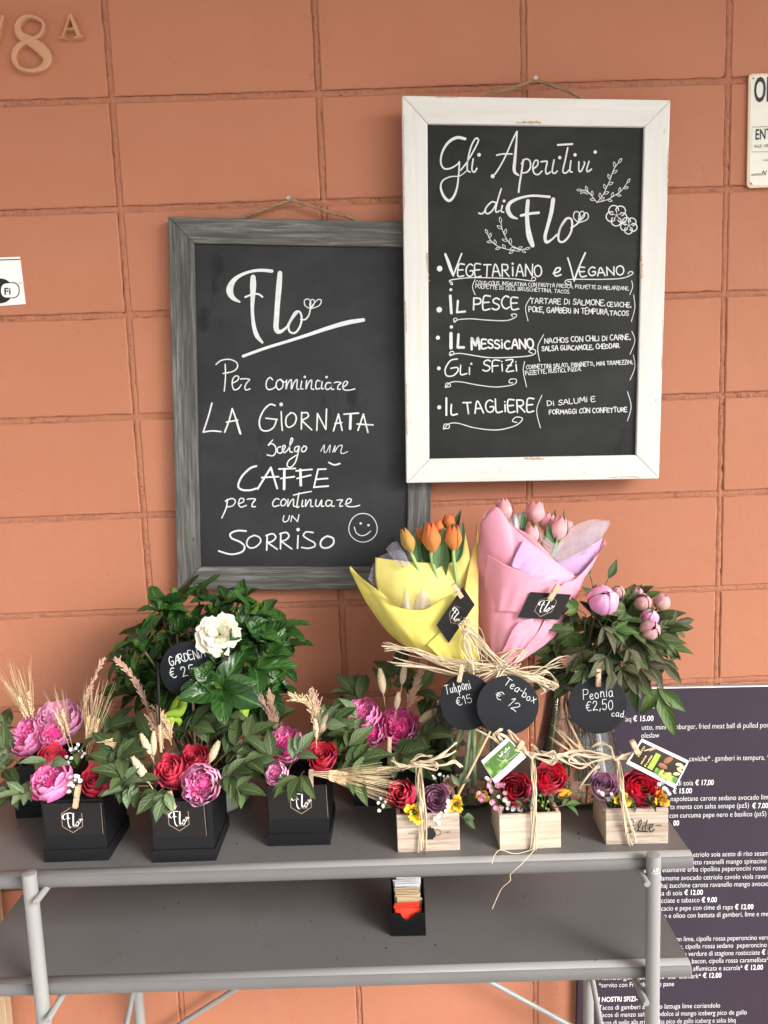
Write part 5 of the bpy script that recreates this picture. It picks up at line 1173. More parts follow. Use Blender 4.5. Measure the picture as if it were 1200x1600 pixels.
for w, p in ((9, [(700, 778), (690, 754), (665, 760), (668, 790), (700, 798)]), (11, [(700, 798), (660, 800), (628, 828), (640, 856), (685, 846), (705, 826)]), (9, [(725, 845), (760, 775), (754, 756), (738, 790), (738, 838), (755, 846)]), (10, [(775, 802), (764, 838), (782, 844)]), (10, [(806, 760), (788, 838), (808, 846)]), (6, [(782, 801), (818, 795)]), (9, [(815, 828), (845, 808), (850, 790), (830, 794), (822, 832), (838, 849), (864, 826)])): k.stroke(w, p)
k.disc((786, 777), 5); k.out('script_print', M['ink'], cF)
mb = MB(); text_mesh(mb, 'ESTD', at(961.5, 1292, YF-.0004), (1, 0, .01), (0, 0, 1), size=.0036, width=.0105, bold=.015); text_mesh(mb, '1888', at(1025, 1291, YF-.0004), (1, 0, .01), (0, 0, 1), size=.0036, width=.0085, bold=.015); build(mb, 'print_lettering', M['ink2'], cF, smooth=False)
# teapot crate flowers
rose(at(627, 1239, -.392), .0285, (-.25, -.72, .62), M['pinkred'], 'bright red rose leaning left in the teapot crate', seed=11, openness=.25, H=0.066, n=26)
rose(at(682, 1246, -.392), .0265, (.05, -.90, .42), M['purplerose'], 'lilac rose facing forward in the teapot crate', seed=12, H=0.042, openness=.45)
rose(at(703, 1224, -.372), .0135, (.1, -.8, .6), M['peachrose'], 'tiny peach rosebud beside the lilac rose of the teapot crate', seed=13, n=16, stem=.04)
freesia(648, 1269, 14, -.418, 'yellow flower hanging over the front of the teapot crate beside the raffia', seed=1); freesia(713, 1257, 12, -.402, 'yellow flower at the right corner of the teapot crate', seed=2)
blossoms([(595, 1247), (603, 1253), (592, 1255), (593, 1267), (600, 1260)], -.40, 4, 'white baby breath sticking out left of the teapot crate', seed=3, base=(612, 1262))
blossoms([(688, 1211), (694, 1212), (700, 1214), (680, 1217), (677, 1213), (660, 1235), (662, 1236)], -.36, 3.6, 'white baby breath behind the lilac rose', seed=4, base=(690, 1245))
blossoms([(702, 1252), (700, 1262), (694, 1274), (686, 1276), (680, 1279), (690, 1271), (697, 1266), (686, 1287)], -.412, 4.6, 'white baby breath in front of the lilac rose at the crate rim', seed=5, base=(692, 1268))
spx((712, 1270), (724, 1278), -.405, -.41, 1, 20, 'small dark leaf at the right corner of the teapot crate', seed=160, W=.5, name='leaf_sprig'); spx((715, 1240), (719, 1225), -.385, -.385, 2, 20, 'pale small leaves beside the peach rosebud', seed=161, mat='sage')
mb = MB(); mb.tube([at(712, 1250, -.385), at(766, 1143, -.375)], .0019, 6); tag(build(mb, 'wooden_skewer', M['straw'], smooth=False), 'long wooden skewer leaning right out of the teapot crate', 'skewer')
# plain crate flowers
rose(at(804, 1233, -.392), .0330, (-.05, -.80, .55), M['redrose'], 'larger red rose at left in the plain pale crate', seed=14, openness=.35, H=0.062)
rose(at(861, 1215, -.375), .0310, (.1, -.70, .66), M['redrose'], 'red rose at right in the plain pale crate, under the raffia', seed=15, openness=.45, H=0.056)
blossoms([(762, 1228), (768, 1236), (757, 1246), (770, 1252), (777, 1226), (752, 1252), (775, 1262), (783, 1264), (788, 1226), (766, 1222), (748, 1240)], -.398, 6.0, 'pink waxflower spray at the left corner of the plain crate', 'waxflower', 'wax', seed=6, base=(785, 1262))
blossoms([(779, 1246), (788, 1250), (791, 1238), (795, 1256), (786, 1262), (793, 1264), (800, 1262), (813, 1264), (760, 1218)], -.404, 5.2, 'white blossoms before the larger red rose of the plain crate', seed=7, base=(795, 1268))
blossoms([(846, 1243), (852, 1241), (849, 1253), (856, 1252), (847, 1259), (853, 1262), (860, 1245), (858, 1265), (842, 1250)], -.398, 4.0, 'small green berries at the right of the plain crate', 'green_berries', 'berry', seed=8, base=(850, 1268), cat='berries')
freesia(754, 1243, 9, -.39, 'dull orange flower among the pink waxflower', mat='orangey', d=(-.2, -1, .1), seed=3)
spx((868, 1262), (884, 1258), -.40, -.40, 2, 20, 'small green leaves at the right rim of the plain crate', seed=162, mat='vivid')
for i, (b, t) in enumerate([((835, 1262), (830, 1255)), ((862, 1260), (866, 1250)), ((822, 1264), (816, 1258))]): spx(b, t, -.41, -.415, 3, 14, 'tiny dark filler leaves along the front rim of the plain crate', group='filler leaves of the plain crate', seed=163+i, W=.3)
mb = MB()
p = at(882, 1239, -.372); r = thing('lily_bud', 'closed orange and green flower bud between the plain and the script crate', 'flower bud', p, facing((-.95, -.25, .05)))
for q in range(3): petal(mb, q*2.1, .007, 1.2, lambda v: math.sin(math.pi*(.12+.86*v*.85))**.8, .026, q*.3, 0, 7, 8, 0, .06, -.012)
build(mb, 'bud_petals', M['orangey'], r, local=True); mb = MB()
for q in range(3): mb.leaf((0, 0, -.015), (.3*math.cos(q*2.1), .3*math.sin(q*2.1), 1), (math.cos(q*2.1), math.sin(q*2.1), 0), .024, .010, -.5, .3, 6)
build(mb, 'sepals', M['vivid'], r, local=True); stem_part(r, M['stemgreen'], .05, .001, .02)
# script crate flowers
rose(at(943, 1227, -.385), .0275, (-.1, -.72, .64), M['purplerose'], 'lilac rose at left in the script crate', seed=16, H=0.044, openness=.55)
rose(at(1003, 1230, -.392), .0355, (.05, -.78, .58), M['redrose'], 'large red rose at right in the script crate', seed=17, openness=.5, H=0.058)
freesia(972, 1249, 11, -.418, 'small yellow flower under the raffia of the script crate', seed=4); freesia(1034, 1250, 12, -.402, 'orange yellow flower at the right corner of the script crate', mat='orangey', seed=5, d=(.2, -.9, .2))
blossoms([(940, 1241), (956, 1239), (950, 1251), (944, 1264), (958, 1245), (936, 1239)], -.412, 4.4, 'white baby breath before the lilac rose of the script crate', seed=9, base=(955, 1262))
blossoms([(1030, 1226), (1038, 1232), (1045, 1241), (1036, 1224), (1027, 1230), (1042, 1236)], -.40, 4.6, 'white baby breath at the right of the script crate', seed=10, base=(1030, 1255))
for i, (b, t) in enumerate([((1012, 1262), (1016, 1254)), ((995, 1264), (990, 1256)), ((960, 1262), (964, 1254)), ((1022, 1262), (1020, 1256))]): spx(b, t, -.41, -.415, 3, 14, 'tiny dark filler leaves along the front rim of the script crate', group='filler leaves of the script crate', seed=170+i, W=.3)

# ================================================================= POTTED GARDENIA
GC = Vector(atz(318, 1240, SHELF_Z)); GC.y = -.205; GC.x = .150
def gardenia():
    rn = random.Random(21); root = thing('potted_gardenia', 'glossy green gardenia bush with one creamy white bloom in a white pot', 'potted plant', (GC.x, GC.y, SHELF_Z))
    mb = MB(); mb.lathe((GC.x, GC.y, SHELF_Z), [(0, .001), (.070, .001), (.074, .006), (.080, .078), (.083, .078), (.083, .086), (.077, .086), (.075, .070), (0, .068)], 56); build(mb, 'pot', M['pot'], root)
    mb = MB(); mb.lathe((GC.x, GC.y, SHELF_Z), [(.0745, .071), (.05, .075), (.02, .073), (0, .076)], 24); build(mb, 'soil', M['soil'], root)
    stem, old, young = MB(), MB(), MB(); base = Vector((GC.x, GC.y, SHELF_Z+.072))
    shoots = [  # photo position of every leaf rosette, its depth and how large it is
        (226, 1000, -.215, 1), (222, 1012, -.26, .9), (262, 962, -.19, 1), (278, 940, -.17, 1.05), (355, 938, -.16, .9), (375, 935, -.15, .8), (332, 955, -.20, .7), (300, 975, -.21, .9), (345, 1075, -.30, 1.15), (400, 1040, -.25, 1.15), (410, 1000, -.22, 1), (435, 985, -.17, 1),
        (425, 1030, -.18, .9), (380, 980, -.24, .8), (205, 1055, -.22, 1.1), (250, 1030, -.20, .9), (385, 1010, -.17, 1), (320, 1040, -.22, 1), (290, 1080, -.18, 1), (210, 1080, -.18, .9), (430, 1060, -.19, 1), (360, 1020, -.24, .8), (240, 985, -.15, 1), (310, 925, -.14, .8), (410, 955, -.14, .8), (355, 1120, -.27, .8), (300, 1120, -.24, .7), (395, 1090, -.22, .8), (250, 1090, -.16, .9), (330, 1000, -.15, 1), (280, 1010, -.15, 1), (375, 1060, -.15, 1), (345, 970, -.12, 1), (445, 1010, -.14, .8), (195, 1025, -.17, .8), (300, 1098, -.255, .8), (325, 1112, -.24, .9), (268, 1065, -.23, .9), (420, 1078, -.23, .9), (395, 960, -.20, .9), (250, 950, -.21, .8), (345, 1045, -.19, 1), (228, 1040, -.24, .9), (312, 1062, -.305, .55), (335, 1030, -.295, .6), (275, 985, -.23, .8), (398, 985, -.23, .8), (418, 1015, -.235, .9), (365, 1000, -.26, .6), (240, 1065, -.20, .9)]
    for i, (x, y, Y, s) in enumerate(shoots):
        p = at(x, y, Y); out = (p-(base+Vector((0, .02, .06)))).normalized(); q = base+Vector((rn.gauss(0, .02), rn.gauss(0, .02), -.005))
        stem.tube(catmull([q, q.lerp(p, .5)+Vector((0, 0, .02)), p], 6), .0022, 6)
        n = rn.choice((6, 7, 8)); ax = (out+Vector((rn.gauss(0, .3), -.35+rn.gauss(0, .2), .3+rn.gauss(0, .2)))).normalized(); a1 = ax.orthogonal().normalized(); a2 = ax.cross(a1); ph = rn.random()*6
        for k in range(n):
            inner = k >= n-2
            a = ph+k*2.4; rad = a1*math.cos(a)+a2*math.sin(a); op = .30 if inner else .65+.65*rn.random()
            d = ax*math.cos(op)+rad*math.sin(op); L = (.032 if inner else .047+.027*rn.random())*s; W = L*(.42 if inner else .56)
            nrm = ax*math.sin(op)-rad*math.cos(op)
            (young if inner else old).leaf(p-ax*.010+ax*.004*(k/n), d, nrm, L*1.12, W, .2+.8*rn.random() if not inner else -.3, .30, 10, rn.random(), wave=.07, sharp=.62)
    build(stem, 'branches', M['stembrown'], root); build(old, 'foliage', M['gleaf'], root); build(young, 'young_leaves', M['gyoung'], root)
    c = at(343, 992, -.275); d = Vector((.1, -.85, .5)).normalized(); q = facing(d, .5); mb = MB()
    for n, r, H, ph in ((6, .033, .007, 0), (6, .029, .013, .5), (5, .023, .019, .2), (4, .017, .023, .9), (3, .011, .025, .3)):
        for k in range(n): petal(mb, k*6.283/n+ph+rn.gauss(0, .2), r*(1+rn.gauss(0, .10)), .82, lambda v: .15+.85*v, H*(1+rn.gauss(0, .15)), rn.random(), .30 if r > .025 else .12, 11, 9, .05, .05, 0, .05)
    mb.v = [tuple(c+q @ Vector(v)) for v in mb.v]
    build(mb, 'white_bloom', M['gardenia'], root)
    mb = MB()
    for pts in ([(268, 1118, -.285), (282, 1092, -.288), (286, 1098, -.290), (280, 1112, -.292), (262, 1120, -.29), (272, 1132, -.288)], [(272, 1124, -.290), (278, 1130, -.295), (262, 1128, -.295), (258, 1136, -.295)], [(384, 1086, -.27), (382, 1108, -.275), (376, 1124, -.278), (362, 1134, -.28)]):
        mb = MB(); Q = catmull([at(*p) for p in pts], 8); mb.ribbon(Q, .017, [Vector((.3*math.sin(i*.25), -1, .4*math.cos(i*.3))) for i in range(len(Q))])
        build(mb, 'lime_ribbon', M['ribbon'], root, solid=.0006)
gardenia()
price_tag(293, 1046, 44, 44, -.285, 'round black tag with the gardenia price, half covered by leaves', tilt=(-.05, -1, .18), lines=[('GARDENiA', (266, 1039), (322, 1026), 13, 1.8), ('\u20ac 25', (268, 1060), (304, 1052), 14, 1.8)])
mb = MB(); mb.tube([at(300, 1082, -.280), at(302, 1105, -.27), at(306, 1190, -.24)], .0022, 6); tag(build(mb, 'wooden_skewer', M['peg'], smooth=False), 'thin stake carrying the gardenia price tag', 'skewer')
price_tag(246, 1084, 44, 50, -.318, 'blank round black tag turned almost edge-on left of the gardenia price', tilt=(-.95, -.30, .05))

# ================================================================= GLASS VASES
def vase(c, outer, label, water, th=.003, k=64):
    root = thing('glass_vase', label, 'vase', c); o = outer; inn = [(max(0.0, r-th), z+(th*1.6 if i == 0 else 0)) for i, (r, z) in enumerate(o)][::-1]
    mb = MB(); mb.lathe(c, [(0, o[0][1])]+o+[(o[-1][0]-th*.5, o[-1][1]+th*.4)]+inn+[(0, o[0][1]+th*1.6)], k); build(mb, 'glass_body', M['glass'], root)
    pr = [(r-th-.0004, z) for r, z in o if z < water]; zt = water
    for (r0, z0), (r1, z1) in zip(o, o[1:]):
        if z0 <= zt < z1: pr.append((r0+(r1-r0)*(zt-z0)/(z1-z0)-th-.0004, zt))
    pr[0] = (pr[0][0], o[0][1]+th*1.6+.0004)
    mb = MB(); mb.lathe(c, [(0, pr[0][1])]+pr+[(0, zt)], k); build(mb, 'water', M['water'], root); return root
V1 = Vector((.636, -.228, SHELF_Z)); V2 = Vector((.838, -.222, SHELF_Z))
vase(V1, [(.050, 0), (.060, .003), (.064, .012), (.067, .04), (.069, .09), (.068, .14), (.067, .17)], 'cylindrical glass vase of tulip stems half filled with water', .10)
vase(V2, [(.070, 0), (.083, .004), (.088, .014), (.087, .028), (.080, .055), (.071, .095), (.063, .135), (.057, .175), (.054, .20), (.056, .215)], 'conical glass vase with many thin peony stems and water', .11)

# ================================================================= TULIP BOUQUETS
def sheet(rows, mat, name, root, crease=0.0, seed=0, th=.0003, n=8):
    """paper sheet through rows of photo points (x, y, depth), smoothed both ways"""
    rn = random.Random(seed); R_ = [catmull([at(*p) for p in r], n) for r in rows]; cols = len(R_[0]); G = [catmull([R_[i][j] for i in range(len(R_))], n) for j in range(cols)]
    folds = [(rn.random()*3.1, .15+.7*rn.random(), .05+.10*rn.random(), rn.choice((-1, 1))) for _ in range(4)]
    if crease:
        for j, c in enumerate(G):
            for i, v in enumerate(c):
                a_, b_ = j/max(1, cols-1), i/max(1, len(c)-1); o = 0
                for q in range(4):
                    th_ = folds[q][0]; t = (a_*math.cos(th_)+b_*math.sin(th_)-folds[q][1])/folds[q][2]; o += max(0, 1-abs(t))*folds[q][3]
                v += Vector((0, crease*2.2*o+.0022*max(0, (b_-.5)/.5)*math.sin(a_*17+seed)+.0012*max(0, (b_-.3)/.7)*math.sin(a_*41+seed*2+b_*5), 0))
    mb = MB(); mb.grid(G); return build(mb, name, mat, root, solid=th)
def tulip(bx, by, tx, ty, Y, w, mat, label, foot, stemend, openness=.25, leafs=(), seed=0):
    """bloom between its base and tip photo points, stem running down to world point foot and on to stemend"""
    rn = random.Random(seed); b, t = at(bx, by, Y), at(tx, ty, Y+.004); d = (t-b); H = d.length; d.normalize(); root = thing('tulip', label, 'tulip', b); q = facing(d, rn.random()*6); r = 1.14*w*ppm(bx, by, Y)/2; mb = MB()
    for k in range(6):
        a = k*2.094+(1.047 if k > 2 else 0); inner = k > 2; hw = .80
        g = []
        for i in range(9):
            u = -1+i/4; row = []
            for j in range(11):
                v = j/10; wd = hw*math.sin(math.pi*min(1, .14+.86*v**1.25*.985))**.72 if v < 1 else .03
                rr = r*(.22+.80*math.sin(min(1, v*2.1)*math.pi/2)**.8 - (.80-openness)*max(0, v-.42)**1.4*2.1)*(.88 if inner else 1)
                aa = a+u*wd*1.0; z = H*(v*(1-.05*u*u)) ; row.append(b+q @ Vector((rr*math.cos(aa), rr*math.sin(aa), z-.002)))
            g.append(row)
        rd = rn.random(); mb.grid(g, pt=lambda a_, b_: (a_*2-1, b_, rd))
    build(mb, 'bloom', M[mat], root)
    f, e = Vector(foot), Vector(stemend); mb = MB(); mb.tube(catmull([b+d*.003, b-d*.035, f, e], 8), .0036, 8); build(mb, 'stem', M['stempale'], root)
    for (x0, y0, y0d, x1, y1, y1d, W) in leafs:
        mb = MB(); p0, p1 = at(x0, y0, y0d), at(x1, y1, y1d); mb.leaf(p0, p1-p0, Vector((rn.gauss(0, .4), -1, .2)), (p1-p0).length, W*ppm(x0, y0, y0d), .12, .5, 12, rn.random(), sharp=.8, wave=.05); build(mb, 'leaf', M['tleaf'], root)
    return root
K1, K2 = Vector(at(735, 1052, -.235)), Vector(at(790, 1040, -.235))
def st(i, n, x): a = i*2.4; return V1+Vector((x+.030*math.cos(a), .030*math.sin(a), .012+.004*(i % 3)))
OR = 'orange tulip'
tulip(643, 861, 629, 823, -.185, 20, 'tulipy', 'slim greenish orange tulip, leftmost in the yellow paper', K1, st(0, 6, -.025), .10, [(655, 905, -.18, 648, 828, -.182, 14)], 1)
tulip(656, 850, 653, 822, -.165, 15, 'tulipo', 'small orange tulip mostly hidden, second from left in the yellow paper', K1, st(1, 6, -.02), .25, [], 2)
tulip(676, 861, 671, 813, -.190, 26, 'tulipo', 'large orange tulip in front at the middle of the yellow paper', K1, st(2, 6, -.02), .2, [(665, 905, -.16, 660, 815, -.158, 20), (690, 915, -.185, 692, 825, -.19, 24)], 3)
tulip(686, 835, 683, 811, -.165, 18, 'tulipo', 'orange tulip behind the large middle one', K1, st(3, 6, -.018), .25, [(700, 870, -.165, 704, 808, -.16, 20)], 4)
tulip(702, 826, 701, 801, -.150, 20, 'tulipo', 'orange tulip standing highest at the back of the yellow paper', K1, st(4, 6, -.022), .3, [(712, 840, -.145, 719, 796, -.143, 13)], 5)
tulip(709, 858, 707, 817, -.190, 24, 'tulipo', 'orange tulip at front right of the yellow paper', K1, st(5, 6, -.018), .3, [(713, 880, -.18, 724, 815, -.17, 14), (702, 900, -.16, 700, 840, -.16, 16)], 6)
yb = thing('paper_wrap', 'pale yellow paper wrap round the orange tulips', 'paper wrap', K1)
sheet([[(586, 871, -.155), (625, 876, -.175), (665, 879, -.185), (712, 876, -.18), (727, 832, -.165)], [(588, 915, -.175), (625, 920, -.200), (665, 922, -.21), (712, 918, -.205), (736, 885, -.185)], [(610, 960, -.20), (640, 968, -.225), (670, 972, -.23), (710, 968, -.225), (738, 950, -.205)], [(680, 1030, -.225), (700, 1035, -.235), (715, 1038, -.237), (730, 1040, -.235), (742, 1030, -.225)]], M['yellowin'], 'inner_sheet', yb, .0008, 1)
sheet([[(547, 884, -.185), (566, 904, -.20), (598, 928, -.222), (618, 948, -.235), (660, 953, -.248), (690, 936, -.252), (714, 925, -.25)], [(549, 896, -.187), (578, 925, -.205), (604, 950, -.228), (632, 970, -.243), (668, 975, -.254), (700, 965, -.256), (726, 960, -.25)], [(578, 950, -.19), (600, 968, -.213), (625, 985, -.238), (652, 1000, -.250), (680, 1005, -.257), (710, 1005, -.257), (735, 1000, -.248)], [(618, 999, -.20), (632, 1008, -.22), (650, 1018, -.236), (675, 1025, -.247), (700, 1030, -.252), (720, 1032, -.252), (742, 1030, -.245)], [(690, 1040, -.225), (700, 1043, -.235), (708, 1046, -.24), (716, 1049, -.242), (725, 1051, -.243), (735, 1053, -.243), (748, 1050, -.238)]], M['yellow'], 'front_sheet', yb, .0010, 2)
sheet([[(744, 812, -.13), (746, 830, -.15), (738, 860, -.17)], [(740, 870, -.17), (748, 885, -.19), (728, 910, -.215)], [(735, 920, -.215), (747, 930, -.225), (724, 945, -.245)], [(728, 990, -.245), (747, 990, -.245), (720, 1000, -.262)], [(730, 1045, -.245), (749, 1045, -.24), (738, 1052, -.25)]], M['orangepaper'], 'side_fold', yb, .0006, 3)
sheet([[(667, 1008, -.259), (690, 985, -.262), (712, 970, -.263), (735, 960, -.262)], [(690, 1030, -.259), (708, 1015, -.264), (725, 1005, -.266), (742, 995, -.262)], [(716, 1050, -.25), (725, 1045, -.256), (736, 1040, -.258), (748, 1030, -.254)]], M['yellow'], 'folded_flap', yb, .0004, 4)
sheet([[(603, 858, -.165), (612, 848, -.17), (620, 846, -.172)], [(615, 874, -.18), (625, 868, -.185), (635, 868, -.187)], [(628, 888, -.19), (635, 885, -.195), (642, 884, -.197)]], M['tulle'], 'tulle_collar', yb, .0006, 5, .0)
sheet([[(575, 905, -.16), (590, 872, -.15), (630, 858, -.145), (680, 862, -.14), (715, 870, -.14)], [(590, 920, -.165), (602, 895, -.158), (635, 885, -.155), (680, 888, -.15), (715, 890, -.15)], [(610, 940, -.175), (620, 920, -.17), (645, 910, -.165), (680, 910, -.165), (712, 910, -.165)]], M['tulle'], 'tulle_collar', yb, .0012, 6, .0)
sheet([[(628, 936, -.212), (633, 918, -.216), (640, 940, -.225)], [(624, 955, -.225), (634, 950, -.235), (646, 955, -.238)]], M['tullepink'], 'tulle_collar', yb, .0004, 7, .0); sheet([[(648, 938, -.22), (660, 920, -.222), (673, 936, -.225)], [(645, 955, -.238), (658, 950, -.24), (672, 956, -.243)]], M['tullepink'], 'tulle_collar', yb, .0004, 8, .0)
PK = (.02,)
tulip(790, 812, 784, 776, -.165, 26, 'tulipp', 'pink tulip, leftmost and highest in the pink paper', K2, st(0, 6, .02), .25, [], 11)
tulip(834, 817, 838, 780, -.160, 28, 'tulipp', 'large pink tulip at the top middle of the pink paper', K2, st(1, 6, .02), .45, [(814, 840, -.185, 818, 800, -.187, 13)], 12)
tulip(852, 828, 858, 798, -.155, 24, 'tulipp', 'darker pink tulip between the two large ones in the pink paper', K2, st(2, 6, .025), .3, [(862, 830, -.16, 868, 796, -.158, 6), (875, 825, -.16, 882, 796, -.158, 6)], 13)
tulip(868, 843, 878, 804, -.185, 28, 'tulipp', 'large pink tulip at front right of the pink paper', K2, st(3, 6, .025), .3, [(866, 850, -.19, 855, 820, -.192, 14)], 14)
tulip(830, 848, 830, 818, -.195, 26, 'tulipp', 'pink tulip lowest in front, half behind the paper edge', K2, st(4, 6, .02), .4, [], 15)
tulip(884, 828, 892, 811, -.165, 16, 'tulipp', 'small pink tulip at the far right behind the others', K2, st(5, 6, .025), .3, [], 16)
pb = thing('paper_wrap', 'pink and lilac paper wrap round the pink tulips', 'paper wrap', K2)
sheet([[(756, 812, -.17), (762, 800, -.18), (776, 792, -.188)], [(765, 835, -.185), (785, 825, -.20), (798, 818, -.205)], [(790, 870, -.20), (815, 850, -.21), (835, 842, -.213)], [(800, 905, -.215), (840, 885, -.222), (870, 880, -.22)], [(805, 940, -.225), (845, 920, -.228), (885, 905, -.222)]], M['pink'], 'back_sheet', pb, .0008, 9)
sheet([[(751, 820, -.175), (754, 812, -.19), (776, 792, -.20), (800, 822, -.21), (830, 848, -.22), (880, 885, -.226), (901, 901, -.222)], [(747, 870, -.185), (765, 875, -.215), (790, 885, -.235), (815, 895, -.246), (840, 900, -.25), (872, 903, -.245), (896, 910, -.232)], [(747, 930, -.195), (765, 932, -.228), (790, 936, -.248), (815, 940, -.258), (840, 942, -.259), (862, 940, -.25), (880, 938, -.236)], [(751, 985, -.21), (765, 988, -.235), (785, 990, -.251), (805, 992, -.26), (825, 990, -.259), (845, 986, -.248), (860, 980, -.232)], [(764, 1020, -.228), (772, 1023, -.243), (783, 1025, -.252), (795, 1026, -.256), (808, 1024, -.254), (820, 1020, -.245), (830, 1012, -.232)], [(780, 1040, -.236), (784, 1042, -.242), (789, 1043, -.246), (794, 1044, -.248), (799, 1043, -.246), (804, 1041, -.242), (808, 1038, -.236)]], M['pink'], 'front_sheet', pb, .0012, 10)
sheet([[(817, 843, -.226), (840, 858, -.231), (870, 880, -.233), (899, 902, -.229)], [(806, 866, -.240), (832, 880, -.247), (858, 892, -.249), (885, 904, -.240)], [(798, 884, -.247), (822, 897, -.256), (845, 905, -.258), (872, 907, -.250)]], M['lilac'], 'lilac_band', pb, .0004, 11)
sheet([[(870, 880, -.205), (905, 862, -.195), (941, 841, -.18)], [(885, 893, -.212), (910, 880, -.205), (935, 862, -.19)], [(898, 901, -.217), (912, 895, -.214), (925, 886, -.205)]], M['lilac'], 'side_sheet', pb, .0006, 12)
sheet([[(945, 842, -.182), (946, 846, -.186), (947, 850, -.19)], [(922, 885, -.205), (920, 893, -.215), (905, 900, -.235)], [(912, 905, -.215), (900, 915, -.236), (880, 912, -.250)], [(898, 940, -.22), (884, 945, -.240), (866, 935, -.254)], [(872, 985, -.228), (858, 988, -.245), (845, 980, -.257)], [(860, 1000, -.23), (842, 1008, -.243), (826, 1005, -.255)], [(815, 1032, -.236), (808, 1036, -.243), (800, 1036, -.25)]], M['pink'], 'right_sheet', pb, .0010, 13)
sheet([[(761, 866, -.222), (790, 882, -.247), (818, 894, -.2585), (845, 903, -.2615), (872, 908, -.256)], [(757, 900, -.215), (785, 912, -.248), (815, 920, -.2605), (845, 925, -.262), (868, 924, -.254)], [(756, 950, -.21), (780, 955, -.250), (812, 958, -.2645), (840, 958, -.2645), (860, 952, -.252)]], M['pink'], 'front_fold', pb, .0005, 14)
sheet([[(800, 985, -.265), (812, 972, -.267), (834, 966, -.2665)], [(790, 1008, -.262), (805, 1000, -.2665), (828, 992, -.265)], [(775, 1030, -.25), (795, 1025, -.259), (815, 1015, -.258)]], M['pink'], 'creased_flap', pb, .0014, 15)
sheet([[(842, 830, -.195), (870, 850, -.20), (885, 830, -.185), (920, 812, -.165), (955, 814, -.15)], [(848, 850, -.205), (872, 866, -.21), (890, 856, -.198), (918, 842, -.18), (946, 832, -.163)], [(862, 870, -.215), (878, 880, -.22), (896, 874, -.21), (915, 864, -.197), (940, 842, -.178)]], M['tulle'], 'tulle_collar', pb, .0022, 16, .0)
sheet([[(866, 858, -.175), (900, 838, -.165), (928, 820, -.15), (950, 816, -.14)], [(872, 876, -.19), (902, 862, -.18), (926, 848, -.17), (942, 838, -.16)]], M['tulle'], 'tulle_collar', pb, .0015, 17, .0)
sheet([[(752, 818, -.16), (756, 804, -.155), (764, 795, -.15)], [(755, 840, -.17), (764, 828, -.17), (774, 815, -.17)]], M['tullepink'], 'tulle_collar', pb, .0004, 18, .0); sheet([[(797, 808, -.15), (808, 802, -.15), (820, 799, -.15)], [(800, 830, -.17), (812, 826, -.17), (822, 822, -.17)]], M['sugarw'], 'white_tissue', pb, .0004, 19)
card((723, 917), (742, 945), (682, 977), -.268, 'black logo card pegged aslant to the yellow paper wrap', .5, .5, .95, edge=False)
card((829, 925, .004), (893, 929, .010), (809, 965, .002), -.272, 'black logo card pegged to the pink paper wrap', .52, .5, .95, edge=False)
clothespin(708, 913, 722, 934, -.274, 'wooden clothespin holding the card on the yellow wrap', w=7); clothespin(873, 914, 858, 938, -.276, 'wooden clothespin holding the card on the pink wrap', w=8)
# price tags on the vases
price_tag(729, 1097, 41, 44.5, -.302, 'round black tag with the tulip price, partly behind the next tag', tilt=(-.06, -1, .10), lines=[('Tulipani', (697, 1084), (737, 1076), 14, 1.25), ('\u20ac15', (715, 1103), (738, 1097), 13, 1.25)])
price_tag(793.5, 1102, 49, 46, -.318, 'round black tag with tea-box price, its writing turned aslant', tilt=(.04, -1, .14), lines=[('Tea-box', (788, 1068), (834, 1102), 13, 1.25), ('\u20ac 12', (774, 1088), (806, 1112), 14, 1.25)])
price_tag(934, 1101, 46, 45.5, -.300, 'round black tag with the peony price hanging on the conical vase', tilt=(0, -1, .12), lines=[('Peonia', (912, 1092), (958, 1089), 15, 1.25), ('\u20ac2,50', (916, 1110), (957, 1109), 15, 1.25), ('cad.', (955, 1119), (976, 1122), 9, 1.25)])
clothespin(722, 1039, 717, 1066, -.306, 'wooden clothespin gripping the tulip price tag', w=7); clothespin(935, 1045, 935, 1073, -.306, 'wooden clothespin gripping the peony price tag', w=7)
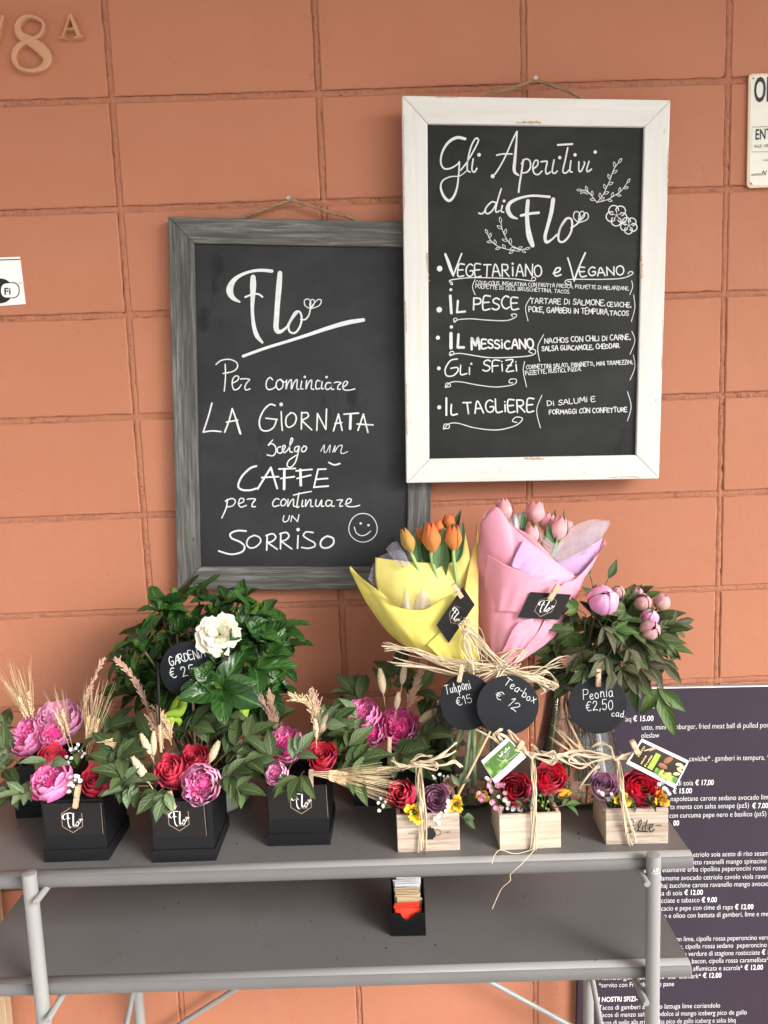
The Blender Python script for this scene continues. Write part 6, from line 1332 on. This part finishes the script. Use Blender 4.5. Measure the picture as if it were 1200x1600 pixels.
# raffia at the bouquets
raffia([[(790, 1040, -.262), (740, 1035, -.27), (690, 1030, -.265), (640, 1012, -.262), (600, 1011, -.26)], [(780, 1042, -.265), (720, 1042, -.27), (660, 1020, -.265), (605, 1013, -.262)], [(790, 1042, -.265), (740, 1058, -.28), (680, 1040, -.27), (617, 1034, -.262)], [(790, 1042, -.265), (735, 1000, -.28), (722, 975, -.284), (738, 985, -.286), (760, 1030, -.275)],
  [(790, 1042, -.265), (750, 1000, -.282), (728, 980, -.286), (725, 1005, -.284), (740, 1048, -.28)], [(785, 1042, -.268), (745, 995, -.286), (724, 985, -.288), (735, 1015, -.284), (737, 1055, -.275)], [(790, 1040, -.265), (755, 1060, -.285), (740, 1080, -.29), (735, 1095, -.295)],
  [(780, 1040, -.268), (800, 1035, -.272), (820, 1022, -.268), (808, 1018, -.264), (780, 1030, -.268)], [(785, 1045, -.268), (830, 1050, -.27), (870, 1038, -.262), (890, 1036, -.258)], [(785, 1045, -.268), (830, 1058, -.275), (860, 1056, -.27), (872, 1066, -.268), (850, 1076, -.27)], [(785, 1048, -.268), (820, 1060, -.285), (845, 1070, -.29), (858, 1076, -.29)], [(785, 1045, -.268), (835, 1060, -.28), (868, 1072, -.28), (850, 1064, -.282), (800, 1052, -.272)],
  [(770, 1040, -.272), (785, 1046, -.274), (800, 1042, -.272)], [(785, 1045, -.27), (770, 1070, -.292), (745, 1095, -.295), (742, 1098, -.293)], [(735, 1050, -.268), (760, 1048, -.276), (790, 1046, -.272), (812, 1038, -.262)]], 'raffia bow binding the two tulip wraps with loose ends', 2.7, seed=1, jig=.0050, copies=5)

# ================================================================= PEONIES IN THE CONICAL VASE
def peony_stem(bx, by, w, Y, d, label, mats, leaves, seed, openb=False):
    rn = random.Random(seed); p = at(bx, by, Y); s = w*ppm(bx, by, Y)/2; root = thing('peony_flower', label, 'peony', p)
    q = facing(d, rn.random()*6); mb = MB()
    for k in range(9 if not openb else 12):
        rd = rn.random(); r = s*(.70+.036*k+.03*rn.random()); g = []; a0 = k*2.4+rn.gauss(0, .3)
        for i in range(7):
            u = -1+i/3; row = []
            for j in range(9):
                v = j/8; th = math.pi*(.97-.93*v*(1-.14*abs(u)**2)); rr = r*math.sin(th); a = a0+u*.85
                row.append(p+q @ Vector((rr*math.cos(a)*(1+.10*v*v*math.sin(u*6+k)), rr*math.sin(a)*(1+.10*v*v*math.sin(u*6+k)), r*1.08*-math.cos(math.pi*(.03+.90*v*(1-.16*abs(u)**2))))))
            g.append(row)
        mb.grid(g, pt=lambda a_, b_: (a_*2-1, b_, rd))
    build(mb, 'bud', M[mats[0]], root)
    mb = MB()
    for k in range(5):
        a = k*1.257; dd = q @ Vector((math.cos(a), math.sin(a), .45)); mb.leaf(p-(q @ Vector((0, 0, s*1.0))), dd, q @ Vector((0, 0, 1)), s*1.5, s*.7, -1.2, .2, 7, rn.random())
    build(mb, 'sepals', M['vivid'], root)
    neck = V2+Vector((rn.gauss(0, .016), rn.gauss(0, .014), .20)); foot = V2+Vector((rn.gauss(0, .028), rn.gauss(0, .028), .014)); d = Vector(d).normalized()
    mb = MB(); mb.tube(catmull([p-d*s*.9, p-d*(s+.03), neck, neck.lerp(foot, .5), foot], 7), .0021, 7); build(mb, 'stem', M['stembrown'], root)
    for (x0, y0, d0, x1, y1, d1, n, L, mat) in leaves:
        a, b = at(x0, y0, d0), at(x1, y1, d1); ax = (b-a); mb = MB(); dn_ = ax.normalized(); up = Vector((rn.gauss(0, .3), -.8, .45)).normalized(); side = dn_.cross(up).normalized(); m = ppm(x0, y0, d0)
        mb.tube([neck.lerp(a, .6), a, b], [.0012, .0011, .0008], 5)
        for k in range(n):
            ang = (k-(n-1)/2)*(.62 if n > 1 else 0)+rn.gauss(0, .1); e = dn_*math.cos(ang)+side*math.sin(ang)+up*rn.gauss(0, .1); c = 1-.18*abs(k-(n-1)/2)
            mb.leaf(b-dn_*L*m*.15*abs(k-(n-1)/2), e, up+Vector((rn.gauss(0, .25), rn.gauss(0, .2), rn.gauss(0, .25))), L*m*c, L*m*.36*c, .3+rn.random()*.5, .15+.3*rn.random(), 8, rn.random())
        build(mb, 'leaf', M[mat], root)
    return root
PB = ('budpink',)
peony_stem(943, 938, 44, -.255, (.05, -.75, .65), 'open pink peony bud, largest and leftmost in the conical vase', ('peonypale',), [(925, 955, -.26, 945, 985, -.285, 3, 40, 'bronze'), (915, 960, -.24, 900, 950, -.25, 3, 34, 'vivid'), (930, 930, -.2, 922, 900, -.19, 1, 36, 'vivid'), (940, 925, -.2, 950, 905, -.2, 1, 36, 'leaf'), (940, 985, -.27, 962, 985, -.28, 3, 36, 'vivid'), (905, 990, -.25, 890, 985, -.25, 3, 40, 'leaf')], 1, True)
peony_stem(965, 925, 22, -.215, (.1, -.4, .9), 'small cream and pink peony bud behind the open one', PB, [(970, 950, -.2, 980, 935, -.2, 2, 30, 'leaf'), (920, 1000, -.25, 905, 1020, -.26, 3, 42, 'bronze')], 2)
peony_stem(1004, 941, 28, -.215, (.15, -.55, .8), 'pink and green peony bud, middle of the upper right row', PB, [(985, 960, -.22, 975, 955, -.24, 3, 34, 'leaf'), (960, 1010, -.26, 945, 1030, -.29, 3, 44, 'bronze'), (890, 1020, -.22, 872, 1035, -.21, 3, 44, 'leaf')], 3)
peony_stem(996, 926, 18, -.19, (.1, -.4, .9), 'small pink peony bud at the very top of the upper right row', PB, [(990, 990, -.24, 1010, 1010, -.26, 3, 40, 'bronze'), (900, 1035, -.25, 885, 1060, -.25, 3, 44, 'leaf')], 4)
peony_stem(1034, 940, 27, -.205, (.35, -.5, .8), 'cream pink ragged peony bud, rightmost in the conical vase', PB, [(1035, 975, -.2, 1055, 972, -.2, 3, 34, 'bronze'), (1040, 990, -.21, 1058, 985, -.2, 3, 34, 'leaf'), (1000, 1020, -.25, 1015, 1040, -.27, 3, 44, 'bronze'), (930, 1030, -.27, 915, 1045, -.285, 3, 38, 'leaf')], 5)
peony_stem(1015, 965, 28, -.235, (.1, -.5, .85), 'bright pink peony bud behind the lowest round one', ('peonypale',), [(1030, 1005, -.23, 1045, 1015, -.23, 3, 38, 'leaf'), (970, 1000, -.27, 985, 1018, -.29, 3, 38, 'bronze')], 6)
peony_stem(1016, 985, 33, -.265, (.1, -.85, .5), 'round pink and green peony bud, lowest at right in the conical vase', PB, [(1020, 1040, -.27, 1030, 1085, -.285, 3, 66, 'vivid'), (1000, 1040, -.275, 995, 1065, -.29, 3, 50, 'vivid'), (1020, 1010, -.25, 1035, 1035, -.26, 3, 42, 'bronze'), (960, 1040, -.28, 955, 1050, -.295, 3, 40, 'bronze'), (880, 1045, -.23, 862, 1030, -.22, 3, 36, 'leaf'), (985, 1030, -.28, 1000, 1048, -.295, 2, 40, 'bronze')], 7)
for i, (b, t, Y, mt) in enumerate([((920, 975), (890, 960), -.23, 'leaf'), ((905, 1005), (870, 1010), -.21, 'leaf'), ((930, 1010), (925, 1030), -.265, 'bronze'), ((955, 965), (975, 975), -.25, 'leaf'), ((985, 970), (990, 1000), -.25, 'bronze'), ((925, 1040), (898, 1062), -.25, 'leaf'), ((1000, 1000), (1030, 990), -.23, 'leaf'), ((960, 1030), (975, 1050), -.275, 'bronze'), ((900, 1040), (868, 1055), -.22, 'leaf'), ((990, 1010), (1035, 1010), -.2, 'leaf'), ((940, 1000), (950, 1020), -.24, 'leaf'), ((975, 990), (965, 1010), -.22, 'leaf'), ((920, 1020), (935, 1045), -.22, 'leaf')]):
    spx(b, t, Y+.02, Y, 6, 38, 'dark divided peony leaf among the buds in the conical vase', group='loose peony leaves in the conical vase', seed=200+i, mat=mt, W=.40, spread=.8)

fr = random.Random(77)
for i in range(34):
    a = fr.random(); x0, y0 = 925+60*fr.random(), 1040-70*fr.random(); ang = -2.9+fr.random()*4.6-.9; L_ = 45+40*fr.random(); x1, y1 = x0+L_*1.15*math.cos(ang), y0+L_*.62*math.sin(ang)-8
    if y1 < 930 or x1 > 1034 or x1 < 888 or (x1 < 905 and y1 < 985): continue
    Y = -.11-.08*fr.random() if y1 < 1000 else -.17-.09*fr.random()
    spx((x0, y0), (x1, y1), Y+.01, Y-.01, fr.choice((5, 6, 7)), 34+12*fr.random(), 'dark divided peony leaf among the buds in the conical vase', group='loose peony leaves in the conical vase', seed=300+i, mat=fr.choice(('bronze', 'leaf', 'leaf', 'vivid')), W=.38, spread=.75)

# ================================================================= RAFFIA AND PACKETS ON THE CRATES
raffia([[(655, 1196, -.37), (656, 1215, -.395), (657, 1240, -.415), (660, 1262, -.424), (661, 1290, -.4165), (657, 1331, -.4165)], [(650, 1198, -.37), (651, 1230, -.405), (657, 1268, -.426), (655, 1300, -.4165), (653, 1331, -.4165)], [(658, 1196, -.37), (661, 1230, -.41), (664, 1270, -.424), (666, 1300, -.4165), (664, 1330, -.4165)], [(645, 1197, -.375), (625, 1196, -.375), (612, 1185, -.37)], [(650, 1194, -.375), (630, 1200, -.378), (612, 1198, -.37), (592, 1202, -.365)],
  [(648, 1192, -.375), (668, 1190, -.38), (690, 1180, -.38), (715, 1162, -.37)], [(650, 1194, -.375), (675, 1188, -.38), (698, 1182, -.38), (714, 1173, -.37)], [(648, 1194, -.375), (680, 1202, -.383), (681, 1192, -.384), (655, 1190, -.376)], [(650, 1196, -.375), (690, 1196, -.38), (712, 1190, -.38), (722, 1198, -.375)], [(642, 1190, -.37), (655, 1181, -.37), (675, 1182, -.37)], [(645, 1192, -.38), (652, 1198, -.383), (660, 1194, -.38)]], 'raffia tied round the teapot crate with bow on top', 2.4, seed=2, jig=.0016, copies=4)
raffia([[(829, 1176, -.37), (832, 1205, -.40), (835, 1240, -.422), (836, 1275, -.4225), (834, 1328, -.4225)], [(831, 1176, -.37), (836, 1210, -.405), (838, 1250, -.424), (839, 1280, -.4225), (838, 1327, -.4225)], [(827, 1178, -.37), (833, 1215, -.405), (834, 1255, -.424), (831, 1328, -.4225)], [(829, 1178, -.375), (805, 1172, -.37), (785, 1160, -.365), (745, 1140, -.36)], [(829, 1178, -.375), (800, 1175, -.37), (778, 1150, -.365), (790, 1152, -.367), (812, 1175, -.372)], [(829, 1178, -.375), (808, 1165, -.37), (795, 1142, -.362), (805, 1150, -.365), (822, 1174, -.373)], [(829, 1178, -.375), (790, 1168, -.37), (770, 1150, -.362), (785, 1140, -.36)],
  [(829, 1178, -.375), (850, 1180, -.38), (868, 1175, -.38), (866, 1190, -.382), (840, 1184, -.378)], [(829, 1178, -.375), (860, 1194, -.384), (868, 1182, -.384), (845, 1174, -.376)], [(829, 1176, -.375), (860, 1182, -.38), (880, 1180, -.37), (905, 1192, -.36)], [(842, 1178, -.37), (836, 1170, -.365), (832, 1163, -.36)], [(820, 1175, -.38), (828, 1182, -.383), (836, 1178, -.38)]], 'raffia tied round the plain crate with a long thread over the shelf edge', 2.4, seed=3, jig=.0016, copies=4, threads=[[(836, 1327, -.4235), (815, 1350, -.474), (798, 1366, -.478), (797, 1376, -.478), (784, 1388, -.476), (776, 1404, -.476), (769, 1420, -.476)], [(836, 1326, -.4235), (806, 1334, -.436), (782, 1328, -.442), (772, 1338, -.462), (769, 1350, -.470)]])
raffia([[(964, 1184, -.37), (968, 1205, -.395), (971, 1232, -.420), (974, 1258, -.426), (978, 1290, -.4225), (985, 1320, -.4225)], [(966, 1184, -.37), (973, 1215, -.405), (976, 1250, -.426), (990, 1300, -.4225), (994, 1318, -.4225)], [(963, 1185, -.37), (966, 1215, -.402), (972, 1255, -.426), (979, 1300, -.4225), (983, 1321, -.4225)], [(962, 1184, -.375), (935, 1176, -.37), (905, 1174, -.365), (870, 1182, -.37)], [(962, 1184, -.375), (925, 1190, -.372), (905, 1200, -.37), (870, 1184, -.366)], [(962, 1184, -.375), (930, 1182, -.37), (900, 1178, -.368), (890, 1190, -.37), (920, 1194, -.372)], [(965, 1184, -.375), (990, 1184, -.38), (1008, 1174, -.38), (1010, 1188, -.382), (985, 1190, -.38)], [(965, 1182, -.375), (995, 1178, -.382), (1028, 1168, -.388)], [(965, 1184, -.375), (1000, 1186, -.383), (1006, 1176, -.384), (975, 1180, -.378)], [(958, 1180, -.37), (954, 1168, -.365), (940, 1162, -.36), (925, 1166, -.358)], [(935, 1196, -.375), (920, 1210, -.375), (906, 1232, -.375)], [(956, 1180, -.38), (964, 1188, -.383), (972, 1182, -.38)]], 'raffia tied round the script crate with bow on top', 2.4, seed=4, jig=.0016, copies=4)
wheat(912, 1182, 884, 1152, -.36, 'small wheat ear fanning left above the conical vase foot', None, 2, .05, 8, .2, ear=.02)
clothespin(817, 1159, 803, 1180, -.379, 'wooden clothespin on the green tea sachet', w=8); clothespin(988, 1158, 997, 1178, -.384, 'wooden clothespin on the dark nut sachet', w=8)
def sachet(c4, Y, label, face, name='tea_sachet'):
    A, B, C, D = [at(x, y, Y+d) for x, y, d in c4]; ux, uy = B-A, D-A; nrm = uy.cross(ux).normalized(); nrm = -nrm if nrm.y > 0 else nrm; root = thing(name, label, 'tea sachet', (A+C)/2); n = 12; mb = MB()
    P = lambda u, v: A+ux*u+uy*v+(C-B-D+A)*u*v
    for sgn in (1, -1): mb.grid([[P(i/n, j/n)+nrm*sgn*.0022*(math.sin(math.pi*i/n)*math.sin(math.pi*j/n))**.6 for j in range(n+1)] for i in range(n+1)])
    build(mb, 'white_sachet', M['sugarw'], root); F_ = lambda u, v, h=0: P(u, v)+nrm*(.0022*max(0, math.sin(math.pi*u)*math.sin(math.pi*v))**.6+.0004+h); face(root, F_, nrm, ux.length, uy.length); return root
def patch(root, F_, u0, u1, v0, v1, mat, name, h=0):
    mb = MB(); n = 10; mb.grid([[F_(u0+(u1-u0)*i/n, v0+(v1-v0)*j/n, h) for j in range(n+1)] for i in range(n+1)]); return build(mb, name, mat, root)
def green_print():
    m, n, l, b = new_mat('green_leaf_print'); f = noise(n, l, 75, 4, .6); l.new(ramp(n, l, f, [(.35, (.05, .14, .02)), (.5, (.10, .24, .04)), (.62, (.34, .55, .12))]), b.inputs['Base Color']); setin(b, Roughness=.4); return m
M['gprint'] = green_print(); M['gband'] = simple('deep_green_print', (.075, .17, .035), .4, .08); M['dprint'] = simple('dark_brown_print', (.022, .015, .010), .4, .2, 40); M['limeprint'] = simple('lime_print', (.36, .58, .07), .4, .04); M['almond'] = simple('almond_print', (.30, .12, .05), .5, .25, 90); M['pista'] = simple('pistachio_print', (.45, .46, .12), .5, .35, 160); M['cashew'] = simple('cream_nut_print', (.75, .62, .30), .5, .15, 90)
def face_green(root, F_, nrm, W, H):
    patch(root, F_, .02, .98, .14, .74, M['gband'], 'green_band'); patch(root, F_, .02, .60, .52, .76, M['gprint'], 'leaf_picture', .0002); patch(root, F_, .02, .25, .14, .55, M['gprint'], 'leaf_picture', .0)
    k = Ink(lambda u, v: F_(u, v, .0004), nrm, W); k.text('Infuso', (.50, .36), (.86, .34), .10, .016); k.stroke(.008, [(.40, .30), (.45, .45), (.62, .62), (.90, .66)])
    for q in range(3): k.stroke(.006, [(.55, .42+.05*q), (.80-.05*q, .41+.05*q)])
    k.out('white_lettering', M['white'], root)
sachet([(763, 1166, .008), (812, 1146, .010), (828, 1186, 0), (775, 1226, -.004)][:0] or [(752, 1189, .004), (793, 1152, .010), (822, 1183, 0), (774, 1226, -.004)], -.384, 'green and white herbal tea sachet tucked into the plain crate', face_green)
def face_nut(root, F_, nrm, W, H):
    patch(root, F_, .03, .97, .10, .86, M['dprint'], 'dark_band'); patch(root, F_, .36, .46, .22, .80, M['limeprint'], 'lime_strip', .0003)
    def nut(u, v, a, L, w, mat, nm):
        mb = MB(); c = F_(u, v, .0005); X = (F_(u+.01, v)-F_(u, v)).normalized(); Y_ = nrm.cross(X); d = X*math.cos(a)+Y_*math.sin(a); s = nrm.cross(d)
        mb.add([c+nrm*.0014]+[c+d*(L*math.cos(t))*(1+.12*math.cos(t))+s*(w*math.sin(t)) for t in [i*math.pi/9 for i in range(18)]], [(0, i+1, (i+1) % 18+1) for i in range(18)]); build(mb, nm, M[mat], root)
    nut(.62, .28, .9, .0085, .0045, 'almond', 'almond_picture'); nut(.58, .52, 0, .0080, .0042, 'almond', 'almond_picture')
    for (u, v, a) in ((.62, .76, 1.3), (.74, .70, .6), (.80, .80, 1.0), (.70, .82, .2)): nut(u, v, a, .0065, .0032, 'pista', 'pistachio_picture')
    for (u, v, a) in ((.84, .25, .3), (.90, .40, -.3), (.88, .56, .4), (.93, .28, .5)): nut(u, v, a, .0060, .0026, 'cashew', 'nut_picture')
    patch(root, F_, .5, .95, .66, .86, M['gprint'], 'crumb_picture', .0001)
    mb = MB()
    def vt(body, u, v0, v1, sz):
        a, b = F_(u, v0, .0007), F_(u, v1, .0007); uxx = (b-a).normalized(); text_mesh(mb, body, a, uxx, -(nrm.cross(uxx)) if nrm.cross(uxx).dot(F_(0, .5)-F_(1, .5)) < 0 else nrm.cross(uxx), size=sz, width=(b-a).length, bold=.02)
    vt('Frutta', .33, .80, .36, .0052); vt('secca', .24, .78, .45, .0052); vt('PESTO', .13, .60, .20, .0045); build(mb, 'cream_lettering', M['cashew'], root, smooth=False)
sachet([(1003, 1154, .008), (1077, 1189, .002), (1055, 1232, -.004), (978, 1193, .002)], -.388, 'dark sachet picturing almonds and pistachios on the script crate', face_nut, 'nut_sachet')

# crumbs of soil and leaf on the shelves
cr = random.Random(9); mb = MB()
for x, y, Z in [(533, 1480, LOW_Z), (258, 1419, LOW_Z), (214, 1456, LOW_Z), (400, 1448, LOW_Z), (404, 1456, LOW_Z), (538, 1404, LOW_Z), (108, 1522, LOW_Z), (27, 1294, SHELF_Z), (32, 1292, SHELF_Z), (225, 1330, SHELF_Z), (370, 1318, SHELF_Z), (560, 1330, SHELF_Z), (745, 1318, SHELF_Z), (905, 1310, SHELF_Z), (930, 1500, LOW_Z), (700, 1430, LOW_Z), (820, 1400, LOW_Z)]+[(cr.uniform(60, 980), cr.uniform(1400, 1505), LOW_Z) for _ in range(14)]+[(cr.uniform(200, 1000), cr.uniform(1300, 1338), SHELF_Z) for _ in range(12)]:
    p = atz(x, y, Z+.0006); mb.ball((p.x, p.y, p.z), .0006+.0009*cr.random(), 5, (1+cr.random(), 1, .6))
tag(build(mb, 'soil_crumbs', M['soil']), 'scattered specks of soil and leaf on the shelves', 'crumbs', kind='stuff')
